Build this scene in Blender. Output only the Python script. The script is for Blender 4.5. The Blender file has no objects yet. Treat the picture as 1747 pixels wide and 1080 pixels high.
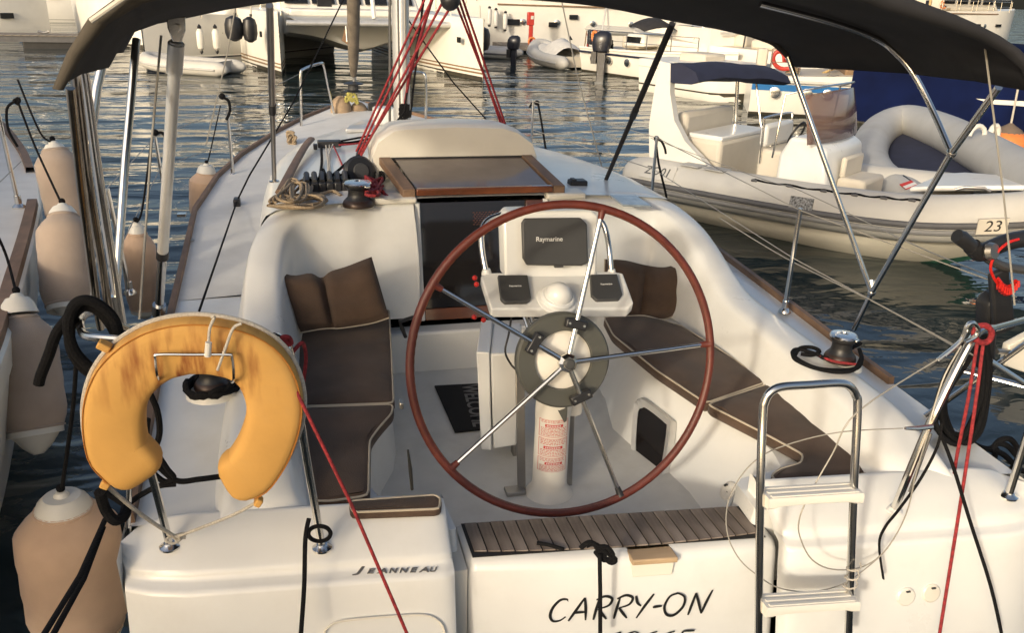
import bpy, math, random
from math import sin, cos, pi, radians
from mathutils import Vector, Matrix

# ------------------------------------------------------------------ camera, world, sun, exposure
sc = bpy.context.scene
CAM_C = Vector((-1.0, -2.3, 2.8)); YAW, PITCH, ROLL, FPX = radians(14.3), radians(21.3), radians(1.8), 1450.0
_F = Vector((sin(YAW)*cos(PITCH), cos(YAW)*cos(PITCH), -sin(PITCH)))
_R = Vector((cos(YAW), -sin(YAW), 0)); _U = _R.cross(_F)
CR = _R*cos(ROLL) + _U*sin(ROLL); CU = -_R*sin(ROLL) + _U*cos(ROLL)
cd = bpy.data.cameras.new('camera'); cam = bpy.data.objects.new('camera', cd)
sc.collection.objects.link(cam)
cd.sensor_fit = 'HORIZONTAL'; cd.sensor_width = 36.0; cd.lens = 36.0*FPX/1747.0
cd.clip_start = 0.05; cd.clip_end = 2000
cam.matrix_world = Matrix(((CR.x, CU.x, -_F.x, CAM_C.x), (CR.y, CU.y, -_F.y, CAM_C.y), (CR.z, CU.z, -_F.z, CAM_C.z), (0, 0, 0, 1)))
sc.camera = cam

SUN_DIR = Vector((-0.70, -0.71, 0.0)).normalized(); SUN_EL = radians(17)
world = bpy.data.worlds.new('World'); sc.world = world; world.use_nodes = True
nt = world.node_tree; bg = nt.nodes['Background']
sky = nt.nodes.new('ShaderNodeTexSky'); sky.sky_type = 'NISHITA'; sky.sun_disc = False
sky.sun_elevation = SUN_EL; sky.sun_rotation = math.atan2(SUN_DIR.x, SUN_DIR.y)
sky.air_density = 0.9; sky.dust_density = 5.0; sky.ozone_density = 0.5
nt.links.new(sky.outputs['Color'], bg.inputs['Color']); bg.inputs['Strength'].default_value = 0.15
sl = bpy.data.lights.new('sun', 'SUN'); sl.energy = 1.75; sl.angle = radians(4); sl.color = (1.0, 0.89, 0.71)
sun = bpy.data.objects.new('sun', sl); sc.collection.objects.link(sun)
_s = Vector((SUN_DIR.x*cos(SUN_EL), SUN_DIR.y*cos(SUN_EL), sin(SUN_EL)))
sun.rotation_euler = _s.to_track_quat('Z', 'Y').to_euler(); sun.location = _s*30
sc.view_settings.view_transform = 'Standard'; sc.view_settings.look = 'None'
sc.view_settings.gamma = 1.0; sc.view_settings.use_curve_mapping = False
sc.view_settings.exposure = 0.42

# ------------------------------------------------------------------ helpers
def V(*a): return Vector(a)
def W(px, py, x=None, y=None, z=None, d=None):
    """world point seen at photograph pixel (px,py) on the plane x=, y= or z= (or at depth d)"""
    r = _F + CR*((px-873.5)/FPX) - CU*((py-540)/FPX)
    if x is not None: t = (x-CAM_C.x)/r.x
    elif y is not None: t = (y-CAM_C.y)/r.y
    elif z is not None: t = (z-CAM_C.z)/r.z
    else: t = d
    return CAM_C + r*t
def cat(pts, n=6, closed=False):
    """Catmull-Rom through points"""
    pts = [Vector(p) for p in pts]; m = len(pts); out = []
    if m < 3 and not closed: return pts
    rng = m if closed else m-1
    for i in range(rng):
        if closed: p0, p1, p2, p3 = pts[(i-1) % m], pts[i], pts[(i+1) % m], pts[(i+2) % m]
        else: p0, p1, p2, p3 = pts[max(i-1, 0)], pts[i], pts[i+1], pts[min(i+2, m-1)]
        for k in range(n):
            t = k/n
            out.append(0.5*((2*p1)+(p2-p0)*t+(2*p0-5*p1+4*p2-p3)*t*t+(3*p1-p0-3*p2+p3)*t**3))
    if not closed: out.append(pts[-1])
    return out
def lerp(tab, t):
    if t <= tab[0][0]: return tab[0][1]
    for (a, va), (b, vb) in zip(tab, tab[1:]):
        if t <= b: return va+(vb-va)*(t-a)/(b-a)
    return tab[-1][1]

class MB:
    def __init__(s): s.v = []; s.f = []
    def add(s, vs, fs):
        o = len(s.v); s.v += [Vector(v) for v in vs]; s.f += [tuple(i+o for i in f) for f in fs]; return s
    def box(s, c, size, rot=None):
        c = Vector(c); hx, hy, hz = [q/2 for q in size]
        vs = [Vector((x, y, z)) for x in (-hx, hx) for y in (-hy, hy) for z in (-hz, hz)]
        if rot is not None: vs = [rot @ v for v in vs]
        return s.add([v+c for v in vs], [(0, 1, 3, 2), (4, 6, 7, 5), (0, 4, 5, 1), (2, 3, 7, 6), (0, 2, 6, 4), (1, 5, 7, 3)])
    def grid(s, rows, closed_u=False, closed_v=False):
        n = len(rows); m = len(rows[0]); vs = [p for r in rows for p in r]; fs = []
        for i in range(n if closed_u else n-1):
            for j in range(m if closed_v else m-1):
                a = i*m+j; b = i*m+(j+1) % m; c = ((i+1) % n)*m+(j+1) % m; d = ((i+1) % n)*m+j
                fs.append((a, b, c, d))
        return s.add(vs, fs)
    def tube(s, path, r, n=10, closed=False, cap=True, flat=1.0, up=None):
        path = [Vector(p) for p in path]; m = len(path); rows = []
        rad = r if isinstance(r, (list, tuple)) else [r]*m
        prev = None
        for i, p in enumerate(path):
            if closed: t = path[(i+1) % m]-path[i-1]
            else: t = path[min(i+1, m-1)]-path[max(i-1, 0)]
            if t.length < 1e-9: t = Vector((0, 0, 1))
            t.normalize()
            if prev is None:
                u = Vector(up) if up is not None else (Vector((0, 0, 1)) if abs(t.z) < .9 else Vector((1, 0, 0)))
            else: u = prev
            u = (u-t*u.dot(t))
            if u.length < 1e-6: u = t.orthogonal()
            u.normalize(); w = t.cross(u); prev = u
            rows.append([p+(u*cos(2*pi*k/n)*flat+w*sin(2*pi*k/n))*rad[i] for k in range(n)])
        s.grid(rows, closed_u=closed, closed_v=True)
        if cap and not closed:
            o = len(s.v)-m*n
            s.f.append(tuple(o+k for k in reversed(range(n)))); s.f.append(tuple(o+(m-1)*n+k for k in range(n)))
        return s
    def lathe(s, prof, c=(0, 0, 0), n=24, axis=None, cap=True):
        """prof: (radius, height) along axis"""
        c = Vector(c); a = Vector(axis).normalized() if axis is not None else Vector((0, 0, 1))
        u = a.orthogonal().normalized(); w = a.cross(u); rows = []
        for r, h in prof: rows.append([c+a*h+(u*cos(2*pi*k/n)+w*sin(2*pi*k/n))*max(r, 1e-4) for k in range(n)])
        o = len(s.v); s.grid(rows, closed_v=True)
        if cap:
            s.f.append(tuple(o+k for k in reversed(range(n)))); q = o+(len(prof)-1)*n; s.f.append(tuple(q+k for k in range(n)))
        return s
    def prism(s, poly, d):
        """extrude closed 3D polygon by vector d"""
        d = Vector(d); n = len(poly); a = [Vector(p) for p in poly]
        return s.add(a+[p+d for p in a], [tuple(reversed(range(n))), tuple(range(n, 2*n))]+[(i, (i+1) % n, n+(i+1) % n, n+i) for i in range(n)])
    def poly(s, pts): return s.add(pts, [tuple(range(len(pts)))])
    def sphere(s, c, r, n=14, m=8, sq=(1, 1, 1)):
        c = Vector(c); rows = []
        for i in range(m+1):
            t = -pi/2+pi*i/m; rr = max(cos(t), 1e-3)
            rows.append([c+Vector((r*rr*cos(2*pi*k/n)*sq[0], r*rr*sin(2*pi*k/n)*sq[1], r*sin(t)*sq[2])) for k in range(n)])
        o = len(s.v); s.grid(rows, closed_v=True)
        s.f.append(tuple(o+k for k in reversed(range(n)))); q = o+m*n; s.f.append(tuple(q+k for k in range(n)))
        return s
    def xf(s, M): s.v = [M @ v for v in s.v]; return s

def SH(mb, x0=-1.5, k=-.09):
    """the stern is cut slightly askew: shear y with x near the transom"""
    mb.v = [V(p.x, p.y+k*(p.x-x0)*max(0, min(1, (.95-p.y)/.6)), p.z) for p in mb.v]; return mb
SURF = {}
def reg(key, mb):
    """remember a surface so that fittings can be seated exactly on it"""
    a = SURF.setdefault(key, ([], [])); o = len(a[0]); a[0].extend(mb.v); a[1].extend([tuple(i+o for i in f) for f in mb.f]); return mb
def hit(key, px, py):
    from mathutils.bvhtree import BVHTree
    if key not in BV: BV[key] = BVHTree.FromPolygons(*SURF[key])
    r = (_F + CR*((px-873.5)/FPX) - CU*((py-540)/FPX)).normalized()
    p, n, _, _ = BV[key].ray_cast(CAM_C, r)
    if p is None: return W(px, py, y=0), V(0, -1, 0)
    return p, (n if n.dot(r) < 0 else -n)
BV = {}
WL = {}
def prim(o, **k):
    for a, b in k.items():
        if b: o[a] = b
    return o
def obj(name, mb, mat, parent=None, label=None, cat=None, group=None, kind=None, smooth=35, bevel=0, seg=2, sub=0, solid=0, at=None):
    me = bpy.data.meshes.new(name)
    vs = mb.v
    xs = [v.x for v in vs]; ys = [v.y for v in vs]; zs = [v.z for v in vs]
    o0 = Vector(at) if at is not None else Vector(((min(xs)+max(xs))/2, (min(ys)+max(ys))/2, min(zs)))
    me.from_pydata([tuple(v-o0) for v in vs], [], mb.f); me.update()
    import bmesh
    bm = bmesh.new(); bm.from_mesh(me); bmesh.ops.recalc_face_normals(bm, faces=bm.faces); bm.to_mesh(me); bm.free()
    if smooth:
        me.shade_smooth(); me.set_sharp_from_angle(angle=radians(smooth))
    me.materials.append(mat)
    o = bpy.data.objects.new(name, me); sc.collection.objects.link(o); WL[o.name] = o0
    if parent is not None: o.parent = parent; o.location = o0-WL[parent.name]
    else: o.location = o0
    if solid:
        m = o.modifiers.new('solid', 'SOLIDIFY'); m.thickness = solid; m.offset = 0
    if bevel:
        m = o.modifiers.new('bevel', 'BEVEL'); m.width = bevel; m.segments = seg; m.limit_method = 'ANGLE'; m.angle_limit = radians(40)
        if smooth: 
            m.harden_normals = False
            me.shade_smooth()
            me.set_sharp_from_angle(angle=radians(75))
    if sub:
        m = o.modifiers.new('sub', 'SUBSURF'); m.levels = sub; m.render_levels = sub
    return prim(o, label=label, category=cat, group=group, kind=kind)
def empty(name, loc, label, cat, group=None):
    o = bpy.data.objects.new(name, None); sc.collection.objects.link(o); o.location = loc; WL[o.name] = Vector(loc)
    o.empty_display_size = .2
    return prim(o, label=label, category=cat, group=group)
def kids(o): return [c for c in bpy.data.objects if c.parent == o]
def copy_tree(o, parent=None):
    c = o.copy(); sc.collection.objects.link(c); WL[c.name] = WL[o.name].copy()
    if parent is not None: c.parent = parent
    for ch in kids(o): copy_tree(ch, c)
    return c
def text(name, body, M, size, mat, parent, extrude=.0015, shear=0, sx=1.0, align='CENTER', space=1.0, bold=0.0):
    cu = bpy.data.curves.new(name, 'FONT'); cu.body = body; cu.size = size; cu.extrude = extrude; cu.shear = shear
    cu.align_x = align; cu.align_y = 'CENTER'; cu.space_character = space; cu.offset = bold
    tmp = bpy.data.objects.new(name, cu); me = bpy.data.meshes.new_from_object(tmp); bpy.data.objects.remove(tmp); me.name = name
    me.materials.clear(); me.materials.append(mat)
    o = bpy.data.objects.new(name, me); sc.collection.objects.link(o)
    if len(body) > 1: o['kind'] = 'stuff'
    L = M.to_translation(); WL[o.name] = L
    if parent is not None:
        o.parent = parent; M = Matrix.Translation(L-WL[parent.name]) @ M.to_3x3().to_4x4()
    o.matrix_local = M @ Matrix.Diagonal((sx, 1, 1, 1))
    return o
def frame(o, x, y, z=None):
    """matrix with local x, y directions at o"""
    x = Vector(x).normalized(); y = Vector(y); y = (y-x*y.dot(x)).normalized(); z = x.cross(y)
    return Matrix(((x.x, y.x, z.x, o[0]), (x.y, y.y, z.y, o[1]), (x.z, y.z, z.z, o[2]), (0, 0, 0, 1)))

# ------------------------------------------------------------------ materials
def mat(name, col, rough=.5, metal=0, var=.06, vscale=6, bump=0, bscale=60, spec=.5, coat=0, tint=None, dirt=0, wave=None, trans=0, alpha=1, sheen=0):
    m = bpy.data.materials.new(name); m.use_nodes = True; t = m.node_tree; N = t.nodes; L = t.links
    b = N['Principled BSDF']; b.inputs['Roughness'].default_value = rough; b.inputs['Metallic'].default_value = metal
    b.inputs['Specular IOR Level'].default_value = spec; b.inputs['Coat Weight'].default_value = coat
    b.inputs['Coat Roughness'].default_value = .08
    if trans: b.inputs['Transmission Weight'].default_value = trans
    if sheen: b.inputs['Sheen Weight'].default_value = sheen
    b.inputs['Alpha'].default_value = alpha
    tc = N.new('ShaderNodeTexCoord')
    nz = N.new('ShaderNodeTexNoise'); nz.inputs['Scale'].default_value = vscale; nz.inputs['Detail'].default_value = 5
    L.new(tc.outputs['Object'], nz.inputs['Vector'])
    rp = N.new('ShaderNodeValToRGB'); rp.color_ramp.elements[0].position = .3; rp.color_ramp.elements[1].position = .7
    c2 = tint or tuple(c*(1-var*2) for c in col)
    rp.color_ramp.elements[0].color = (*c2, 1); rp.color_ramp.elements[1].color = (*[min(1, c*(1+var*.6)) for c in col], 1)
    L.new(nz.outputs['Fac'], rp.inputs['Fac']); last = rp.outputs['Color']
    if dirt:
        n2 = N.new('ShaderNodeTexNoise'); n2.inputs['Scale'].default_value = 1.7; n2.inputs['Detail'].default_value = 9; n2.inputs['Roughness'].default_value = .7
        L.new(tc.outputs['Object'], n2.inputs['Vector'])
        r2 = N.new('ShaderNodeValToRGB'); r2.color_ramp.elements[0].position = .5; r2.color_ramp.elements[1].position = .78
        L.new(n2.outputs['Fac'], r2.inputs['Fac'])
        mx = N.new('ShaderNodeMix'); mx.data_type = 'RGBA'
        mm = N.new('ShaderNodeMath'); mm.operation = 'MULTIPLY'; mm.inputs[1].default_value = dirt
        L.new(r2.outputs['Color'], mm.inputs[0]); L.new(mm.outputs[0], mx.inputs['Factor'])
        L.new(last, mx.inputs['A']); mx.inputs['B'].default_value = (.3, .25, .17, 1); last = mx.outputs['Result']
        # roughness wear
        mr = N.new('ShaderNodeMapRange'); mr.inputs['To Min'].default_value = rough*.8; mr.inputs['To Max'].default_value = min(1, rough*1.5)
        L.new(n2.outputs['Fac'], mr.inputs['Value']); L.new(mr.outputs['Result'], b.inputs['Roughness'])
    if wave:  # (scale, axis-scale vector, strength colour)
        mp = N.new('ShaderNodeMapping'); mp.inputs['Scale'].default_value = wave[1]; L.new(tc.outputs['Object'], mp.inputs['Vector'])
        w = N.new('ShaderNodeTexNoise'); w.inputs['Scale'].default_value = wave[0]; w.inputs['Detail'].default_value = 6
        L.new(mp.outputs['Vector'], w.inputs['Vector'])
        mx = N.new('ShaderNodeMix'); mx.data_type = 'RGBA'; mx.blend_type = 'MULTIPLY'; mx.inputs['Factor'].default_value = wave[2]
        rw = N.new('ShaderNodeValToRGB'); rw.color_ramp.elements[0].position = .35; rw.color_ramp.elements[1].position = .65
        rw.color_ramp.elements[0].color = (.35, .3, .27, 1)
        L.new(w.outputs['Fac'], rw.inputs['Fac']); L.new(last, mx.inputs['A']); L.new(rw.outputs['Color'], mx.inputs['B']); last = mx.outputs['Result']
    L.new(last, b.inputs['Base Color'])
    if bump:
        nb = N.new('ShaderNodeTexNoise'); nb.inputs['Scale'].default_value = bscale; nb.inputs['Detail'].default_value = 4
        L.new(tc.outputs['Object'], nb.inputs['Vector'])
        bp = N.new('ShaderNodeBump'); bp.inputs['Strength'].default_value = bump; bp.inputs['Distance'].default_value = .004
        L.new(nb.outputs['Fac'], bp.inputs['Height']); L.new(bp.outputs['Normal'], b.inputs['Normal'])
    return m
def rope_mat(name, c1, c2, scale=160, rough=.8):
    """braided rope: two strands colours in a fine checker of object space"""
    m = mat(name, c1, rough, var=.1, vscale=40, bump=.6, bscale=scale); t = m.node_tree; N = t.nodes; L = t.links
    b = N['Principled BSDF']; src = b.inputs['Base Color'].links[0].from_socket
    vo = N.new('ShaderNodeTexVoronoi'); vo.inputs['Scale'].default_value = scale
    tc = next(n for n in N if n.type == 'TEX_COORD'); L.new(tc.outputs['Object'], vo.inputs['Vector'])
    mx = N.new('ShaderNodeMix'); mx.data_type = 'RGBA'; L.new(vo.outputs['Distance'], mx.inputs['Factor'])
    L.new(src, mx.inputs['A']); mx.inputs['B'].default_value = (*c2, 1); L.new(mx.outputs['Result'], b.inputs['Base Color'])
    return m
GEL = mat('gelcoat', (.75, .75, .725), .26, var=.035, dirt=.17, coat=.25, vscale=3)
GELC = mat('gelcoat_cream', (.73, .69, .60), .35, var=.03, dirt=.12, vscale=3)
NONSKID = mat('nonskid_deck', (.70, .69, .66), .6, var=.04, bump=.25, bscale=260, dirt=.18)
SOLE = mat('cockpit_sole', (.66, .65, .61), .5, var=.05, bump=.2, bscale=220, dirt=.3)
TEAK = mat('teak', (.235, .145, .088), .6, var=.15, vscale=8, wave=(9, (1, .12, 1), .6), bump=.2, bscale=90)
TEAKG = mat('weathered_teak', (.20, .165, .14), .7, var=.18, vscale=5, wave=(40, (1, .1, 1), .6), bump=.3, bscale=120)
VARN = mat('varnished_wood', (.20, .062, .022), .25, var=.2, wave=(14, (.12, 1, 1), .6), coat=.6)
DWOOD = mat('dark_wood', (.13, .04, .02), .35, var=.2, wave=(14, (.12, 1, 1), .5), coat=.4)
LEATHER = mat('wheel_leather', (.12, .025, .016), .45, var=.14, vscale=25, bump=.25, bscale=220)
STEEL = mat('stainless_steel', (.74, .72, .68), .2, 1, var=.05)
BRUSHED = mat('brushed_steel', (.42, .40, .37), .4, 1, var=.08)
ALU = mat('aluminium', (.74, .73, .70), .42, .6, var=.06)
BLACK = mat('black_plastic', (.02, .02, .022), .42, var=.2)
BLACKR = rope_mat('black_rope', (.005, .005, .006), (.012, .012, .013), rough=.95); BLACKR.node_tree.nodes['Principled BSDF'].inputs['Specular IOR Level'].default_value = .15
REDR = rope_mat('red_rope', (.40, .03, .035), (.12, .008, .012), 70)
BEIGER = rope_mat('beige_rope', (.42, .33, .22), (.24, .17, .1), 120)
WHITER = rope_mat('white_rope', (.62, .58, .5), (.4, .36, .3))
WIRE = mat('steel_wire', (.5, .48, .44), .35, 1)
WIREG = mat('coated_wire', (.34, .32, .28), .45, .2)
BROWN = mat('brown_cushion', (.085, .052, .034), .9, var=.22, vscale=5, bump=.7, bscale=240, sheen=.08)
PIPING = mat('cream_piping', (.46, .40, .31), .7)
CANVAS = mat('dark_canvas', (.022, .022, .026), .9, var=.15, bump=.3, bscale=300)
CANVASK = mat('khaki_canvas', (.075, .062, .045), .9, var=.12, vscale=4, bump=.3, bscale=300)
HEM = mat('canvas_piping', (.6, .55, .45), .6)
TAUPE = mat('fender_cover', (.56, .39, .27), .95, var=.08, vscale=5, bump=.35, bscale=420, sheen=.3)
TAUPED = mat('fender_cover_grey', (.40, .315, .25), .95, var=.1, vscale=5, bump=.35, bscale=420, sheen=.2)
VINYL = mat('white_vinyl', (.68, .66, .6), .35, var=.05, dirt=.2)
ORANGE = mat('lifebuoy_fabric', (.64, .35, .09), .8, var=.06, vscale=7, bump=.25, bscale=30, dirt=.25)
def stains(m):
    t = m.node_tree; N = t.nodes; L = t.links; b = N['Principled BSDF']; src = b.inputs['Base Color'].links[0].from_socket
    tc = next(n for n in N if n.type == 'TEX_COORD'); mp = N.new('ShaderNodeMapping'); mp.inputs['Location'].default_value = (0, 0, -2.62); mp.inputs['Scale'].default_value = (3.4, .5, 6.0)
    L.new(tc.outputs['Object'], mp.inputs['Vector'])
    g = N.new('ShaderNodeTexGradient'); g.gradient_type = 'SPHERICAL'; L.new(mp.outputs['Vector'], g.inputs['Vector'])
    m2 = N.new('ShaderNodeMapping'); m2.inputs['Scale'].default_value = (26, 6, 5); L.new(tc.outputs['Object'], m2.inputs['Vector'])
    n = N.new('ShaderNodeTexNoise'); n.inputs['Scale'].default_value = 1; n.inputs['Detail'].default_value = 6; L.new(m2.outputs['Vector'], n.inputs['Vector'])
    r = N.new('ShaderNodeValToRGB'); r.color_ramp.elements[0].position = .50; r.color_ramp.elements[1].position = .68; L.new(n.outputs['Fac'], r.inputs['Fac'])
    mu = N.new('ShaderNodeMath'); mu.operation = 'MULTIPLY'; L.new(g.outputs['Fac'], mu.inputs[0]); L.new(r.outputs['Color'], mu.inputs[1])
    m3 = N.new('ShaderNodeMath'); m3.operation = 'MULTIPLY'; m3.use_clamp = True; m3.inputs[1].default_value = 1.5; L.new(mu.outputs[0], m3.inputs[0])
    mx = N.new('ShaderNodeMix'); mx.data_type = 'RGBA'; L.new(m3.outputs[0], mx.inputs['Factor']); L.new(src, mx.inputs['A']); mx.inputs['B'].default_value = (.22, .05, .01, 1)
    L.new(mx.outputs['Result'], b.inputs['Base Color'])
stains(ORANGE)
SEAMO = mat('lifebuoy_seam', (.42, .16, .02), .8)
ACRYL = mat('dark_acrylic', (.012, .010, .010), .08, var=.1)
SMOKE = mat('smoked_acrylic', (.16, .125, .105), .12, var=.1)
GREYP = mat('grey_plastic', (.055, .055, .055), .5, var=.08, bump=.1, bscale=200)
CLUTCH = mat('grey_green_plastic', (.075, .076, .066), .45, var=.05)
WPLAST = mat('white_plastic', (.74, .71, .64), .32, var=.03)
REDP = mat('red_plastic', (.5, .015, .01), .35)
REDPRINT = mat('red_print', (.52, .04, .03), .6)
WPRINT = mat('white_print', (.7, .7, .68), .6)
BPRINT = mat('black_print', (.012, .012, .012), .5)
CHROME = mat('chrome_lettering', (.30, .28, .25), .35, .8)
MATBLK = mat('doormat_pile', (.010, .010, .011), 1, bump=.8, bscale=300)
SEAM = mat('black_caulk', (.012, .012, .012), .6)
# ------------------------------------------------------------------ water
def water():
    mb = MB()
    rows = [[V(x, y, 0) for x in (-260, -60, -20, 0, 20, 60, 260)] for y in (-60, -10, 0, 20, 60, 150, 420)]
    mb.grid(rows)
    m = bpy.data.materials.new('harbour_water'); m.use_nodes = True; t = m.node_tree; N = t.nodes; L = t.links
    b = N['Principled BSDF']; b.inputs['Base Color'].default_value = (.022, .034, .035, 1); b.inputs['Roughness'].default_value = .03
    b.inputs['IOR'].default_value = 1.33; b.inputs['Specular IOR Level'].default_value = .62
    tc = N.new('ShaderNodeTexCoord'); prev = None
    for sx, sy, scale, dist, det in ((.36, 1.0, .62, .30, 1), (.42, 1.0, 1.9, .085, 2), (.8, 1, 7, .008, 2)):
        mp = N.new('ShaderNodeMapping'); mp.inputs['Scale'].default_value = (sx, sy, 1); mp.inputs['Rotation'].default_value = (0, 0, .25)
        L.new(tc.outputs['Object'], mp.inputs['Vector'])
        n = N.new('ShaderNodeTexNoise'); n.inputs['Scale'].default_value = scale; n.inputs['Detail'].default_value = det; n.inputs['Distortion'].default_value = .6
        L.new(mp.outputs['Vector'], n.inputs['Vector'])
        bp = N.new('ShaderNodeBump'); bp.inputs['Strength'].default_value = 1; bp.inputs['Distance'].default_value = dist*.6
        L.new(n.outputs['Fac'], bp.inputs['Height'])
        if prev: L.new(prev, bp.inputs['Normal'])
        prev = bp.outputs['Normal']
    L.new(prev, b.inputs['Normal'])
    obj('water', mb, m, kind='structure', smooth=0, at=(0, 0, 0))
water()

# ------------------------------------------------------------------ the yacht in front
Y = empty('sailing_yacht', (0, 3.5, 0), 'white sailing yacht with open cockpit and big red leather wheel, stern to the viewer', 'sailing yacht')
BEAM = [(-.2, 1.625), (0, 1.635), (.5, 1.655), (1, 1.68), (2, 1.73), (3, 1.76), (4.2, 1.74), (5.2, 1.60), (6, 1.40), (7, 1.05), (7.8, .70), (8.4, .37), (8.8, .08)]
SHEER = [(-.2, 1.06), (0, 1.07), (1, 1.09), (2, 1.11), (4.5, 1.18), (6, 1.24), (7.4, 1.30), (8.8, 1.36)]
CX = [(0, 0), (3, 0), (8.8, -.30)]            # the bow sits a touch to port of the cockpit's middle
cb = lambda y: lerp(BEAM, y)
cz = lambda y: lerp(SHEER, y)
cx = lambda y: lerp(CX, y)
ys = [.12, .3, .6, 1, 1.5, 2, 2.5, 3, 3.6, 4.2, 4.7, 5.2, 5.6, 6, 6.5, 7, 7.4, 7.8, 8.1, 8.4, 8.6, 8.8]
def hull():
    mb = MB()
    for s in (-1, 1):
        rows = []
        for y in ys:
            b, z = cb(y), cz(y); k = max(0, 1-(y/8.8)**3)
            rows.append([V(cx(y)+s*b, y, z), V(cx(y)+s*(b-.004), y, z-.14), V(cx(y)+s*b*.985, y, z*.55), V(cx(y)+s*b*(.90+.04*k), y, .12), V(cx(y)+s*b*(.80+.05*k), y, -.12), V(cx(y)+s*b*.5, y, -.5)])
        mb.grid(rows)
    obj('hull', SH(mb), GEL, Y, smooth=50)
    mb = MB()
    for s in (-1, 1):
        rows = []
        for y in ys:
            b = cb(y)
            rows.append([V(cx(y)+s*(b*(.945+.03)), y, .34), V(cx(y)+s*(b*.975+.002), y, .26)])
    # boot stripe follows the topsides
    for s in (-1, 1):
        mb.grid([[V(cx(y)+s*(cb(y)*.945+.008), y, .20), V(cx(y)+s*(cb(y)*.965+.008), y, .32)] for y in ys])
    obj('boot_stripe', mb, mat('navy_stripe', (.015, .02, .05), .3), Y)
hull()
def decks():
    # side decks and foredeck as sheets
    for s in (-1, 1):
        rows = []
        for y in [.3, .6, 1, 1.3, 1.6, 2, 2.4]:
            rows.append([V(cx(y)+s*(cb(y)-.002), y, cz(y)), V(s*1.30, y, cz(y)+.012)])
        mb = SH(MB().grid(rows)); obj('side_deck', mb, GEL, Y)
    rows = [[V(cx(y)+k*(cb(y)-.002), y, cz(y)+.05*(1-k*k)) for k in (-1, -.75, -.5, -.25, 0, .25, .5, .75, 1)] for y in ys if y >= 2.4]
    rows = [[V(cx(2.4)+k*(cb(2.4)-.002), 2.4, cz(2.4)+.05*(1-k*k)) for k in (-1, -.75, -.5, -.25, 0, .25, .5, .75, 1)]]+rows
    obj('foredeck', MB().grid(rows), NONSKID, Y)
    for s in (-1, 1):
        path = [V(cx(y)+s*(cb(y)-.018), y, cz(y)+.018) for y in ([.32, .6, 1] if s < 0 else [.85, 1])+[1.5, 2, 2.5, 3, 3.6, 4.2, 4.7, 5.2, 5.6, 6, 6.5, 7, 7.4, 7.8, 8.1, 8.4, 8.7]]
        rows = []
        for p in path: rows.append([p+V(-.016, 0, -.02), p+V(-.014, 0, .02), p+V(.014, 0, .02), p+V(.016, 0, -.02)])
        mb = MB().grid(rows, closed_v=True)
        mb.f += [(0, 1, 2, 3), tuple(len(mb.v)-4+i for i in (3, 2, 1, 0))]
        obj('toe_rail', SH(mb), TEAK, Y, smooth=0)
decks()
SEATZ, SOLEZ = 1.03, .72
# coaming top line / seat-back line / outer line (|x|, y, z), from the cabin aft to the helm seat
def fair(s):
    T = [(.40, 2.42, 1.645), (.75, 2.41, 1.635), (1.0, 2.38, 1.615), (1.13, 2.28, 1.585), (1.21, 2.12, 1.525), (1.245, 1.93, 1.44), (1.255, 1.74, 1.345), (1.255, 1.55, 1.295), (1.255, 1.2, 1.28), (1.255, .8, 1.27), (1.255, .55, 1.255), (1.25, .40, 1.20), (1.24, .30, 1.135), (1.235, .27, 1.06)]
    M = [(.40, 2.36, 1.60), (.75, 2.35, 1.59), (.98, 2.32, 1.57), (1.08, 2.22, 1.54), (1.12, 2.05, 1.48), (1.14, 1.87, 1.405), (1.145, 1.70, 1.325), (1.14, 1.52, 1.275), (1.135, 1.2, 1.262), (1.13, .8, 1.25), (1.12, .55, 1.235), (1.11, .42, 1.185), (1.10, .32, 1.128), (1.09, .28, 1.05)]
    B = [(.40, 2.17, SEATZ), (.70, 2.165, SEATZ), (.92, 2.14, SEATZ), (1.0, 2.06, SEATZ), (1.03, 1.92, SEATZ), (1.045, 1.77, SEATZ), (1.05, 1.62, SEATZ), (1.05, 1.46, SEATZ), (1.05, 1.16, SEATZ), (1.04, .78, SEATZ), (1.03, .56, SEATZ), (1.02, .44, SEATZ), (1.01, .36, SEATZ), (1.0, .30, SEATZ)]
    O = [(.40, 2.5, 1.64), (.75, 2.5, 1.635), (1.04, 2.5, 1.62), (1.19, 2.42, 1.57), (1.275, 2.2, 1.49), (1.31, 2.0, 1.40), (1.325, 1.78, 1.30), (1.33, 1.56, 1.24), (1.335, 1.2, 1.23), (1.335, .8, 1.22), (1.335, .52, 1.20), (1.33, .36, 1.16), (1.32, .26, 1.12), (1.31, .25, 1.05)]
    D = [(.40, 2.7, 1.2), (.75, 2.7, 1.2), (1.25, 2.7, 1.12), (1.30, 2.6, 1.12), (1.345, 2.4, 1.115), (1.365, 2.1, 1.11), (1.375, 1.8, 1.105), (1.375, 1.56, 1.10), (1.375, 1.2, 1.095), (1.375, .8, 1.09), (1.37, .5, 1.08), (1.36, .33, 1.075), (1.35, .22, 1.07), (1.34, .21, 1.03)]
    # smooth each line, then a rounded section between them
    L = [cat([V(s*x, y, z) for x, y, z in q], 4) for q in (D, O, T, M, B)]
    rows = []
    for d, o, t, m, b in zip(*L):
        mid = m.lerp(b, .5); inw = V(-s*.012, -.012, 0)
        sec = [d, d.lerp(o, .5)+V(s*.004, 0, 0), o, o.lerp(t, .5)+V(s*.012, .0, .012), t, t.lerp(m, .5)+V(0, -.006, .008), m, m.lerp(b, .25)+inw*.7, mid+inw, m.lerp(b, .8)+inw*.5, b]
        rows.append(cat(sec, 3))
    return rows
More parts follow.
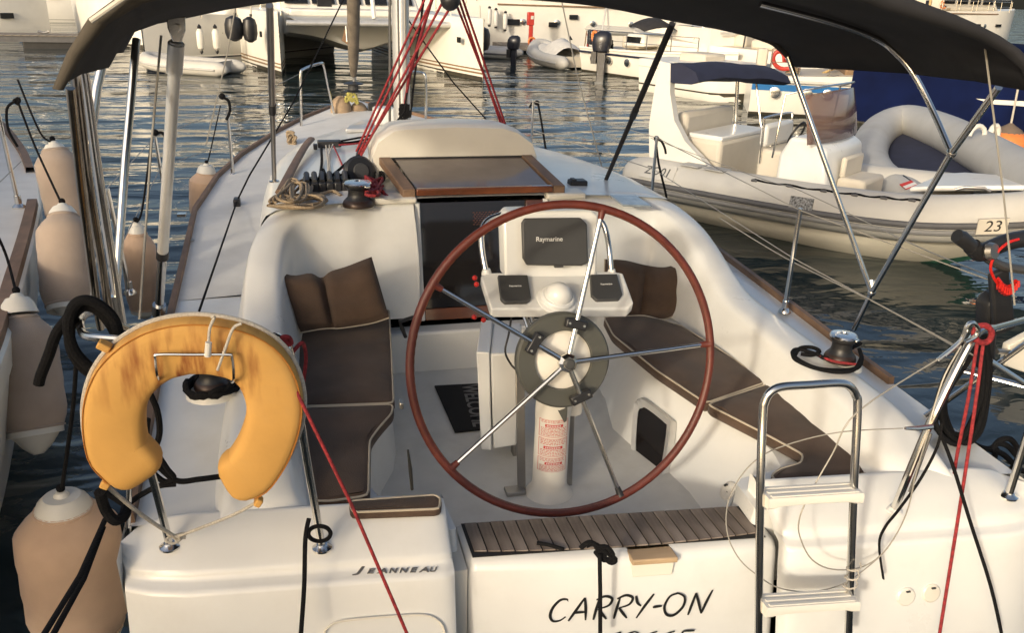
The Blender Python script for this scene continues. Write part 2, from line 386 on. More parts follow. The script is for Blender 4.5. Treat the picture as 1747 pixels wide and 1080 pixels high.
def coamings():
    for s in (-1, 1):
        mb = SH(MB().grid(fair(s))); obj('cockpit_coaming', mb, GEL, Y, smooth=60)
        # seat: plan polygon with the bay cut out for the wheel
        plan = [(1.09, 2.2), (.66, 2.2), (.68, 1.6), (.70, 1.25), (.73, 1.08), (.80, .92), (.835, .72), (.83, .56), (.80, .47), (.60, .43), (.565, .40), (.55, .24), (1.09, .24)]
        top = [V(s*x, y, SEATZ-.005) for x, y in plan]
        bot = [V(s*(x-((.06 if s < 0 else .06+.20*max(0, min(1, (1.9-y)/.6))) if x < 1 and y > .45 else .03 if x < 1 else 0)), y, SOLEZ-.02) for x, y in plan]
        mb = MB().poly(top); n = len(top)
        mb.add(top+bot, [(i, (i+1) % n, n+(i+1) % n, n+i) for i in range(n)])
        obj('cockpit_seat', reg('seat', SH(mb)), GEL, Y, smooth=20, bevel=.018, seg=3)
    obj('cockpit_sole', MB().poly([V(-.9, .13, SOLEZ), V(.9, .13, SOLEZ), V(.9, 2.2, SOLEZ), V(-.9, 2.2, SOLEZ)]), SOLE, Y)
    # bridge below the companionway
    mb = MB().box((0, 2.17, .83), (1.5, .12, .26)); obj('bridge_step', mb, GEL, Y, bevel=.015)
coamings()
HW = [(2.45, 1.25), (3.2, 1.24), (4, 1.17), (4.8, 1.02), (5.4, .86), (6.0, .66), (6.6, .44), (7.2, .22)]
HT = [(2.45, 1.635), (3.2, 1.63), (4.2, 1.595), (5.2, 1.54), (6, 1.48), (6.6, 1.43), (7.2, 1.36)]
def coachroof():
    rows = []
    for y in (2.39, 2.7, 3, 3.4, 3.8, 4.2, 4.6, 5, 5.4, 5.8, 6.2, 6.6, 6.9, 7.2):
        w, t, d = lerp(HW, y), lerp(HT, y), cz(y)+.0; c = cx(y); sec = []
        half = [(w+.05, d), (w+.035, d+.4*(t-d)), (w-.02, t-.085), (w-.075, t-.03), (w-.16, t-.008), (w*.6, t+.018), (w*.3, t+.03)]
        sec = [V(c-x, y, z) for x, z in half]+[V(c, y, t+.033)]+[V(c+x, y, z) for x, z in reversed(half)]
        rows.append(cat(sec, 2))
    # front closing
    y = 7.3; rows.append([V(cx(y)+(p.x-cx(7.2))*.7, y, cz(y)) for p in rows[-1]])
    obj('coachroof', MB().grid(rows), GEL, Y, smooth=50)
    # mast
    base = V(-.15, 5.0, 1.53)
    mp = []
    prof = [(.07*cos(a), .10*sin(a)) for a in [2*pi*k/18 for k in range(18)]]
    mb = MB(); rows = [[base+V(x, y, h) for x, y in prof] for h in (0, .5, 2, 6, 9)]; mb.grid(rows, closed_v=True)
    ms = obj('mast', mb, ALU, Y)
    mb = MB()
    for dx in (-.03, .03): mb.box(base+V(dx, -.094, 2.0), (.012, .012, 4))
    obj('mast_track', mb, BRUSHED, ms)
    mb = MB().lathe([(.13, 0), (.13, .02), (.10, .035), (.085, .07)], base+V(0, 0, -.01)); obj('mast_collar', mb, BLACK, Y)
    # dark wooden cabin floor behind the companionway
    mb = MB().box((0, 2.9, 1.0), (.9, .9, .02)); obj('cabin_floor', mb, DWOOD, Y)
coachroof()
def companion():
    # washboards in the opening: slanted dark acrylic, wood sills
    A, B = V(-.36, 2.23, .985), V(.36, 2.23, .985); C, D = V(.36, 2.42, 1.63), V(-.36, 2.42, 1.63)
    up = (D-A); n = V(0, -1, .28).normalized()
    P = lambda u, v, k=0: A+(B-A)*u+up*v+n*k
    wb = obj('washboard', MB().prism([P(0, .105), P(1, .105), P(1, 1), P(0, 1)], n*-.02), ACRYL, Y)
    obj('washboard_sill', MB().prism([P(0, 0), P(1, 0), P(1, .10), P(0, .10)], n*.012), VARN, Y, bevel=.004)
    for i in range(7):
        v = .80+.017*i; mb = MB()
        for j in range(11):
            u = .42+.026*j+(.012 if i % 2 else 0); mb.prism([P(u, v, .001), P(u+.015, v, .001), P(u+.021, v+.009, .001), P(u+.006, v+.009, .001)], n*.003)
        obj('louvre', mb, DWOOD, wb, smooth=0)
    for u0, u1 in ((-.05, -.002), (1.002, 1.05)):
        obj('companionway_jamb', MB().prism([P(u0, 0), P(u1, 0), P(u1, 1.01), P(u0, 1.01)], n*.02), GEL, Y, bevel=.006)
    obj('hatch_block', MB().prism([P(.86, .90, .004), P(1.0, .90, .004), P(1.0, 1.0, .004), P(.86, 1.0, .004)], n*.02), DWOOD, Y, bevel=.003)
    obj('lock_plate', MB().prism([P(.91, .925, .026), P(.95, .925, .026), P(.95, .965, .026), P(.91, .965, .026)], n*.004), STEEL, Y)
    # upper bulkhead strips beside the opening
    for s in (-1, 1):
        mb = MB().box((s*.50, 2.45, 1.655), (.24, .16, .035)); obj('bulkhead_lip', mb, GELC, Y, bevel=.012)
    # sliding hatch: smoked panel in a wooden frame
    zf, zb = 1.685, 1.765; yf, yb = 2.42, 2.95
    obj('sliding_hatch', MB().prism([V(-.37, yf, zf), V(.41, yf, zf), V(.36, yb, zb), V(-.44, yb, zb)], V(0, 0, .018)), SMOKE, Y)
    obj('hatch_frame', MB().box((.02, yf-.012, zf+.012), (.80, .035, .04)), VARN, Y, bevel=.006)
    for xf, xb in ((-.42, -.50), (.46, .40)):
        q = .036
        mb = MB().prism([V(xf-q, yf-.02, zf-.02), V(xf+q, yf-.02, zf-.02), V(xb+q, yb, zb-.02), V(xb-q, yb, zb-.02)], V(0, 0, .05))
        obj('hatch_rail', mb, TEAK, Y, bevel=.006)
    obj('hatch_gasket', MB().box((-.03, yb+.005, zb+.01), (.86, .03, .03)), BLACK, Y)
    # cream garage the hatch slides under
    rows = []
    for y, k, z in ((2.955, 0, 0), (2.975, 0, .012), (3.0, .0, .02), (3.35, -.0, .0), (3.75, -.03, -.09), (3.85, -.04, -.18)):
        cx0 = -.05; w = .52+k
        sec = [(-w, 1.62), (-w-.0, 1.80+z), (-w+.035, 1.88+z), (-w+.13, 1.945+z), (-w+.2, 1.957+z), (0, 1.968+z), (w-.22, 1.957+z), (w-.13, 1.93+z), (w-.03, 1.86+z), (w, 1.78+z), (w, 1.62)]
        rows.append([V(cx0+x, y+.02*(zz-1.6), zz) for x, zz in sec])
    mb = MB().grid(rows)
    n0 = len(rows[0]); mb.f.append(tuple(range(n0)))
    obj('hatch_garage', mb, GELC, Y, smooth=40)
companion()
# ------------------------------------------------------------------ stern
def transom():
    for s in (-1, 1):
        xo = lambda y: cb(y)
        # rounded helm-seat back, ledge line, and transom face below; loft across x
        prof = [(.30, 1.03), (.30, 1.112), (.297, 1.120), (.288, 1.124), (.275, 1.122), (.20, 1.082), (.135, 1.038), (.118, 1.026), (.110, 1.018), (.106, 1.006), (.103, .996), (.094, .988), (.072, .982), (.060, .976), (.054, .962), (.045, .90), (.02, .78), (-.02, .60), (-.06, .35), (-.09, .1), (-.1, -.1)]
        rows = []
        X = [.585, .592, .605, .63, .7, .85, 1.0, 1.1, 1.2, 1.32, 1.43, 1.51, 1.57]
        for i, x in enumerate(X):
            r = []
            e = max(0, (x-1.43)/.14)
            for y, z in prof:
                yy = y+.0; zz = z
                if z > .99:
                    # the block slopes down to deck level at its outer end
                    zz = z-(z-1.0)*.45*e*e
                # outer corner rounds forward, inner end drops vertical
                yy += .05*e*e*(1 if z < 1.02 else .6)
                if i < 3: yy += (3-i)*.006; zz -= (3-i)*.004 if z > 1 else 0
                r.append(V(s*(x+(.055*e if z < 1.02 else .03*e)), yy, zz))
            rows.append(r)
        # inner end wall
        rows.insert(0, [V(p.x, p.y+.05, p.z-.01) for p in rows[0]])
        # corner to hull side
        yq = .20
        rows.append([V(s*(cb(yq)*(1 if z > .9 else .985-.03*(1-z))+.001), yq if z < 1.02 else yq+.02, min(z, 1.075)) for y, z in prof])
        mb = MB().grid(rows)
        q = obj('transom_quarter', reg('quarter', reg('seat', SH(mb))), GEL, Y, smooth=48)
        # moulded facet: a shallow crescent crease on the quarter
    # rounded locker panel below the lettering, port quarter
    pts = []
    for (x, z) in ((-1.02, .70), (-1.02, .80), (-1.0, .835), (-.95, .85), (-.80, .852), (-.70, .848), (-.655, .83), (-.63, .79), (-.625, .70)):
        pts.append(V(x, .05-.0-(1-z)*.16-.012, z))
    # follow the face
    face_y = lambda z: .05+(z-.985)*(.03/.185) if z > .8 else .02+(z-.8)*(.04/.2)
    pts = [V(p.x, face_y(p.z)-.003, p.z) for p in pts]
    obj('locker_seam', SH(MB().tube(cat(pts, 5), .004, 6)), GELC, Y)
    # --- folding swim platform in the middle
    xl, xr = -.525, .60
    P = empty_part('swim_platform')
    rows = []
    for x in [xl, xl+.012, xl+.03, -.2, .1, .4, xr-.03, xr-.012, xr]:
        k = .018*(1 if x in (xl, xr) else .3 if abs(x-xl) < .02 or abs(x-xr) < .02 else 0)
        bow = -.035*(1-((x-.04)/.57)**2)
        rows.append([V(x, .30, .90), V(x, .292, .948-k), V(x, .28, .955-k), V(x, .10+bow, .955-k), V(x, .075+bow+k, .950-k), V(x, .06+bow+k, .935-k), V(x, .052+bow+k, .915), V(x, .02+bow*1.0+k, .70), V(x, -.017+bow+k, .45), V(x, -.054+bow+k, .2)])
    rows = [[V(p.x, .3, p.z) for p in rows[0]]]+rows+[[V(p.x, .3, p.z) for p in rows[-1]]]
    obj('platform_shell', reg('platform', SH(MB().grid(rows), -.525)), GEL, P, smooth=45)
    # teak planks running fore and aft, slightly fanned like the photo
    n = 22; x0, x1 = xl+.03, xr-.05
    src = None
    for i in range(n):
        a = x0+(x1-x0)*i/n; b = a+(x1-x0)/n-.006
        bw = lambda x: -.035*(1-((x-.04)/.57)**2)
        za = .9585+random.Random(i).uniform(-.0006, .0006)
        mb = MB().prism([V(a, .112+bw(a), za), V(b, .112+bw(b), za), V(b-.004, .272, za), V(a-.004, .272, za)], V(0, 0, .006))
        SH(mb, -.525); obj('teak_plank', mb, TEAKG if i % 3 else mat_plank, P, smooth=0)
    mb = MB().prism([V(x0-.012, .10-.02, .9555), V(x1+.008, .10-.02, .9555), V(x1+.004, .278, .9555), V(x0-.016, .278, .9555)], V(0, 0, .004))
    SH(mb, -.525); obj('caulking', mb, SEAM, P, smooth=0)
    # grab handle: wooden lid over a recess
    hx = .115
    mb = SH(MB().box((hx, .045, .944), (.165, .085, .022)), -.525); obj('wooden_handle', mb, mat('pale_teak', (.50, .36, .22), .55, var=.1, wave=(14, (.15, 1, 1), .4)), P, bevel=.005)
    mb = MB().prism([V(hx-.085, .018, .935), V(hx+.075, .018, .935), V(hx+.065, .006, .885), V(hx-.075, .006, .885)], V(0, -.004, 0))
    SH(mb, -.525); obj('handle_recess', mb, GELC, P, bevel=.002)
    # dark gaps each side of the platform
    for xg in (xl-.03, xr+.012):
        obj('hinge_gap', MB().box((xg, .16, .62), (.05, .22, .62)), GELC, Y)
    return P
def empty_part(name, loc=None):
    o = bpy.data.objects.new(name, None); sc.collection.objects.link(o); o.parent = Y
    L = Vector(loc) if loc else Vector((0, .1, .9)); WL[o.name] = L; o.location = L-WL[Y.name]; o.empty_display_size = .1
    return o
mat_plank = mat('weathered_teak_pale', (.25, .21, .18), .7, var=.18, vscale=5, wave=(40, (1, .1, 1), .6), bump=.3, bscale=120)
PLAT = transom()
def strokes(name, glyphs, O, ex, ey, en, size, w, m, parent):
    """hand lettering from brush strokes: glyphs = list of (advance, [polyline,...]) in unit cells"""
    mb = MB(); x = 0
    for adv, lines in glyphs:
        for ln in lines:
            pts = cat([V(px+x, py, 0) for px, py in ln], 5)
            P = [O+ex*(p.x*size)+ey*(p.y*size)+en*.002 for p in pts]; k = len(P); rows = []
            for i, p in enumerate(P):
                t = (P[min(i+1, k-1)]-P[max(i-1, 0)]).normalized(); nn = t.cross(en).normalized()
                ww = w*(.55+.45*sin(pi*min(1, (i+.6)/k*1.1)))
                rows.append([p-nn*ww/2, p+nn*ww/2])
            mb.grid(rows)
        x += adv
    return obj(name, mb, m, parent, smooth=0)
def lettering():
    G = {'C': (.86, [[(.86, .80), (.72, .95), (.45, .92), (.18, .62), (.08, .28), (.2, .04), (.48, .04), (.72, .2)]]),
         'A': (.92, [[(0, 0), (.35, .55), (.62, .98)], [(.62, .98), (.68, .5), (.70, .0)], [(.2, .34), (.45, .36), (.72, .36)]]),
         'R': (.86, [[(.12, 0), (.22, .5), (.32, .92)], [(.2, .86), (.55, 1.0), (.84, .88), (.72, .6), (.3, .46)], [(.3, .46), (.5, .2), (.66, 0)]]),
         'Y': (.78, [[(.12, .96), (.2, .66), (.36, .5)], [(.86, 1.0), (.52, .5), (.2, -.02)]]),
         '-': (.5, [[(.08, .42), (.25, .44), (.46, .46)]]),
         'O': (1.02, [[(.6, .98), (.26, .86), (.06, .42), (.2, .06), (.52, .04), (.86, .4), (.88, .8), (.6, .98), (.5, .96)]]),
         'N': (.9, [[(.06, 0), (.2, .5), (.32, .96)], [(.32, .96), (.48, .5), (.62, .04)], [(.62, .04), (.8, .55), (1.02, 1.06)]]),
         '1': (.45, [[(.1, .75), (.35, .97)], [(.35, .97), (.25, .5), (.15, 0)]]),
         '0': (.75, [[(.5, .98), (.2, .8), (.08, .3), (.3, .02), (.6, .3), (.68, .8), (.5, .98)]]),
         '6': (.75, [[(.7, .96), (.35, .75), (.1, .25), (.3, .0), (.6, .15), (.55, .42), (.15, .3)]]),
         '5': (.75, [[(.8, .98), (.5, .97), (.3, .95)], [(.3, .95), (.22, .55)], [(.22, .55), (.6, .58), (.62, .15), (.3, 0), (.05, .08)]])}
    face = lambda px, py: None
    def line(word, pxa, pya, pxb, pyb, hpx, w):
        # baseline end points on the platform face
        a, b = hit('platform', pxa, pya)[0], hit('platform', pxb, pyb)[0]
        tot = sum(G[c][0] for c in word); size_x = (b-a).length/tot
        up = hit('platform', (pxa+pxb)/2, (pya+pyb)/2-hpx)[0]-hit('platform', (pxa+pxb)/2, (pya+pyb)/2)[0] if pya < 1080 else V(0, .12, 1)*.055
        ex = (b-a).normalized(); ey = (up-ex*up.dot(ex)).normalized(); en = ex.cross(ey)
        if en.y > 0: en = -en
        hz = up.length*1.05
        O = a+en*.006
        # follow the gentle bow of the panel: letters are set one by one on the surface
        x = 0
        for ch in word:
            strokes('letter', [G[ch]], hit('platform', pxa+(pxb-pxa)*x/tot, pya+(pyb-pya)*x/tot)[0]+en*.003 if pya < 1080 else O+ex*x*size_x, ex, ey*(hz/size_x), en, size_x, w, BPRINT, PLAT); x += G[ch][0]
    line('CARRY-ON', 934, 1061, 1207, 1047, 37, .0105)
    line('10665', 1040, 1101, 1178, 1098, 32, .0085)
    # maker's name on the port quarter, small capitals
    (a, na), (b, nb) = hit('quarter', 602, 979), hit('quarter', 744, 975); up = hit('quarter', 686, 962)[0]-hit('quarter', 686, 984)[0]
    for ch, x0, x1, big in (('J', 601, 623, 1), ('E', 626, 641, 0), ('A', 642, 661, 0), ('N', 663, 679, 0), ('N', 681, 697, 0), ('E', 699, 713, 0), ('A', 714, 732, 0), ('U', 733, 746, 0)):
        p, n = hit('quarter', (x0+x1)/2, 975.5-(.028*((x0+x1)/2-673)))
        t = text('letter', ch, frame(p+n*.003+up*(.12 if big else 0), b-a, up), .0315 if big else .0235, CHROME, Y, shear=.25, extrude=.002, bold=.0005)
        q0, q1 = hit('quarter', x0, 976)[0], hit('quarter', x1, 976)[0]; xs_ = [v.co.x for v in t.data.vertices]; k_ = (q1-q0).length/(max(xs_)-min(xs_))*.96; m_ = (max(xs_)+min(xs_))/2
        for v in t.data.vertices: v.co.x = (v.co.x-m_)*k_
    # locker lid joint and latch on the port seat front
    obj('locker_gap', MB().tube([hit('seat', 696, 768)[0], hit('seat', 700, 800)[0], hit('seat', 703, 836)[0]], [.003, .006, .005], 6), SEAM, Y)
    c, n = hit('seat', 684, 688); obj('seat_latch', MB().box(c+n*.006, (.012, .03, .022)), BRUSHED, Y, bevel=.003)
    for z_ in (.0, -.016): pass
    # two round white deck fills on the starboard quarter
    for px, py, m in ((1545, 1018, WPLAST), (1588, 1012, GELC)):
        c, n = hit('quarter', px, py); mb = MB().lathe([(.036, -.004), (.036, .004), (.031, .008), (0, .009)], c, 28, axis=n)
        f = obj('shower_cap', mb, m, Y)
        obj('cap_tab', MB().box(c+V(0, -.008, .026), (.016, .006, .004)), GREYP, f)
    # round vent in the face of the starboard helm seat
    c, n = hit('seat', 1243, 838)
    mb = MB().lathe([(.042, 0), (.042, .006), (.036, .012), (.018, .016), (0, .016)], c, 26, axis=n); v = obj('round_vent', mb, WPLAST, Y)
    for a in (0.5, 1.4, 3.4, 4.4):
        obj('vent_slot', MB().box(c+n*.016+V(.02*cos(a)*n.y, .02*cos(a)*-n.x, .02*sin(a)), (.008, .008, .006)), BLACK, v)
    # moulded-in nameplate text boxes etc. are left plain
lettering()

# ------------------------------------------------------------------ steering
HUB = V(-.048, .558, 1.446); RW = .607; RAKE = radians(13.8)
HX = V(1, 0, 0); HZ = V(0, sin(RAKE), cos(RAKE)); HN = -HX.cross(HZ)      # HN points forward/down
def steering():
    w = empty_part('steering_wheel', HUB)
    ring = [HUB+HX*cos(a)*RW+HZ*sin(a)*RW for a in [2*pi*k/96 for k in range(96)]]
    obj('rim', MB().tube(ring, .0165, 14, closed=True, up=HN), LEATHER, w)
    obj('stitching', MB().tube([HUB+HX*cos(a)*(RW-.0135)+HZ*sin(a)*(RW-.0135)-HN*.0105 for a in [2*pi*k/240 for k in range(240)]], [.0018+.0012*(k % 2) for k in range(240)], 5, closed=True), DWOOD, w)
    for k in range(5):
        a = radians(75+72*k)
        d = HX*cos(a)+HZ*sin(a)
        obj('spoke', MB().tube([HUB+d*.03-HN*.012, HUB+d*(RW-.05), HUB+d*(RW-.012)], [.0105, .009, .0085], 10), STEEL, w)
        m = BLACK if k == 3 else LEATHER
        obj('spoke_socket', MB().tube([HUB+d*(RW-.042), HUB+d*(RW-.02), HUB+d*(RW-.006)], [.0115, .014, .019], 12), m, w)
    c = HUB-HN*.01
    obj('hub', MB().lathe([(.030, -.03), (.034, -.02), (.040, .0), (.038, .012), (.026, .024), (.024, .03)], c, 8, axis=-HN), STEEL, w, smooth=20)
    obj('hub_cap', MB().lathe([(.022, .028), (.021, .036), (.016, .040), (0, .041)], c, 20, axis=-HN), GREYP, w)
    # autopilot clutch ring behind the spokes with its clamps
    cc = HUB+HN*.045
    prof = [(.118, -.012), (.182, -.012), (.19, -.004), (.19, .03), (.118, .03)]
    rows = []
    for k in range(64):
        a = 2*pi*k/64; d = HX*cos(a)+HZ*sin(a); rows.append([cc+d*r+HN*h for r, h in prof])
    obj('clutch_ring', MB().grid(rows, closed_u=True, closed_v=True), CLUTCH, w)
    obj('drive_plate', MB().lathe([(.117, .02), (.117, .01), (.10, .002), (.06, -.004), (0, -.004)], cc, 40, axis=-HN*-1), WPLAST, w)
    for k in (0, 1, 3):
        a = radians(75+72*k); d = HX*cos(a)+HZ*sin(a); e = HN.cross(d)
        p = HUB+d*.152-HN*.004
        R = Matrix((e, d, HN)).transposed()
        cl = obj('spoke_clamp', MB().box(p, (.088, .038, .034), R), BLACK, w, bevel=.006)
        for q in (-.03, .03): obj('screw', MB().lathe([(.006, 0), (.005, .003)], p+e*q-HN*.017, 8, axis=-HN), STEEL, cl)
steering()
def pedestal():
    p = empty_part('steering_pedestal', (0, .76, SOLEZ))
    b = V(-.025, .77, SOLEZ)
    obj('column', MB().lathe([(.105, 0), (.10, .01), (.082, .03), (.076, .06), (.074, .35), (.076, .42)], b, 32), WPLAST, p)
    # top housing leans back to the hub
    ax = -HN
    obj('head_housing', MB().lathe([(.05, -.16), (.09, -.11), (.105, -.05), (.10, -.0), (.07, .03)], HUB+HN*.11, 28, axis=ax), WPLAST, p)
    obj('neck', MB().tube([b+V(0, 0, .40), b+V(0, -.03, .56), HUB+HN*.17+V(0, 0, -.03)], [.076, .08, .085], 24), WPLAST, p)
    # rod sleeve to starboard of the column
    obj('sleeve', MB().tube([b+V(.11, .06, .62), b+V(.105, .05, .36)], [.062, .040], 18), WPLAST, p)
    for sx, rot in ((-.115, 0), (.10, 0)):
        mb = MB().prism([b+V(sx-.018, .03, 0), b+V(sx+.018, .03, 0), b+V(sx*1.08+.02, .10, .56), b+V(sx*1.08-.02, .10, .56)], V(0, .012, 0))
        obj('bracket', mb, BRUSHED, p, bevel=.003)
    obj('bracket_foot', MB().box(b+V(-.15, .02, .012), (.085, .06, .018)), BRUSHED, p, bevel=.003)
    obj('tongue', MB().prism([b+V(-.012, -.085, .46), b+V(.035, -.085, .46), b+V(.03, -.10, .405), b+V(.018, -.105, .40)], V(0, .01, 0)), CLUTCH, p)
    # warning stickers: white labels with red frames, bars and lines of print
    def sticker(z, h, bars):
        st = MB(); R = .0772; a0, a1 = radians(-152), radians(-52)
        rr = [[b+V(R*cos(a), R*sin(a), zz) for a in [a0+(a1-a0)*k/10 for k in range(11)]] for zz in (z, z+h)]
        s_ = obj('warning_sticker', MB().grid(rr), VINYL, p)
        def strip(u0, u1, v0, v1, dR=.0008, m=REDPRINT, nm='red_bar'):
            A0, A1 = a0+(a1-a0)*u0, a0+(a1-a0)*u1
            return [[b+V((R+dR)*cos(a), (R+dR)*sin(a), z+h*v) for a in [A0+(A1-A0)*k/6 for k in range(7)]] for v in (v0, v1)]
        mb = MB(); e = .035
        for q in ((0, 1, 0, e*.6), (0, 1, 1-e*.6, 1), (0, .02, 0, 1), (.98, 1, 0, 1)): mb.grid(strip(*q))
        obj('red_frame', mb, REDPRINT, s_)
        for (u0, u1, v0, v1) in bars: obj('red_bar', MB().grid(strip(u0, u1, v0, v1)), REDPRINT, s_)
        mb = MB(); rn = random.Random(int(z*1000))
        for v in [x/12 for x in range(1, 12)]:
            if any(v0-.06 < v < v1+.03 for _, _, v0, v1 in bars): continue
            u = .08
            while u < .9:
                w_ = rn.uniform(.03, .11); mb.grid(strip(u, min(u+w_, .93), v, v+.035)); u += w_+.025
        obj('small_print', mb, REDPRINT, s_, kind='stuff')
        # white lettering on the bar
        u0, u1, v0, v1 = bars[0]; mb = MB(); n = 9
        for k in range(n):
            a = u0+.06+(u1-u0-.12)*k/n; mb.grid(strip(a, a+(u1-u0)/n*.45, v0+.25*(v1-v0), v1-.25*(v1-v0), .0014))
        obj('bar_lettering', mb, WPRINT, s_, kind='stuff')
    sticker(.315, .082, [(.22, .8, .58, .74)]); sticker(.222, .086, [(.2, .82, .42, .58)]); sticker(.148, .068, [(.26, .84, .5, .68)])
pedestal()
def console():
    c = empty_part('instrument_console', (0, 1.0, 1.3))
    # lower tray with the two small instruments and the compass
    yb = .95
    A = lambda px, py, y: W(px, py, y=y)
    # tray body: polygon front edge, sloping top
    f = [A(838, 537, .88), A(1068, 537, .88), A(1080, 522, .895), A(1062, 474, 1.06), A(828, 474, 1.06), A(820, 486, 1.03)]
    tz = f[0].z
    top = [A(838, 527, .88), A(1070, 527, .88), A(1081, 516, .90), A(1063, 466, 1.08), A(1046, 462, 1.09), A(835, 465, 1.09), A(820, 470, 1.07)]
    obj('tray', MB().prism(top, V(0, .012, -.045)), GEL, c, bevel=.008, seg=3)
    n = (top[1]-top[0]).cross(top[4]-top[1]).normalized(); 
    if n.z < 0: n = -n
    # pod for the chart plotter
    pod = [A(876, 478, 1.06), A(1018, 474, 1.06), A(1022, 368, 1.13), A(1008, 358, 1.135), A(868, 362, 1.135), A(858, 374, 1.13), A(862, 476, 1.06)]
    obj('plotter_pod', MB().prism(pod, V(0, .11, -.0)), GEL, c, bevel=.012, seg=3)
    # the leather-dark cover of the plotter
    pn = (pod[1]-pod[0]).cross(pod[2]-pod[1]).normalized()
    if pn.y > 0: pn = -pn
    cov = [A(893, 372, 1.10), A(988, 371, 1.10), A(999, 382, 1.095), A(1001, 448, 1.05), A(990, 453, 1.045), A(897, 452, 1.045), A(890, 440, 1.05), A(888, 380, 1.095)]
    cv = obj('plotter_cover', MB().prism([p+pn*.002 for p in cov], pn*.022), GREYP, c, bevel=.007, seg=3)
    obj('cover_latch', MB().box((cov[4]+cov[5])/2+pn*.012+V(.02, 0, -.003), (.04, .02, .012)), GREYP, cv, bevel=.003)
    up = (cov[2]-cov[3]).normalized(); ex = (cov[1]-cov[0]).normalized()
    def brand(px, py, y, size, off, nn, u):
        o = A(px, py, y); t = text('lettering', 'Raymarine', frame(o+nn*off, ex, u), size, WPRINT, c, extrude=.0006, bold=size*.02)
    pc = (cov[0]+cov[1]+cov[3]+cov[5])/4
    q0 = pc+ex*-.028+up*.008
    text('lettering', 'Raymarine', frame(q0+pn*.0248, ex, up), .028, WPRINT, cv, extrude=.0006, bold=.0004)
    tu = (top[3]-top[1]); tu = (tu-ex*tu.dot(ex)).normalized()
    for pts in (((848, 474), (899, 474), (905, 514), (898, 520), (860, 521), (853, 514)), ((1005, 473), (1051, 472), (1060, 507), (1054, 516), (1016, 517), (1007, 508))):
        def onp(px, py):
            r = _F + CR*((px-873.5)/FPX) - CU*((py-540)/FPX); t = (top[0]-CAM_C).dot(n)/r.dot(n); return CAM_C+r*t
        P_ = [onp(*p) for p in pts]
        k = obj('instrument_cover', MB().prism(P_, n*.02), GREYP, c, bevel=.006, seg=3)
        m_ = (P_[0]+P_[1]+P_[2]+P_[4])/4
        text('lettering', 'Raymarine', frame(m_+n*.0212+tu*.006, ex, tu), .0125, WPRINT, k, extrude=.0004, bold=.0002)
    d = onp(950, 512)
    obj('compass_base', MB().lathe([(.088, 0), (.086, .006), (.074, .010), (.072, .024), (.066, .03)], d, 36, axis=n), GEL, c)
    dome = [(.058*cos(a), .028+.058*sin(a)) for a in [pi/2*k/9 for k in range(10)]]
    obj('compass_dome', MB().lathe(dome, d, 36, axis=n, cap=False), GEL, c)
    lab = [onp(934, 529), onp(984, 528), onp(982, 513.5), onp(936, 514)]
    st = obj('warning_label', MB().prism([p+n*.001 for p in lab], n*.001), VINYL, c, smooth=0)
    obj('red_bar', MB().prism([onp(944, 527)+n*.0022, onp(976, 526.5)+n*.0022, onp(976, 521.5)+n*.0022, onp(945, 522)+n*.0022], n*.0005), REDPRINT, st, smooth=0)
    # stainless guard loop round the pod
    for pts in (((830, 468, 1.10), (823, 430, 1.14), (822, 395, 1.18), (832, 376, 1.20), (855, 366, 1.21), (880, 361, 1.21)), ((1043, 466, 1.10), (1040, 430, 1.13), (1034, 395, 1.18), (1026, 378, 1.20), (1012, 368, 1.21))):
        obj('guard_rail', MB().tube(cat([A(*p[:2], p[2]) for p in pts], 6), .0125, 12), STEEL, c)
    obj('rail_foot', MB().lathe([(.022, 0), (.022, .012), (.016, .03)], A(830, 470, 1.10), 16), GEL, c)
    obj('rail_foot', MB().lathe([(.02, 0), (.02, .012), (.015, .03)], A(1043, 470, 1.10), 16), GEL, c)
    # struts from tray to pedestal
    for dx in (-.115, -.085, .06, .09):
        obj('strut', MB().tube([V(dx, 1.02, tz-.02), V(dx*.75+.0, .86, tz-.16)], .011, 10), STEEL, c)
    # cable hanging below
    obj('cable', MB().tube(cat([A(873, 538, .90), A(868, 570, .90), A(862, 600, .89), A(872, 622, .88), A(882, 632, .86)], 6), .0045, 8), BLACK, c)
    # folded table leaves: a white box forward of the pedestal
    t = empty_part('cockpit_table', (-.15, 1.2, 1.0))
    bx = [(A(812, 494, 1.08)), (A(812, 700, 1.08))]
    X0, X1 = W(811, 600, y=1.07).x, W(893, 600, y=1.0).x
    zt, zb = 1.295, .80
    obj('table_leaf', MB().prism([V(X0, 1.05, zt), V(X0+.055, 1.03, zt), V(X0+.075, 1.03, zb), V(X0+.03, 1.05, zb)], V(.10, .38, 0)), GEL, t, bevel=.006)
    obj('table_trunk', MB().prism([V(X0+.06, 1.04, zt-.01), V(X0+.2, 1.02, zt-.01), V(X0+.19, 1.02, zb+.02), V(X0+.085, 1.04, zb)], V(.09, .36, 0)), GEL, t, bevel=.01)
    obj('table_flap', MB().prism([V(.165, 1.03, 1.2), V(.20, 1.04, 1.2), V(.175, 1.04, zb+.13), V(.15, 1.03, zb+.13)], V(.02, .42, 0)), GEL, t, bevel=.006)
    obj('table_leg', MB().box(V(-.09, 1.12, .77), (.035, .05, .12)), BRUSHED, t)
    obj('table_leg', MB().box(V(.09, 1.2, .77), (.035, .05, .12)), BRUSHED, t)
    for px, py in ((810, 474), (813, 485), (809, 541), (825, 546)):
        obj('red_knob', MB().sphere(A(px, py, 1.035 if py < 500 else 1.03), .0115, 14, 8), REDP, t)
    # engine-control handle on the port bulkhead
    h = [W(705, 541, y=1.93), W(682, 549, y=1.90), W(686, 560, y=1.90), W(692, 575, y=1.92)]
    obj('engine_lever', MB().tube(h, [.010, .012, .012, .010], 10), BLACK, Y)
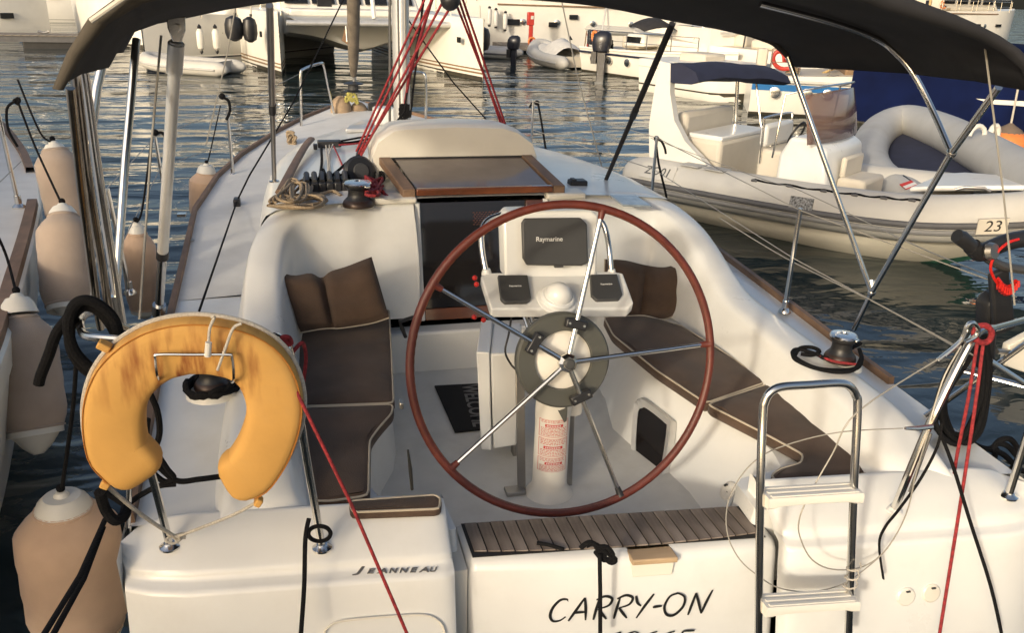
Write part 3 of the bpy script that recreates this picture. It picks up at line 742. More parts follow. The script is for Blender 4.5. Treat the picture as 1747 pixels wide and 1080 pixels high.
    # oval hatch in the starboard seat front
    q = [(1094, 682), (1106, 683), (1146, 714), (1152, 730), (1141, 808), (1132, 823), (1121, 822), (1086, 786), (1081, 770), (1086, 694)]
    def seatface(px, py):
        # plane of the starboard seat front
        r = _F + CR*((px-873.5)/FPX) - CU*((py-540)/FPX)
        p0 = V(.73, 1.05, SEATZ); nn = V(-.135, .53, 0).cross(V(-.22, 0, -.31)).normalized(); nn = nn if nn.x > 0 else -nn; tt = (p0-CAM_C).dot(nn)/r.dot(nn); return CAM_C+r*tt, nn
    pts = [seatface(*p)[0] for p in q]; nn = seatface(1100, 700)[1]; m_ = sum(pts, V(0, 0, 0))/len(pts)
    fr = cat([p-nn*.012 for p in pts], 5, closed=True)
    inner = [m_+(p-m_)*.74-nn*.014 for p in fr]; outer = [p+nn*.02 for p in fr]; mid_ = [m_+(p-m_)*.93-nn*.02 for p in fr]
    mb = MB().grid([outer, fr, mid_, inner], closed_v=True); hf = obj('locker_hatch_frame', mb, ALU, Y, smooth=60)
    obj('hatch_window', MB().poly([p+nn*.004 for p in inner]), ACRYL, hf)
console()
WORN = mat('worn_canvas', (.22, .19, .15), .9)
SLEEVE = mat('steel_brown_reflection', (.40, .35, .29), .2, 1, var=.2, vscale=12)  # shiny steel; the brown surroundings it mirrors are put into its colour
# ------------------------------------------------------------------ rails, ladder, winches, bimini, rigging
def flange(p, r=.035, n=V(0, 0, 1)): return MB().lathe([(r, 0), (r, .006), (r*.7, .012), (.018, .018)], p, 18, axis=n)
def rails():
    p = empty_part('pushpit', (-1.3, .1, 1.05)); r = .0125
    T = lambda px, py, y: W(px, py, y=y)
    # port pushpit: two legs, top rail bending round the corner
    a0, a1 = hit('quarter', 290, 934)[0], hit('quarter', 550, 936)[0]
    la = [a0, T(272, 860, .17), T(248, 770, .15), T(222, 670, .13), T(200, 590, .13)]
    lb = [a1, T(540, 880, .09), T(526, 800, .07), T(508, 690, .05), T(492, 600, .05), T(487, 584, .07), T(470, 574, .09)]
    obj('pushpit_leg', MB().tube(cat(la, 6), r), STEEL, p); obj('pushpit_leg', MB().tube(cat(lb, 6), r), STEEL, p)
    obj('top_rail', MB().tube(cat([T(470, 574, .09), T(380, 580, .12), T(260, 583, .14), T(190, 578, .16), T(152, 574, .20), T(140, 566, .27), T(137, 548, .34), T(150, 535, .6), T(190, 520, 1.2)], 6), r), STEEL, p)
    for a in (a0, a1): obj('rail_base', flange(a, .033), STEEL, p)
    obj('rail_collar', MB().tube([T(486, 585, .06), T(500, 640, .06)], .02, 12), STEEL, p)
    # pelican hook and strap end on the quarter corner
    hk = T(208, 905, .30); e = T(222, 812, .30)
    obj('lifeline_rod', MB().tube([T(222, 800, .30), T(218, 900, .30)], .0085), STEEL, p)
    fk = empty_none = MB()
    for dx in (-.0095, .0095): fk.tube([T(219, 898, .30)+V(dx*.6, 0, 0), T(217, 912, .30)+V(dx, 0, 0), T(215, 930, .30)+V(dx, 0, 0)], .004, 8)
    obj('rigging_fork', fk, STEEL, p)
    obj('deck_eye', MB().tube([T(213, 928, .30), T(212, 945, .28), T(222, 940, .27)], [.008, .014, .012], 10), BLACK, p)
    # starboard pushpit
    T = lambda px, py, y: W(px, py, y=y-.11)
    s = empty_part('pushpit', (1.2, 0, 1.05))
    b0 = hit('quarter', 1525, 872)[0]; b1 = hit('quarter', 1720, 848)[0]
    obj('pushpit_leg', MB().tube(cat([b0, T(1550, 810, -.01), T(1590, 715, .0), T(1640, 612, .02), T(1662, 575, .03), T(1676, 563, .05), T(1694, 560, .10)], 7), .0145), STEEL, s)
    obj('top_rail', MB().tube([T(1676, 563, .05), T(1700, 559, .12), T(1747, 546, .3), T(1800, 530, .5)], .0125), STEEL, s)
    e_ = T(1800, 530, .5)
    obj('pushpit_leg', MB().tube([e_, V(e_.x, e_.y+.02, 1.5), V(1.60, e_.y+.1, 1.085)], .0125), STEEL, s)
    obj('lower_rail', MB().tube([T(1690, 617, .4), T(1760, 662, .35), V(1.66, e_.y+.06, 1.33)], .0125), STEEL, s)
    obj('pushpit_leg', MB().tube([b1, T(1735, 800, .02), T(1760, 720, .02)], .0145), STEEL, s)
    obj('rail_base', flange(b0, .03), GEL, s); obj('rail_base', flange(b1, .034), STEEL, s)
    T = lambda px, py, y: W(px, py, y=y)
    # stanchions with their feet
    def stan(px, py, z, h, lean=0, wires=True):
        b = W(px, py, z=z); st = obj('stanchion', MB().tube([b, b+V(lean, 0, h)], [.0125, .0115], 10), STEEL, Y)
        obj('stanchion_foot', MB().lathe([(.036, 0), (.034, .01), (.018, .03), (.017, .07)], b+V(0, 0, -.003), 14), STEEL, st)
        return b, b+V(lean, 0, h)
    S1 = stan(1338, 532, 1.12, .60); S2 = stan(1110, 352, 1.17, .56); S3 = stan(906, 270, 1.22, .56)
    P1 = stan(398, 300, 1.2, .56); P2 = stan(283, 345, 1.17, .50, -.02); P3 = stan(222, 500, 1.12, .60, -.04)
    obj('lifeline', MB().tube([T(1694, 480, .5), S1[1]-V(0, 0, .01), S2[1]-V(0, 0, .01), S3[1]-V(0, 0, .01), W(745, 135, y=7.6)], .0032, 6), WIREG, Y)
    obj('lifeline', MB().tube([T(1664, 608, .10), S1[0]+V(0, 0, .32), S2[0]+V(0, 0, .3), S3[0]+V(0, 0, .28)], .0032, 6), WIREG, Y)
    obj('lifeline', MB().tube([T(150, 538, .5), P3[1], P2[1], P1[1], W(512, 125, y=7.3)], .003, 6), WIREG, Y)
    obj('lifeline', MB().tube([P3[0]+V(0, 0, .3), P2[0]+V(0, 0, .28), P1[0]+V(0, 0, .28), W(515, 170, y=7.3)], .003, 6), WIREG, Y)
    # bow pulpit: port and starboard hoops
    u = empty_part('pulpit', (-.3, 7.6, 1.3))
    obj('pulpit_hoop', MB().tube(cat([W(514, 216, y=7.3), W(513, 170, y=7.3), W(513, 126, y=7.3), W(519, 117, y=7.35), W(545, 108, y=7.6), W(552, 112, y=7.7), W(560, 150, y=7.8), W(574, 210, y=7.9)], 6), .0145), STEEL, u)
    obj('pulpit_hoop', MB().tube(cat([W(726, 222, y=7.1), W(727, 170, y=7.1), W(726, 132, y=7.1), W(720, 124, y=7.15), W(700, 122, y=7.4), W(690, 126, y=7.5), W(672, 160, y=7.7), W(655, 205, y=7.9)], 6), .0145), STEEL, u)
    for pts, yy in ((((1121, 236), (1128, 240), (1134, 252), (1136, 262)), 5.0), (((1119, 240), (1124, 280), (1134, 322), (1140, 352)), 5.0), (((916, 174), (908, 176), (903, 184)), 6.2), (((918, 176), (924, 210), (933, 266)), 6.2), (((381, 166), (390, 172), (392, 190), (386, 204)), 5.0), (((266, 228), (276, 226), (284, 236)), 4.6)):
        q = W(*pts[0], y=yy)
        obj('tied_line', MB().tube(cat([W(*p_, y=yy) for p_ in pts], 4), .011, 8), BLACKR, Y)
    for px, py, yy in ((1120, 236, 5.0), (916, 175, 6.2), (379, 164, 5.0), (265, 226, 4.6)):
        obj('knot', MB().sphere(W(px, py, y=yy), .026, 10, 7), BLACKR, Y)
rails()
def ladder():
    l = empty_part('boarding_ladder', (.65, -.04, 1.0)); y0, y1 = -.20, -.33
    T = lambda px, py, y: W(px, py, y=y)
    rail = [T(1294, 1095, y1), T(1297, 850, -.27), T(1301, 715, y0-.01), T(1305, 685, y0), T(1316, 668, y0), T(1336, 660, y0), T(1380, 657, y0), T(1430, 654, y0), T(1449, 659, y0), T(1460, 675, y0), T(1463, 700, y0-.01), T(1456, 850, -.27), T(1447, 1095, y1)]
    obj('ladder_rail', MB().tube(cat(rail, 8), .0135, 14), STEEL, l)
    for (xa, ya, xb, yb, yy) in ((1302, 846, 1462, 836, -.265), (1299, 1030, 1456, 1020, -.318)):
        a, b = T(xa, ya, yy), T(xb, yb, yy); mid = (a+b)/2; L = (b-a).length
        mb = MB(); e = (b-a).normalized()
        rows = []
        for t in [i/14 for i in range(15)]:
            p = a+(b-a)*t; sag = .008*math.sin(pi*t); k = 1.25 if t < .08 or t > .92 else 1
            rows.append([p+V(0, -.035, .010), p+V(0, -.041, .0), p+V(0, -.041, -.018*k+sag*.5), p+V(0, -.034, -.024*k+sag*.5), p+V(0, .034, -.024*k+sag*.5), p+V(0, .04, -.018*k), p+V(0, .04, .0), p+V(0, .034, .010)])
        mb.grid(rows, closed_v=True); n = len(mb.v); mb.f += [tuple(range(8)), tuple(range(n-1, n-9, -1))]
        st = obj('ladder_step', mb, WPLAST, l)
        for j in range(3): obj('tread_rib', MB().box(mid+V(0, -.024+.024*j, .0115), (L*.92, .010, .004), Matrix((e, V(0, 1, 0), V(-e.z, 0, e.x))).transposed()), WPLAST, st)
    # small white line lashed to the lower step
    p = T(1450, 1000, -.32)
    obj('lashing', MB().tube([p+V(.022*cos(i*.7), .022*sin(i*.7), .004*i-.02) for i in range(28)], .0028, 6), WHITER, l)
ladder()
def winch(name, c, R, H, mtop=STEEL, mbody=BLACK, lab=None):
    w = empty_part(name, c)
    obj('winch_base', MB().lathe([(R*1.2, 0), (R*1.2, H*.1), (R*1.12, H*.2), (R*.98, H*.28)], c, 28), BRUSHED if mbody is not BLACK else mat_wbase, w)
    obj('winch_drum', MB().lathe([(R*1.0, H*.26), (R*.80, H*.38), (R*.74, H*.55), (R*.78, H*.7), (R*.95, H*.78), (R*1.0, H*.82), (R*1.0, H*.90), (R*.9, H*.93)], c, 28), mbody, w)
    t = obj('winch_top', MB().lathe([(R*1.02, H*.90), (R*1.04, H*.94), (R*.96, H*.99), (R*.6, H*1.02), (R*.32, H*1.02), (R*.28, H*.98), (0, H*.98)], c, 28), mtop, w)
    obj('feeder_arm', MB().box(c+V(R*.6, -R*.7, H*.86), (R*.5, R*.4, H*.10), Matrix.Rotation(.6, 3, 'Z')), mtop, t, bevel=.004)
    return w
mat_wbase = mat('bronze_black', (.05, .032, .026), .35, .4)
def deck_gear():
    winch('winch', W(1432, 614, z=1.285), .058, .125)
    winch('winch', W(362, 660, z=1.27), .058, .11)
    winch('winch', W(612, 352, z=1.64)+V(0, .02, 0), .072, .135)
    # moulded winch pads
    for c in (W(1432, 614, z=1.26), W(362, 660, z=1.25)):
        obj('winch_pad', MB().lathe([(.105, -.03), (.095, .008), (.085, .016), (0, .016)], c, 26), GEL, Y)
    # clutch bank on the port cabin top
    b = empty_part('clutch_bank', (-.9, 3.0, 1.64))
    for i in range(6):
        px = 524+i*13.0; c = W(px, 318-i*.4, z=1.665)
        obj('rope_clutch', MB().box(c+V(0, .02, 0), (.046, .20, .075)), BLACK, b, bevel=.010)
        obj('clutch_lever', MB().tube([c+V(0, -.06, .04), c+V(0, .03, .068), c+V(0, .11, .055)], [.015, .017, .013], 8), GREYP if i % 2 else BLACK, b)
    o = empty_part('deck_organiser', (-.75, 4.3, 1.62))
    a, e = W(545, 247, z=1.625), W(578, 243, z=1.625)
    obj('organiser_body', MB().box((a+e)/2, ((e-a).length, .09, .05)), BLACK, o, bevel=.006)
    obj('organiser_cheek', MB().box(W(538, 250, z=1.625), (.03, .06, .04)), BLACK, o, bevel=.006)
    # halyards and reef lines led aft over the cabin top
    for pts, m, r in ((((548, 250), (549, 275), (546, 300), (545, 312)), BLACKR, .009), (((556, 248), (560, 280), (564, 308)), WHITER, .005), (((562, 247), (562, 278), (566, 300)), WHITER, .004), (((568, 246), (560, 270), (561, 306)), WHITER, .005), (((570, 250), (580, 272), (590, 296)), REDR, .006),
                      (((578, 244), (610, 241), (650, 231)), BLACKR, .009), (((578, 247), (605, 245), (640, 240)), REDR, .007), (((578, 241), (640, 229), (676, 218)), BLACKR, .008)):
        obj('control_line', MB().tube(cat([W(*p, z=1.645) for p in pts], 4), r, 8), m, Y)
    # mainsheet swivel block and black lines round the winch
    k = empty_part('mainsheet_block', W(614, 292, z=1.66))
    c = W(614, 300, z=1.69)
    obj('block_sheave', MB().lathe([(.085, -.03), (.10, -.012), (.10, .012), (.085, .03)], c+V(0, .02, .02), 24, axis=V(.25, -.8, .35)), BLACK, k)
    obj('block_cheek', MB().lathe([(.05, .03), (.045, .04), (0, .042)], c+V(0, .02, .02), 20, axis=V(.25, -.8, .35)), GREYP, k)
    for pts in (((606, 272), (596, 274), (580, 288), (566, 300)), ((638, 302), (636, 280), (642, 272), (648, 280), (648, 304)), ((560, 300), (575, 298), (596, 300)), ((545, 306), (548, 292), (552, 290), (558, 308)), ((520, 318), (524, 306), (533, 308)), ((640, 316), (655, 306), (648, 290), (636, 296))):
        obj('line_tail', MB().tube(cat([W(*p, z=1.70) for p in pts], 5), .009, 8), BLACKR, k)
    # chocks on the starboard cabin top
    obj('cam_cleat', MB().box(W(985, 313, z=1.66), (.11, .09, .05)), BLACK, Y, bevel=.01)
    obj('cam_cleat', MB().box(W(978, 308, z=1.68), (.03, .06, .03)), BLACK, Y, bevel=.006)
    # windows/hatch lens on the cabin shoulder
    l = [W(1040, 335, z=1.655), W(1085, 336, z=1.64), W(1112, 354, z=1.63), W(1062, 352, z=1.645)]
    obj('deck_hatch', MB().prism(l, V(0, 0, .012)), mat('acrylic_pale_reflection', (.35, .40, .44), .1, var=.15, vscale=18), Y, bevel=.004)  # pale reflection on the hatch lens put into the acrylic colour
    # cabin-top grab rails in teak
    for pts in (((478, 328), (500, 285), (520, 250), (531, 237)),):
        obj('grab_rail', MB().tube(cat([W(*p, z=1.65) for p in pts], 5), .03, 8, flat=.6), TEAK, Y)
    # low vents / cowl on the foredeck cabin
    obj('forehatch', MB().prism([W(590, 226, z=1.56), W(635, 225, z=1.56), W(640, 218, z=1.55), W(596, 219, z=1.55)], V(0, 0, .03)), ALU, Y, bevel=.006)
    obj('anchor_box', MB().box(W(655, 213, z=1.5)+V(0, 0, .09), (.2, .2, .16)), GEL, Y, bevel=.02)
    # pad eyes
    for p in (W(468, 310, z=1.635), W(1033, 310, z=1.62)):
        obj('pad_eye', MB().lathe([(.03, 0), (.03, .008), (.012, .012)], p, 16), STEEL, Y)
    # jib car block on the port side deck and furling line
    bl = W(405, 352, z=1.18); obj('lead_block', MB().box(bl+V(0, 0, .03), (.05, .10, .07)), BLACK, Y, bevel=.012)
    obj('furling_line', MB().tube([W(340, 530, z=1.30), bl+V(0, 0, .04), W(425, 300, y=4.2), W(500, 175, y=5.2), W(590, -10, y=6.2)], .0065, 8), BLACKR, Y)
    for px, py in ((352, 357), (325, 410)): obj('deck_filler', MB().lathe([(.025, 0), (.025, .004)], W(px, py, z=1.16), 14), BRUSHED, Y)
    obj('gate_base', MB().box(W(310, 366, z=1.17), (.06, .06, .02)), STEEL, Y)
    # furler, forestay and drum
    f = empty_part('jib_furler', (-.35, 8.0, 1.4)); base = W(606, 150, y=8.05)
    topf = W(603, -30, y=7.2)
    obj('furled_jib', MB().tube([W(603, 128, y=7.95), W(603, 100, y=7.8), W(603, 40, y=7.45), topf], [.035, .058, .068, .07], 14), mat('furled_sail', (.20, .165, .125), .9, var=.2, vscale=9, bump=.4, bscale=30), f)
    obj('furler_tube', MB().tube([base, W(604, 126, y=7.95)], .022, 10), ALU, f)
    for py, r in ((143, .115), (156, .115)):
        obj('furler_flange', MB().lathe([(r, 0), (r, .008), (.03, .03)], W(603, py, y=8.0), 24), BLACK, f)
    obj('furler_spool', MB().lathe([(.06, 0), (.06, .10)], W(603, 156, y=8.0), 18), GREYP, f)
    # what lies on the bow: covered anchor, tangled mooring line, black chafe pad
    bo = empty_part('anchor_cover', W(583, 195, y=8.0))
    obj('anchor_bag', MB().sphere(W(582, 187, y=8.0), .13, 16, 10, (.95, .9, 1.25)), mat('beige_bag', (.42, .30, .19), .9, var=.2, vscale=9, bump=.5, bscale=20), bo)
    obj('anchor_bag_fold', MB().sphere(W(612, 192, y=8.05), .10, 12, 8, (1.1, .9, 1.3)), bpy.data.materials['beige_bag'], bo)
    kn = MB(); rn = random.Random(11)
    kn.tube(cat([W(600+rn.uniform(-11, 11), 168+rn.uniform(-9, 9), y=7.9) for _ in range(12)], 5), .014, 8)
    obj('yellow_line', kn, mat('yellow_rope', (.45, .40, .10), .8, var=.2), bo)
    obj('chafe_pad', MB().prism([W(628, 176, y=8.0), W(642, 174, y=8.0), W(637, 210, y=8.0), W(626, 210, y=8.0)], V(0, .05, 0)), BLACK, bo, bevel=.01)
    kn = MB(); kn.tube(cat([W(497+rn.uniform(-9, 9), 236+rn.uniform(-13, 12), y=6.4+rn.uniform(-.08, .08)) for _ in range(22)], 5), .011, 8)
    obj('side_deck_hank', kn, BEIGER, Y)
    # shrouds / stays
    obj('inner_stay', MB().tube([W(665, 215, y=5.0), W(665, -20, y=5.0)], .011, 8), GREYP, Y)
    obj('shroud', MB().tube([W(864, 242, y=5.1), W(773, 140, y=5.1), W(715, 60, y=5.1), W(660, -20, y=5.1)], .006, 8), BLACKR, Y)
    # thin wires: topping lift etc.
    obj('flag_halyard', MB().tube([W(1031, 300, z=1.3), W(985, 130, y=4.2), W(958, 0, y=4.0)], .005, 6), WIREG, Y)
    obj('flag_halyard', MB().tube([W(238, 545, y=1.2), W(258, 250, y=1.5), W(275, 60, y=1.6)], .005, 6), WIREG, Y)
    obj('flag_halyard', MB().tube([W(352, 245, y=4.0), W(388, 90, y=3.6), W(402, 10, y=3.5)], .004, 6), WIREG, Y)
    obj('bimini_line', MB().tube([W(1679, 70, y=.15), W(1712, 330, y=.1), W(1731, 520, y=.05)], .0035, 6), WIREG, Y)
    # mainsheet tackle: bundles of red line rising to the boom out of the picture
    m = empty_part('mainsheet', (-.3, 3.2, 1.75))
    up = 2.2
    for (a, b) in (((612, 262), (742, -12)), ((616, 265), (762, -10)), ((608, 258), (728, -10)), ((615, 262), (783, -12))):
        obj('mainsheet_part', MB().tube([W(*a, z=1.78), W(*b, y=3.0)], .0075, 8), REDR, m)
    for (a, b) in (((872, 246), (772, -10)), ((866, 246), (780, -10)), ((875, 250), (786, -12))):
        obj('mainsheet_part', MB().tube([W(*a, z=1.7), W(*b, y=3.0)], .0075, 8), REDR, m)
    obj('mainsheet_part', MB().tube([W(684, 220, z=1.6), W(700, 120, y=4.3), W(740, -12, y=3.6)], .012, 8), REDR, m)
    obj('sheet_shackle', MB().tube([W(611, 268, z=1.76), W(617, 248, z=1.80)], [.018, .022], 10), BLACK, m)
    obj('sheet_shackle', MB().tube([W(871, 250, z=1.68), W(868, 236, z=1.74)], [.016, .02], 10), BLACK, m)
    obj('boom_block', MB().sphere(W(768, 0, y=3.0), .06, 14, 8), BLACK, m)
    for pts in (((668, 218), (690, 190), (694, 160), (718, 40), (724, -10)), ((700, 200), (705, 150), (716, 60), (722, -10))):
        obj('black_halyard', MB().tube([W(*p, y=4.6) for p in pts], .008, 8), BLACKR, Y)
    kn = MB()
    rn = random.Random(4)
    for i in range(3): kn.tube(cat([W(690+rn.uniform(-9, 9), 190+rn.uniform(-14, 14), y=4.72) for _ in range(9)], 5), .012, 8)
    obj('halyard_coil', kn, BLACKR, Y)
    kn = MB()
    for i in range(2): kn.tube(cat([W(664+rn.uniform(-14, 16), 222+rn.uniform(-5, 5), y=4.75) for _ in range(9)], 5), .012, 8)
    obj('halyard_coil', kn, BLACKR, Y)
deck_gear()
def bimini():
    # canvas: grid between three hoops. hoop section half-width and height profile
    def hoop(y, pts, n=32):
        P = cat([V(x, y, z) for x, z in pts], 8); L = [0]
        for a, b in zip(P, P[1:]): L.append(L[-1]+(b-a).length)
        out = []
        for k in range(n+1):
            t = L[-1]*k/n; i = max(j for j in range(len(L)) if L[j] <= t+1e-9); i = min(i, len(P)-2)
            out.append(P[i].lerp(P[i+1], (t-L[i])/max(1e-9, L[i+1]-L[i])))
        return out
    aft = [(-1.57, 2.535), (-1.535, 2.60), (-1.47, 2.69), (-1.37, 2.755), (-.9, 2.88), (-.3, 2.93), (.44, 2.87), (.72, 2.80), (.94, 2.745), (1.12, 2.685), (1.24, 2.62), (1.31, 2.53)]
    mid = [(-1.62, 2.50), (-1.57, 2.58), (-1.45, 2.67), (-1.2, 2.73), (-.7, 2.83), (-.2, 2.86), (.4, 2.82), (.79, 2.79), (1.10, 2.73), (1.33, 2.668), (1.455, 2.595), (1.54, 2.50)]
    fro = [(-1.70, 2.49), (-1.63, 2.585), (-1.47, 2.625), (-1.09, 2.705), (-.6, 2.755), (-.17, 2.765), (.33, 2.735), (.74, 2.67), (1.02, 2.63), (1.25, 2.583), (1.40, 2.52), (1.455, 2.46)]
    sh = lambda p, dz: [(x, z+dz) for x, z in p]
    H = [hoop(.02, aft), hoop(.30, sh(aft, .006)), hoop(.95, mid), hoop(1.5, sh(fro, .012)), hoop(1.70, fro)]
    rows = []
    for i in range(len(H)-1):
        for t in (0, .25, .5, .75): 
            sg = -.02*sin(pi*t)
            rows.append([a.lerp(b, t)+V(0, 0, sg*max(0, (1-abs((a.x+.07)/1.46)))) for a, b in zip(H[i], H[i+1])])
    rows.append(H[-1])
    cvs = obj('bimini_canvas', MB().grid(rows), CANVAS, Y, smooth=60, solid=.006)
    # khaki sleeve wrapping the aft hoop, with a pale piping and its zip
    sl = []
    A = H[0]; c0 = V(-.09, 0, 2.3)
    for i, p in enumerate(A):
        out = (p-V(-.09, p.y, 2.25)).normalized(); b = V(0, -1, 0); tp = min(1, .35+.65*min(i, len(A)-1-i)/5); out = out*tp; b = b*tp
        sec = [p+b*.0+out*.004, p+out*.010+b*.02, p+out*.004+b*.042, p-out*.02+b*.052, p-out*.045+b*.046, p-out*.060+b*.02, p-out*.055-b*.02, p-out*.02+b*.0]
        sl.append(sec)
    h_ = len(sl)//2+1
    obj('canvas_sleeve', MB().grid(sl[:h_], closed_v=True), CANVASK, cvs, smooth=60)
    obj('canvas_sleeve', MB().grid(sl[h_-1:], closed_v=True), CANVAS, cvs, smooth=60)  # starboard half of the same sleeve: its shade put into a darker canvas
    obj('sleeve_piping', MB().tube([A[i]+(A[i]-V(-.09, A[i].y, 2.25)).normalized()*-.008+V(0, -.055, 0) for i in range(2, 13)], .0065, 8), HEM, cvs)
    # torn corner flaps on the starboard underside
    for q in (((1668, 58), (1676, 92), (1680, 110), (1676, 134), (1668, 118), (1674, 88)), ((1724, 90), (1732, 112), (1729, 150), (1715, 138), (1722, 110))):
        obj('canvas_flap', MB().prism([W(*p, y=.30) for p in q], V(0, .003, 0)), WORN, cvs, smooth=0)
    # frame: base knees, main hoop legs, secondary hoop legs
    r = .0125
    for s, base, j1, j2, tops in ((1, (1457, 562), (1487, 499), (1623, 261), ((1704, 148), (1344, 92), (1566, 128))),):
        B = W(*base, z=1.16); 
        hp = empty_part('bimini_frame', B)
        main = [B, W(*j1, y=B.y-.10), W(*j2, y=.62), W(1704, 148, y=.30)]
        obj('frame_leg', MB().tube(main, .0135, 12), STEEL, hp)
        obj('frame_leg', MB().tube([main[1], W(1416, 300, y=1.36), W(1344, 96, y=1.58)], .0125, 12), STEEL, hp)
        obj('frame_leg', MB().tube(cat([main[2], W(1592, 190, y=.78), W(1560, 128, y=.88), W(1530, 92, y=.93), W(1495, 66, y=.95), W(1420, 38, y=.95), W(1297, 6, y=.95)], 5), .0125, 12), STEEL, hp)
        obj('frame_leg', MB().tube(cat([W(1344, 96, y=1.58), W(1330, 82, y=1.60), W(1305, 66, y=1.62), W(1230, 45, y=1.64), W(1140, 28, y=1.66)], 5), .0125, 12), CANVAS, hp)
        for j in (main[1], main[2]): obj('frame_joint', MB().sphere(j, .021, 12, 8), STEEL, hp)
        obj('frame_knee', MB().tube([main[1], main[1]+V(.0, .02, .06)], .018, 10), STEEL, hp)
    # port side frame legs
    hp = empty_part('bimini_frame', W(215, 560, y=1.0))
    obj('frame_leg', MB().tube(cat([W(216, 560, y=.9), W(190, 540, y=.85), W(172, 440, y=.8), W(150, 300, y=.75), W(133, 160, y=.55), W(128, 120, y=.45)], 4), .0145, 12), SLEEVE, hp)
    obj('frame_leg', MB().tube(cat([W(208, 552, y=1.0), W(190, 440, y=1.0), W(168, 300, y=.95), W(150, 170, y=.8), W(142, 118, y=.7)], 4), .0165, 12), STEEL, hp)
    obj('frame_leg', MB().tube([W(120, 150, y=.25), W(140, 330, y=.35), W(165, 520, y=.45), W(172, 560, y=.5)], .0125, 12), SLEEVE, hp)
    obj('frame_leg', MB().tube([W(197, 505, y=1.15), W(214, 270, y=1.35), W(233, 66, y=1.55)], .0165, 12), STEEL, hp)
    obj('frame_leg', MB().tube([W(153, 245, y=.9), W(165, 150, y=.95), W(181, 78, y=1.0)], .0165, 12), STEEL, hp)
    obj('frame_knee', MB().tube([W(203, 560, y=1.0), W(192, 505, y=1.0)], .02, 10), STEEL, hp)
    # telescopic aluminium strut
    st = empty_part('support_strut', W(272, 530, z=1.16)); top = W(302, 52, y=1.5); bot = W(271, 533, z=1.17)
    L = lambda t: bot+(top-bot)*t
    obj('strut_lower', MB().tube([L(0), L(.26)], .0215, 16), STEEL, st)
    obj('strut_upper', MB().tube([L(.24), L(.97)], .0255, 16), ALU, st)
    obj('strut_clamp', MB().tube([L(.235), L(.262)], .029, 16), BLACK, st)
    obj('strut_collar', MB().tube([L(.88), L(.965)], .0325, 16), ALU, st)
    obj('strut_socket', MB().tube([L(-.01), L(.035)], .033, 16), STEEL, st)
    obj('strut_bracket', MB().prism([top+V(-.035, 0, .05), top+V(.035, 0, .055), top+V(.03, 0, .0), top+V(.01, 0, -.045), top+V(-.02, 0, -.045), top+V(-.035, 0, .01)], V(0, .03, 0)), STEEL, st, bevel=.004)
    obj('bracket_pin', MB().lathe([(.014, -.02), (.014, .05)], top+V(0, -.012, .012), 12, axis=V(0, 1, 0)), STEEL, st)
    # canvas-covered front struts to the cabin top
    for a, b, mid in (((460, 8), (468, 308), (464, 160)), ((1147, 40), (1034, 306), (1090, 172))):
        A_ = W(*a, y=1.78); B_ = W(*b, z=1.64); M_ = A_.lerp(B_, .5)
        s_ = obj('front_strut', MB().tube([A_, A_.lerp(B_, .48), A_.lerp(B_, .52), B_], [.0165, .0165, .014, .013], 12), CANVAS if a[0] > 900 else BRUSHED, Y)
        obj('strut_joint', MB().tube([A_.lerp(B_, .48), A_.lerp(B_, .53)], .02, 10), BLACK, s_)
bimini()
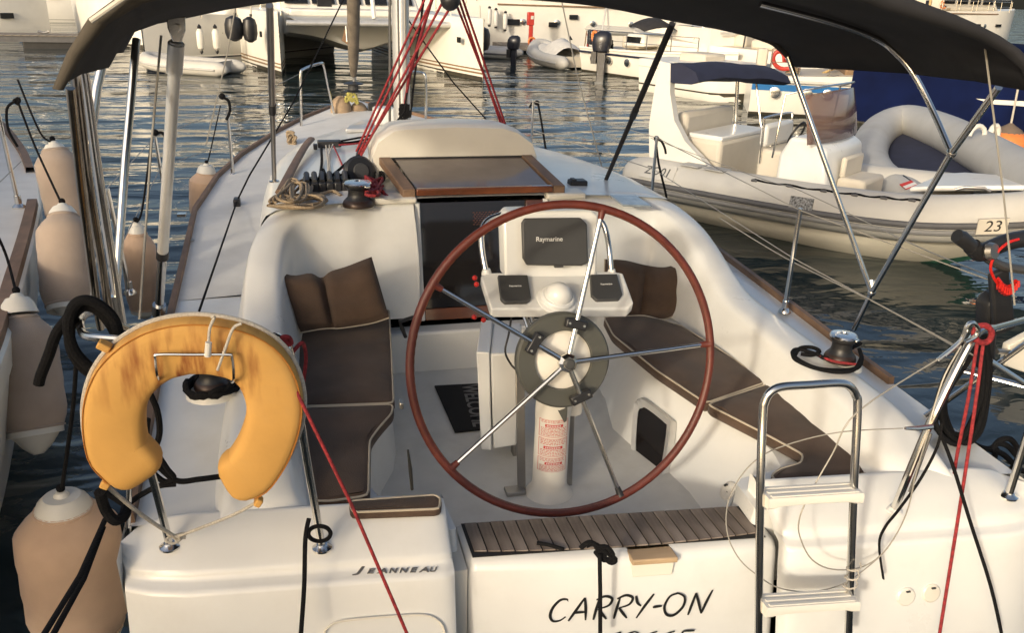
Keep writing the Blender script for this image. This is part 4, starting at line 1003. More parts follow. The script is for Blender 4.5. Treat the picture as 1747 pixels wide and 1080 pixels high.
# ------------------------------------------------------------------ loose things aboard
def offset_ring(P, d):
    n = len(P); out = []
    area = sum(P[i].x*P[(i+1) % n].y-P[(i+1) % n].x*P[i].y for i in range(n)); sg = 1 if area > 0 else -1
    for i in range(n):
        a, b, c = P[i-1], P[i], P[(i+1) % n]
        t1 = (b-a); t2 = (c-b); t1.z = t2.z = 0
        n1 = V(-t1.y, t1.x, 0).normalized(); n2 = V(-t2.y, t2.x, 0).normalized(); m = (n1+n2)
        if m.length < .2: m = n1
        m.normalize(); out.append(b+m*d*sg)
    return out
def cushion(plan, z, th, label, group, closed_smooth=3):
    P = [V(x, y, 0) for x, y in plan]
    # round corners by adding points near each vertex
    Q = []
    n = len(P)
    for i in range(n):
        a, b, c = P[i-1], P[i], P[(i+1) % n]; r = min(.03, (a-b).length*.3, (c-b).length*.3)
        p0 = b+(a-b).normalized()*r; p1 = b+(c-b).normalized()*r
        Q += [p0, p0*.25+b*.5+p1*.25, p1]
        L = (P[(i+1) % n]-b).length
        k = int(L/.12)
        e0 = p1; cn = P[(i+2) % n]; r2 = min(.03, L*.3); e1 = P[(i+1) % n]+(b-P[(i+1) % n]).normalized()*r2
        for j in range(1, k): Q.append(e0.lerp(e1, j/k))
    rn = random.Random(len(label)); 
    Z = lambda ring, zz, j=0: [V(p.x, p.y, zz+(rn.uniform(-j, j))) for p in ring]
    O = Q; rows = [Z(offset_ring(O, .008), z), Z(offset_ring(O, -.004), z+th*.25), Z(offset_ring(O, -.004), z+th*.7), Z(O, z+th*.96), Z(offset_ring(O, .008), z+th*1.04), Z(offset_ring(O, .018), z+th*1.10)]
    mb = MB().grid(rows, closed_v=True); k = len(Q); base = len(mb.v)-k
    from mathutils.geometry import delaunay_2d_cdt
    ring = rows[-1]; xs = [p.x for p in ring]; ysr = [p.y for p in ring]; pts = [p.xy for p in ring]
    gx = min(xs)
    def inside(x, y):
        r = False
        for i in range(k):
            a, b = ring[i], ring[i-1]
            if (a.y > y) != (b.y > y) and x < (b.x-a.x)*(y-a.y)/(b.y-a.y)+a.x: r = not r
        return r
    inner = []
    while gx < max(xs):
        gy = min(ysr)
        while gy < max(ysr):
            if inside(gx, gy) and min((V(gx, gy, 0)-V(q.x, q.y, 0)).length for q in ring) > .022: inner.append((gx, gy))
            gy += .05
        gx += .05
    vs, _, fs, ov, _, _ = delaunay_2d_cdt([Vector(p) for p in pts]+[Vector(p) for p in inner], [], [list(range(k))], 1, 1e-5)
    def puff(x, y):
        d = min((V(x, y, 0)-V(q.x, q.y, 0)).length for q in ring)
        return z+th*1.10+th*.22*min(1, d/.10)**.6+.0022*sin(23*x+9*y)+.0018*sin(31*y-11*x)
    mb.add([V(p.x, p.y, puff(p.x, p.y)) for p in vs], [tuple(f) for f in fs])
    mb.f.append(tuple(reversed(range(k))))
    c = V(sum(p.x for p in P)/n, sum(p.y for p in P)/n, z)
    t = empty('seat_cushion', c, label, 'cushion', group)
    obj('cushion_body', mb, BROWN, t, smooth=60)
    pip = [V(p.x, p.y, z+th*1.0) for p in offset_ring(O, .001)]
    obj('piping', MB().tube(pip, .0045, 8, closed=True), PIPING, t)
    return t
def px_plan(pts, z): return [tuple(W(*p, z=z).xy) for p in pts]
def cushions():
    g = 'brown piped cushions on the cockpit seats'; z = SEATZ; th = .052; zz = z+th
    cushion(px_plan([(498, 545), (664, 528), (668, 600), (672, 688), (505, 694), (496, 640)], zz), z, th, 'long brown cushion in front of the left brown pillow, cream piping', g)
    cushion(px_plan([(480, 697), (671, 690), (669, 705), (645, 732), (631, 752), (629, 846), (560, 856), (470, 850), (460, 760)], zz), z, th, 'brown cushion notched on its right side, under the red line', g)
    cushion(px_plan([(596, 856), (742, 846), (752, 852), (750, 870), (600, 876)], zz+.045), z+.066, .034, 'short brown helm cushion on the left stern seat', g)
    cushion(px_plan([(1030, 541), (1100, 538), (1163, 556), (1240, 604), (1308, 652), (1204, 688), (1120, 632), (1046, 572)], zz), z, th, 'long brown cushion under the right brown pillow', g)
    cushion(px_plan([(1310, 655), (1420, 728), (1528, 800), (1338, 832), (1314, 812), (1330, 800), (1366, 790), (1370, 776), (1345, 762), (1300, 738), (1206, 690)], zz), z, th, 'brown cushion with a curled end seen through the boarding ladder', g)
    # pillows: puffed grids between picked corners
    def pillow(A_, B_, depth, label, seam):
        """outl: top row px, bottom row px (same count) with y-planes"""
        (top, yt), (bot, yb) = A_, B_
        n = 24; m = 14
        tp = cat([V(*p, 0) for p in top], 8); bp = cat([V(*p, 0) for p in bot], 8)
        def samp(c, u):
            i = u*(len(c)-1); k = min(int(i), len(c)-2); return c[k].lerp(c[k+1], i-k)
        rows_f, rows_b = [], []; rim = []
        for i in range(m+1):
            v = i/m; rf, rb = [], []
            for j in range(n+1):
                u = j/n; a = samp(tp, u); b = samp(bp, u); p = a.lerp(b, v); y = yt+(yb-yt)*v
                q = W(p.x, p.y, y=y)
                e = (max(0, 1-(2*u-1)**6)*max(0, 1-(2*v-1)**4))**.6
                if seam: e *= 1-.75*math.exp(-((u-seam)/.045)**2)
                w = .006*sin(9*u+4*v)+.004*sin(17*v-5*u)
                d = (CAM_C-q).normalized()
                rf.append(q+d*(depth*e+w*e)); rb.append(q-d*(depth*.5*e))
            rows_f.append(rf); rows_b.append(rb)
        mb = MB().grid(rows_f); mb2 = MB().grid(rows_b); o = len(mb.v); mb.v += mb2.v; mb.f += [tuple(i+o for i in f) for f in mb2.f]
        t = empty('pillow', (rows_f[-1][n//2]), label, 'pillow', 'brown pillows against the cabin')
        obj('pillow_body', mb, BROWN, t, smooth=70)
        pp = [r[0] for r in rows_f]+rows_f[-1][1:]
        obj('piping', MB().tube(pp, .0045, 8), PIPING, t)
    pillow((((470, 461), (500, 470), (530, 466), (548, 474), (564, 463), (590, 455), (618, 444), (634, 438)), 1.97), (((512, 568), (532, 564), (550, 561), (566, 560), (580, 560), (615, 555), (640, 550), (664, 542)), 1.80), .07, 'peaked brown pillow with a centre seam on the left cockpit seat', .45)
    pillow((((1032, 442), (1066, 444), (1100, 452), (1130, 456), (1150, 452), (1173, 444)), 2.06), (((1030, 540), (1060, 541), (1090, 543), (1115, 544), (1140, 543), (1158, 530)), 1.92), .06, 'brown pillow half hidden behind the instrument console', .42)
cushions()
def doormat():
    P = [W(741, 658, z=SOLEZ+.012), W(818, 654, z=SOLEZ+.012), W(842, 730, z=SOLEZ+.012), W(776, 737, z=SOLEZ+.012)]
    t = empty('doormat', (P[0]+P[2])/2-V(0, 0, .012), 'black doormat reading WELCOME at the foot of the companionway', 'doormat')
    obj('mat_pile', MB().prism([p-V(0, 0, .01) for p in P], V(0, 0, .012)), MATBLK, t, bevel=.004)
    ex = (P[2]-P[1]); up = (P[1]-P[0])
    c = P[0].lerp(P[1], .72).lerp(P[3].lerp(P[2], .72), .5)
    text('lettering', 'WELCOME', frame(c+V(0, 0, .003), ex, up), .12, mat('mat_lettering', (.16, .155, .15), .9, bump=.5, bscale=200), t, extrude=.001, sx=.82, bold=.002)
doormat()
def lifebuoy():
    y0 = -.05
    ctr = [(416, 806), (428, 798), (452, 760), (468, 710), (466, 665), (444, 622), (402, 597), (335, 587), (272, 599), (225, 632), (202, 672), (196, 715), (202, 760), (216, 778), (226, 788)]
    c0 = W(335, 690, y=y0)
    path = cat([W(x, y, y=y0) for x, y in ctr], 4)
    t = empty('horseshoe_lifebuoy', W(335, 830, y=y0), 'yellow-orange horseshoe lifebuoy with white edge rope hanging on the stern rail', 'lifebuoy')
    m = len(path); rows = []
    N_ = 20; hw, ht = .078, .052
    for i, p in enumerate(path):
        tg = (path[min(i+1, m-1)]-path[max(i-1, 0)]).normalized(); out = V(0, -1, 0); sd = tg.cross(out).normalized()
        # blunt rounded ends
        d0 = sum((path[k+1]-path[k]).length for k in range(i)); d1 = sum((path[k+1]-path[k]).length for k in range(i, m-1))
        s_ = []
        for k in range(N_):
            a = 2*pi*k/N_; ca, sa = cos(a), sin(a)
            q = (abs(ca)**.42)*(1 if ca > 0 else -1); r = (abs(sa)**.5)*(1 if sa > 0 else -1)
            w = 1; r *= 1-(.10*max(0, sin(i*2.4+1))*(.5-.5*q*(1 if sd.dot(p-c0) > 0 else -1))+.02*sin(i*.9+3*q))*max(0, 1-abs(i/m-.5)*3.2)
            s_.append(p+sd*hw*q*w+out*ht*r)
        rows.append(s_)
    def endcap(row, p, tg):
        res = []
        for f, sc_ in ((.022, .97), (.038, .88), (.052, .72), (.060, .45), (.063, .12)):
            res.append([p+(q-p)*sc_+tg*f for q in row])
        return res
    t0 = (path[0]-path[1]).normalized(); t1 = (path[-1]-path[-2]).normalized()
    rows = list(reversed(endcap(rows[0], path[0], t0)))+rows+endcap(rows[-1], path[-1], t1)
    mb = MB().grid(rows, closed_v=True); n = len(rows)
    mb.f += [tuple(range(N_)), tuple((n-1)*N_+k for k in reversed(range(N_)))]
    m_ = ORANGE
    body = obj('buoy_body', mb, m_, t, smooth=60)
    # rust streaks are on the fabric around the wire bracket (part of the dirt), raised hems:
    edge = []
    for i in range(0, m, 2):
        p = path[i]; tg = (path[min(i+1, m-1)]-path[max(i-1, 0)]).normalized(); sd = tg.cross(V(0, -1, 0)).normalized()
        rad = (p-c0); sg = 1 if sd.dot(rad) > 0 else -1
        edge.append(p+sd*sg*(hw+.004)+V(0, .012, 0))
    e0, e1 = W(440, 856, y=y0), W(178, 826, y=y0)
    edge = [e0]+edge[1:-1]+[e1]
    obj('edge_rope', MB().tube(cat(edge, 3), .0068, 8), WHITER, t)
    for p, sz in ((W(441, 856, y=y0-.01), (.02, .03, .026)), (W(180, 826, y=y0-.01), (.024, .03, .022)), (W(178, 590, y=y0-.012), (.034, .035, .02)), (W(494, 648, y=y0-.012), (.03, .035, .024))):
        obj('rope_tab', MB().box(p, sz, Matrix.Rotation(.6, 3, 'Y')), ORANGE, t, bevel=.004)
    for kk in (.93,):
        sm = []
        for i in range(1, m-1):
            p = path[i]; tg = (path[i+1]-path[i-1]).normalized(); sd = tg.cross(V(0, -1, 0)).normalized(); sm.append(p+sd*hw*kk*(1 if sd.dot(p-c0) > 0 else -1)+V(0, -ht*.80, 0))
        obj('seam', MB().tube(sm, .0019, 6), SEAMO, t)
    for f_ in ():
        i = int(f_*m); p = path[i]; tg = (path[i+1]-path[i-1]).normalized(); sd = tg.cross(V(0, -1, 0)).normalized()
        obj('seam', MB().tube([p+sd*hw*q_*1.0+V(0, -ht*(1.0-.10*abs(q_)**5), 0) for q_ in [-.93+1.86*j/8 for j in range(9)]], .0019, 6), SEAMO, t)
    # second rope: ties hang from the buoy down to the rail foot
    f = W(300, 917, y=.12)
    obj('tie_rope', MB().tube(cat([e1, W(225, 866, y=.0), W(262, 893, y=.06), f], 5), .0062, 8), WHITER, t)
    obj('tie_rope', MB().tube(cat([e0, W(400, 878, y=.0), W(345, 900, y=.05), f], 5), .005, 8), WHITER, t)
    kn = MB(); rn = random.Random(2)
    kn.tube(cat([f+V(rn.uniform(-.03, .03), rn.uniform(-.02, .01), rn.uniform(-.015, .02)) for _ in range(10)], 5), .0045, 8)
    obj('tie_knot', kn, WHITER, t)
    # stainless wire bracket that clasps the top
    yb = -.125
    br = [W(272, 650, y=yb+.05), W(268, 640, y=yb), W(265, 612, y=yb), W(270, 605, y=yb), W(330, 605, y=yb), W(388, 605, y=yb), W(396, 610, y=yb), W(399, 645, y=yb), W(396, 652, y=yb+.05)]
    obj('wire_bracket', MB().tube(cat(br, 4), .0042, 8), STEEL, t)
    for a in (((360, 542), (366, 540), (358, 560), (356, 580), (355, 596)), ((412, 552), (398, 560), (386, 590), (371, 632))):
        obj('tie_cord', MB().tube(cat([W(*p, y=-.125) for p in a], 4), .004, 8), WHITER, t)
    obj('cord_lock', MB().tube([W(356, 584, y=-.135), W(354, 608, y=-.135)], .0085, 10), VINYL, t)
lifebuoy()
def fender(top, bot, R, cover, label, line=None, group=None, capm=VINYL, point=0, frac=.13, lr=.006):
    top, bot = Vector(top), Vector(bot); ax = (bot-top); L = ax.length; a = ax.normalized()
    t = empty('fender', bot, label, 'fender', group)
    # white ends show above and below the fabric cover
    obj('fender_end', MB().lathe([(.012, 0), (.022, .004), (.03, .02), (R*.34, .022), (R*.46, .045), (R*.56, .09)], top, 24, axis=a), capm, t)
    prof = []
    for k in range(13):
        f = k/12; d = L*(frac+(1-2*frac)*f)
        r = R*.97*(1-.46*max(0, 1-f/.17)**1.15-.16*max(0, (f-.86)/.14)**1.5)*(1+.012*sin(k*2.1))
        prof.append((r, d))
    d0 = prof[0]; prof = [(d0[0]*.93, d0[1]-.004), (d0[0]*.985, d0[1]-.010)]+prof+[(prof[-1][0]*.96, prof[-1][1]+.012)]
    obj('fabric_cover', MB().lathe(prof, top, 32, axis=a, cap=False), cover, t)
    for r_, d_ in (prof[2], prof[-2]):
        u_ = a.orthogonal().normalized(); w_ = a.cross(u_)
        obj('cover_hem', MB().tube([top+a*d_+u_*cos(q_)*r_*(1.005+.012*sin(9*q_))+w_*sin(q_)*r_*(1.005+.012*sin(9*q_)) for q_ in [2*pi*k/40 for k in range(40)]], .0055, 6, closed=True), cover, t)
    obj('fender_end', MB().lathe([(R*.82, L*(1-frac)-.02), (R*.8, L*(1-frac)+.03), (R*.66, L-.08), (R*.40, L-.03), (.03, L-.008), (.02, L)], top, 24, axis=a), capm, t)
    if line:
        obj('fender_line', MB().tube(cat([top+a*.01]+[Vector(p) for p in line], 5), lr, 8), BLACKR, t)
        obj('line_knot', MB().sphere(top-a*.012, .017, 10, 6), BLACKR, t)
    return t
def fenders():
    g = 'cloth covered fenders between the two yachts'
    sc_ = lambda p, wpx: wpx/2/FPX*((p-CAM_C).dot(_F))
    p = W(104, 838, x=-1.97); b = p+V(-.02, -.0, -.72)
    fender(p, b, sc_(p+V(0, 0, -.3), 168), TAUPE, 'big beige cloth fender at the lower left beside the transom', [W(124, 700, x=-1.85), W(130, 615, x=-1.80)], g, frac=.11, lr=.0075)
    p = W(28, 500, x=-2.22); b = W(66, 775, x=-2.16); b = p+(b-p)
    fender(p, b, sc_(p, 108), TAUPED, 'greyish cloth fender with a white foot on the left yacht', [W(12, 440, x=-2.3), W(-5, 400, x=-2.3)], g, frac=.16)
    p = W(106, 347, x=-2.22); b = W(122, 545, x=-2.18)
    fender(p, b, sc_(p, 90), TAUPED, 'cloth fender hanging between two others beside the left yacht', [W(60, 250, x=-2.45), W(30, 172, x=-2.5)], g, frac=.12)
    p = W(90, 240, x=-2.45); b = W(126, 400, x=-2.38)
    fender(p, b, sc_(p, 76), TAUPED, 'farthest of the three fenders hung on the left yacht', [W(68, 225, x=-2.5), W(30, 135, x=-2.6)], g, frac=.1)
    p = W(352, 278, x=-1.88); b = p+V(-.06, .0, -.62)
    fender(p, b, sc_(p, 58), TAUPE, 'beige fender with white top below the port stanchion', [W(358, 262, x=-1.85), W(376, 180, x=-1.80)], g, frac=.16)
    p = W(232, 378, x=-1.98); b = p+V(-.02, .0, -.62)
    fender(p, b, sc_(p, 58), TAUPE, 'brownish fender outside the port rail behind the steel poles', [W(243, 355, x=-1.93), W(258, 240, x=-1.88)], g, frac=.12)
fenders()
def ropes():
    def coil(name, c, n, R, ax, r, m, label, cat_, extra=(), seed=0, sq=1.0, spread=.02, group=None):
        rn = random.Random(seed); ax = Vector(ax).normalized(); u = ax.orthogonal().normalized(); w = ax.cross(u); mb = MB(); pts = []
        for k in range(n*12):
            a = 2*pi*k/12; rr = R*(1+rn.uniform(-.07, .07)); pts.append(Vector(c)+u*cos(a)*rr*sq+w*sin(a)*rr+ax*rn.uniform(-spread, spread))
        mb.tube(cat(pts, 3), r, 8)
        o = obj(name, mb, m, None, label, cat_, group, at=c)
        return o
    # fat black mooring line coil on the port quarter rail: two loops and a hanging tail
    t = empty('rope_coil', W(150, 590, y=.32), 'thick black mooring rope looped over the port rail corner', 'rope')
    for k, (pts) in enumerate((((205, 590), (196, 548), (172, 522), (146, 512), (126, 522), (116, 556), (126, 596), (150, 624), (178, 640), (196, 630)), ((210, 600), (190, 556), (165, 528), (140, 524), (122, 545), (120, 590), (140, 625), (176, 650), (205, 660)), ((205, 580), (182, 530), (150, 516), (128, 530), (112, 548), (96, 570), (84, 604), (70, 640), (66, 656)))):
        obj('rope_loop', MB().tube(cat([W(*p, y=.30+.03*k) for p in pts], 6), .0165, 10), BLACKR, t)
    # more of the same line lying on the port side deck
    t = empty('deck_rope', W(240, 720, y=.25), 'black rope running along the port quarter behind the lifebuoy', 'rope')
    for pts in (((250, 660), (268, 700), (272, 740), (262, 765), (250, 745), (252, 715)), ((262, 765), (285, 800), (296, 815), (280, 822), (255, 800), (262, 790), (300, 820), (340, 818), (385, 812)), ((300, 826), (270, 830), (240, 845), (215, 860), (195, 850), (175, 838))):
        obj('rope_run', MB().tube(cat([W(*p, y=.33) for p in pts], 6), .010, 8), BLACKR, t)
    t = coil('winch_rope', W(362, 658, z=1.28), 3, .095, V(0, .1, 1), .0105, BLACKR, 'black line wound round the port cockpit winch', 'rope', seed=3)
    # starboard winch: line thrown round its base
    t = empty('winch_rope', W(1425, 622, z=1.28), 'black line lying in loops around the starboard winch', 'rope')
    for pts in (((1466, 596), (1470, 612), (1462, 628), (1430, 632), (1392, 628), (1362, 614), (1352, 602), (1362, 596), (1392, 604), (1412, 612), (1440, 600), (1468, 586)), ((1356, 606), (1366, 594), (1386, 593), (1398, 600), (1384, 606), (1366, 604)), ((1352, 603), (1358, 614), (1390, 628), (1430, 635), (1458, 630), (1470, 610))):
        obj('rope_loop', MB().tube(cat([W(*p, z=1.30) for p in pts], 5), .0095, 8), BLACKR, t)
    obj('rope_loop', MB().tube(cat([W(1400, 608, z=1.302), W(1420, 616, z=1.302), W(1445, 620, z=1.302), W(1462, 622, z=1.302)], 4), .006, 8), REDR, t)
    # beige coil on the cabin top
    t = empty('rope_hank', W(500, 345, z=1.64), 'tangled hank of beige rope on the port cabin top', 'rope')
    rn = random.Random(7)
    for k in range(9):
        pts = [(456+rn.uniform(0, 14), 347+rn.uniform(-7, 5)), (475+rn.uniform(-5, 5), 337+rn.uniform(-5, 5)), (505+rn.uniform(-8, 8), 336+rn.uniform(-5, 5)), (540+rn.uniform(-8, 8), 336+rn.uniform(-5, 6)), (556+rn.uniform(-6, 6), 345+rn.uniform(-3, 3)), (530+rn.uniform(-8, 8), 351+rn.uniform(-3, 4)), (490+rn.uniform(-8, 8), 353+rn.uniform(-4, 3)), (461+rn.uniform(-3, 8), 351)]
        obj('hank_strand', MB().tube(cat([W(*p, z=1.645+.008*k+rn.uniform(0, .008)) for p in pts], 5), .0075, 8), BEIGER, t)
    for k in range(9):
        cx_ = 508+rn.uniform(-16, 12); pts = [(cx_-20+rn.uniform(-8, 8), 332+rn.uniform(-4, 8)), (cx_-12+rn.uniform(-5, 5), 314+rn.uniform(-8, 8)), (cx_+4+rn.uniform(-5, 5), 307+rn.uniform(-3, 8)), (cx_+14+rn.uniform(-5, 6), 318+rn.uniform(-4, 4)), (cx_+10, 336+rn.uniform(-4, 4)), (cx_-8, 341+rn.uniform(-4, 4))]
        obj('hank_turn', MB().tube(cat([W(*p, z=1.68+.005*k) for p in pts], 5, closed=True), .008, 8, closed=True), BEIGER, t)
    obj('hank_whipping', MB().tube([W(500+34*i/40, 350+2*sin(i*1.6), z=1.70+.012*cos(i*1.6)) for i in range(41)], .006, 6), BEIGER, t)
    obj('hank_tail', MB().tube(cat([W(520, 328, z=1.68), W(545, 331, z=1.66), W(568, 326, z=1.66), W(582, 334, z=1.65)], 5), .010, 8), BEIGER, t)
    # red line stuffed into a tangle beside the winch
    t = empty('red_rope_tangle', W(642, 318, z=1.66), 'bright red rope bundled beside the cabin-top winch', 'rope')
    for k in range(9):
        pts = [(628+rn.uniform(-6, 26), 302+rn.uniform(-2, 30)) for _ in range(6)]
        obj('rope_turn', MB().tube(cat([W(*p, z=1.68+rn.uniform(0, .05)) for p in pts], 5, closed=True), .009, 8, closed=True), REDR, t)
    obj('rope_turn', MB().tube(cat([W(650, 325, z=1.67), W(656, 332, z=1.67), W(662, 337, z=1.66)], 4), .013, 8), REDR, t)
    # black coil and fenders lines on the starboard pushpit
    t = empty('rope_coil', W(1650, 690, y=.3), 'long black rope coil hung on the starboard pushpit', 'rope')
    for k in range(19):
        dx = rn.uniform(-18, 16); a = rn.uniform(-10, 10)
        pts = [(1672+dx*.4, 575+a), (1640+dx, 620), (1608+dx*.5, 680), (1612+dx, 730), (1640+dx*.7, 752+a), (1664+dx, 735), (1680+dx*.5, 680), (1684+dx*.5, 620)]
        obj('rope_loop', MB().tube(cat([W(*p, y=.18+.008*k) for p in pts], 5, closed=True), .0105, 8, closed=True), BLACKR, t)
    for pts in (((1650, 745), (1664, 760), (1690, 766), (1706, 752), (1724, 750), (1738, 772), (1730, 796), (1712, 806), (1696, 790), (1700, 765)), ((1690, 768), (1712, 776), (1738, 800), (1752, 806)), ((1700, 756), (1720, 762), (1742, 786), (1756, 790))):
        obj('rope_loop', MB().tube(cat([W(*p, y=.30) for p in pts], 5), .0125, 8), BLACKR, t)
    # red lines: port stay-line and starboard hanging lines, each its own line
    t = empty('mooring_line', W(512, 650, y=-.06), 'thin red line running from the port pushpit down across the transom', 'line')
    obj('line_run', MB().tube([W(492, 640, y=-.08), W(600, 862, y=-.16), W(697, 1088, y=-.25)], .0052, 8), REDR, t)
    obj('line_end', MB().tube(cat([W(500, 600, y=.06), W(516, 585, y=.08), W(522, 610, y=.10), W(518, 650, y=.1)], 5), .006, 8), REDR, t)
    kn = MB(); kn.tube(cat([W(482+rn.uniform(-12, 14), 580+rn.uniform(-7, 9), y=.04) for _ in range(10)], 4), .007, 8)
    obj('line_knot', kn, REDR, t)
    t = empty('hanging_line', W(1672, 570, y=.05-.16), 'doubled red line knotted on the starboard pushpit rail', 'line')
    obj('line_run', MB().tube(cat([W(1668, 580, y=.03-.16), W(1652, 680, y=.0-.16), W(1634, 770, y=-.01-.16), W(1628, 808, y=-.01-.16)], 4), .0058, 8), REDR, t)
    obj('line_run', MB().tube(cat([W(1678, 580, y=.03-.16), W(1664, 690, y=-.04-.16), W(1640, 850, y=-.08-.16), W(1602, 1088, y=-.16-.16)], 4), .0058, 8), REDR, t)
    kn = MB()
    for i in range(3): kn.tube(cat([W(1677+15*cos(a+i), 570+15*sin(a+i), y=.02-.16+.012*i) for a in [q*pi/4 for q in range(8)]], 3, closed=True), .010, 8, closed=True)
    obj('line_knot', kn, REDR, t)
    # black mooring lines over the transom
    t = empty('mooring_line', W(548, 905, y=.06), 'black mooring line looped round the port rail leg', 'line')
    obj('line_run', MB().tube(cat([W(527, 885, y=.05), W(521, 920, y=.01), W(519, 1000, y=-.05), W(513, 1088, y=-.11)], 5), .0075, 8), BLACKR, t)
    obj('line_loop', MB().tube(cat([W(545+19*cos(a), 911+13*sin(a), y=.06+.02*sin(a)) for a in [k*pi/4 for k in range(8)]], 4, closed=True), .007, 8, closed=True), BLACKR, t)
    t = empty('mooring_line', W(1025, 945, y=-.10), 'black line knotted at the wooden platform handle', 'line')
    obj('line_run', MB().tube([W(1023, 945, y=-.11), W(1024, 1010, y=-.12), W(1024, 1090, y=-.14)], .0075, 8), BLACKR, t)
    for pts in (((1018, 930), (1030, 940), (1050, 955), (1040, 960), (1022, 940), (1012, 928), (1000, 932)), ((1015, 935), (1035, 934), (1046, 950), (1030, 956), (1016, 942)), ((990, 936), (1004, 926), (1016, 930), (1032, 950))):
        obj('line_knot', MB().tube(cat([W(*p, y=-.10) for p in pts], 5), .0085, 8), BLACKR, t)
    obj('line_end', MB().tube(cat([W(916, 927, z=.97), W(935, 930, z=.97), W(962, 938, z=.97)], 5), .007, 8), BLACKR, t)
    t = empty('fender_strap', W(170, 900, x=-1.6), 'pair of flat black straps slanting past the big beige fender', 'strap')
    for pts in (((180, 885), (138, 980), (72, 1088)), ((176, 900), (142, 990), (88, 1088))):
        obj('strap_run', MB().tube([W(*p, x=-1.62) for p in pts], .0085, 8, flat=.35, up=V(0, 1, 0)), BLACKR, t)
    obj('strap_loop', MB().tube(cat([W(170, 840, x=-1.6), W(180, 870, x=-1.6), W(196, 888, x=-1.58), W(212, 880, x=-1.56), W(216, 862, x=-1.56)], 5), .016, 8), BLACKR, t)
    t = empty('black_cord', W(1605, 730, y=.0-.2), 'black cords crossing from the starboard pushpit down the transom', 'cord')
    obj('cord_run', MB().tube(cat([W(1597, 722, y=.0-.2), W(1624, 790, y=-.03-.2), W(1655, 890, y=-.07-.2), W(1690, 1000, y=-.12-.2), W(1710, 1088, y=-.16-.2)], 4), [.0045, .005, .006, .0075, .008]+[.006]*0 if False else .0062, 8), BLACKR, t)
    obj('cord_run', MB().tube(cat([W(1606, 722, y=.0-.2), W(1600, 760, y=-.02-.2), W(1572, 815, y=-.02-.2), W(1535, 868, y=-.02-.2), W(1510, 900, y=-.02-.2), W(1500, 930, y=-.02-.2), W(1507, 988, y=-.03-.2)], 5), .0065, 8, flat=.5), BLACKR, t)
    # gate wires: pelican hook, turnbuckle, loose loops hanging over the transom
    t = empty('gate_wire', W(1650, 570, y=.05-.2), 'loose stainless gate wires with a pelican hook beside the ladder', 'wire')
    obj('wire_run', MB().tube(cat([W(1610, 607, y=.04-.2), W(1464, 702, y=-.02-.2), W(1420, 775, y=-.02-.2), W(1378, 850, y=-.03-.2), W(1363, 890, y=-.04-.2), W(1366, 920, y=-.04-.2), W(1385, 955, y=-.05-.2), W(1420, 972, y=-.05-.2), W(1470, 968, y=-.05-.2), W(1510, 940, y=-.05-.2), W(1545, 880, y=-.04-.2), W(1565, 800, y=-.03-.2), W(1585, 735, y=-.02-.2)], 5), .0026, 6), WIREG, t)
    obj('wire_run', MB().tube(cat([W(1540, 731, y=.0-.2), W(1430, 738, y=.02-.2), W(1340, 760, y=.05-.2), W(1290, 785, y=.08-.2), W(1256, 825, y=.10-.2), W(1240, 868, y=.08-.2), W(1242, 915, y=.03-.2), W(1262, 955, y=.0-.2), W(1292, 982, y=-.04-.2), W(1330, 1004, y=-.06-.2), W(1385, 1010, y=-.06-.2), W(1440, 996, y=-.06-.2), W(1490, 960, y=-.05-.2), W(1515, 935, y=-.04-.2)], 5), .0022, 6), WIREG, t)
    obj('pelican_hook', MB().tube(cat([W(1612, 606, y=.04-.2), W(1640, 580, y=.04-.2), W(1650, 556, y=.04-.2), W(1660, 551, y=.04-.2), W(1669, 561, y=.04-.2), W(1664, 574, y=.04-.2), W(1646, 584, y=.04-.2)], 5), .0072, 8), STEEL, t)
    obj('wire_swage', MB().tube([W(1600, 614, y=.04-.2), W(1628, 592, y=.04-.2)], .0065, 8), STEEL, t)
    obj('turnbuckle', MB().tube([W(1544, 731, y=.0-.2), W(1564, 731, y=-.0-.2), W(1590, 728, y=-.0-.2)], [.005, .009, .009], 8), STEEL, t)
    obj('turnbuckle', MB().tube([W(1588, 740, y=.0-.2), W(1552, 840, y=-.02-.2)], .0055, 8), STEEL, t)
    # grey thin wire up the pushpit leg
    obj('wire_run', MB().tube(cat([W(1640, 590, y=.05-.2), W(1612, 640, y=.03-.2), W(1595, 690, y=.02-.2), W(1580, 740, y=.0-.2), W(1552, 812, y=-.02-.2)], 4), .003, 6), WIREG, t)
ropes()
# ------------------------------------------------------------------ the yacht alongside to port
WHULL = mat('hull_paint', (.76, .74, .68), .28, var=.03, dirt=.12, vscale=1.2)
GHULL = mat('grey_hull_paint', (.55, .54, .50), .35, var=.04, dirt=.15, vscale=1.2)
NAVY = mat('navy_canvas', (.018, .022, .05), .85, var=.1, bump=.2, bscale=80)
NAVYP = mat('navy_paint', (.012, .016, .04), .3)
BLUES = mat('blue_stripe', (.03, .16, .42), .4)
BOTTOM = mat('antifouling', (.05, .042, .028), .8, var=.25, vscale=4)
WINDOW = mat('dark_window', (.015, .016, .018), .08)
WOODT = mat('wooden_trim', (.25, .16, .09), .6, var=.15)
TUBEW = mat('white_hypalon', (.50, .49, .46), .5, var=.04, dirt=.2, vscale=2)
TUBEG = mat('grey_hypalon', (.42, .42, .41), .55, var=.05, dirt=.22, vscale=2)
DGREY = mat('dark_grey_rubber', (.10, .10, .105), .7, var=.1)
SEATW = mat('boat_upholstery', (.60, .55, .46), .6, var=.04, dirt=.15, vscale=3)
OUTB = mat('outboard_cowl', (.018, .020, .03), .3, var=.2)
DOCK = mat('dock_boards', (.28, .25, .21), .85, var=.15, vscale=2, wave=(8, (1, .1, 1), .5))
RED = mat('red_paint', (.5, .045, .03), .5, var=.1)
ORNG = mat('orange_plastic', (.72, .22, .06), .5)
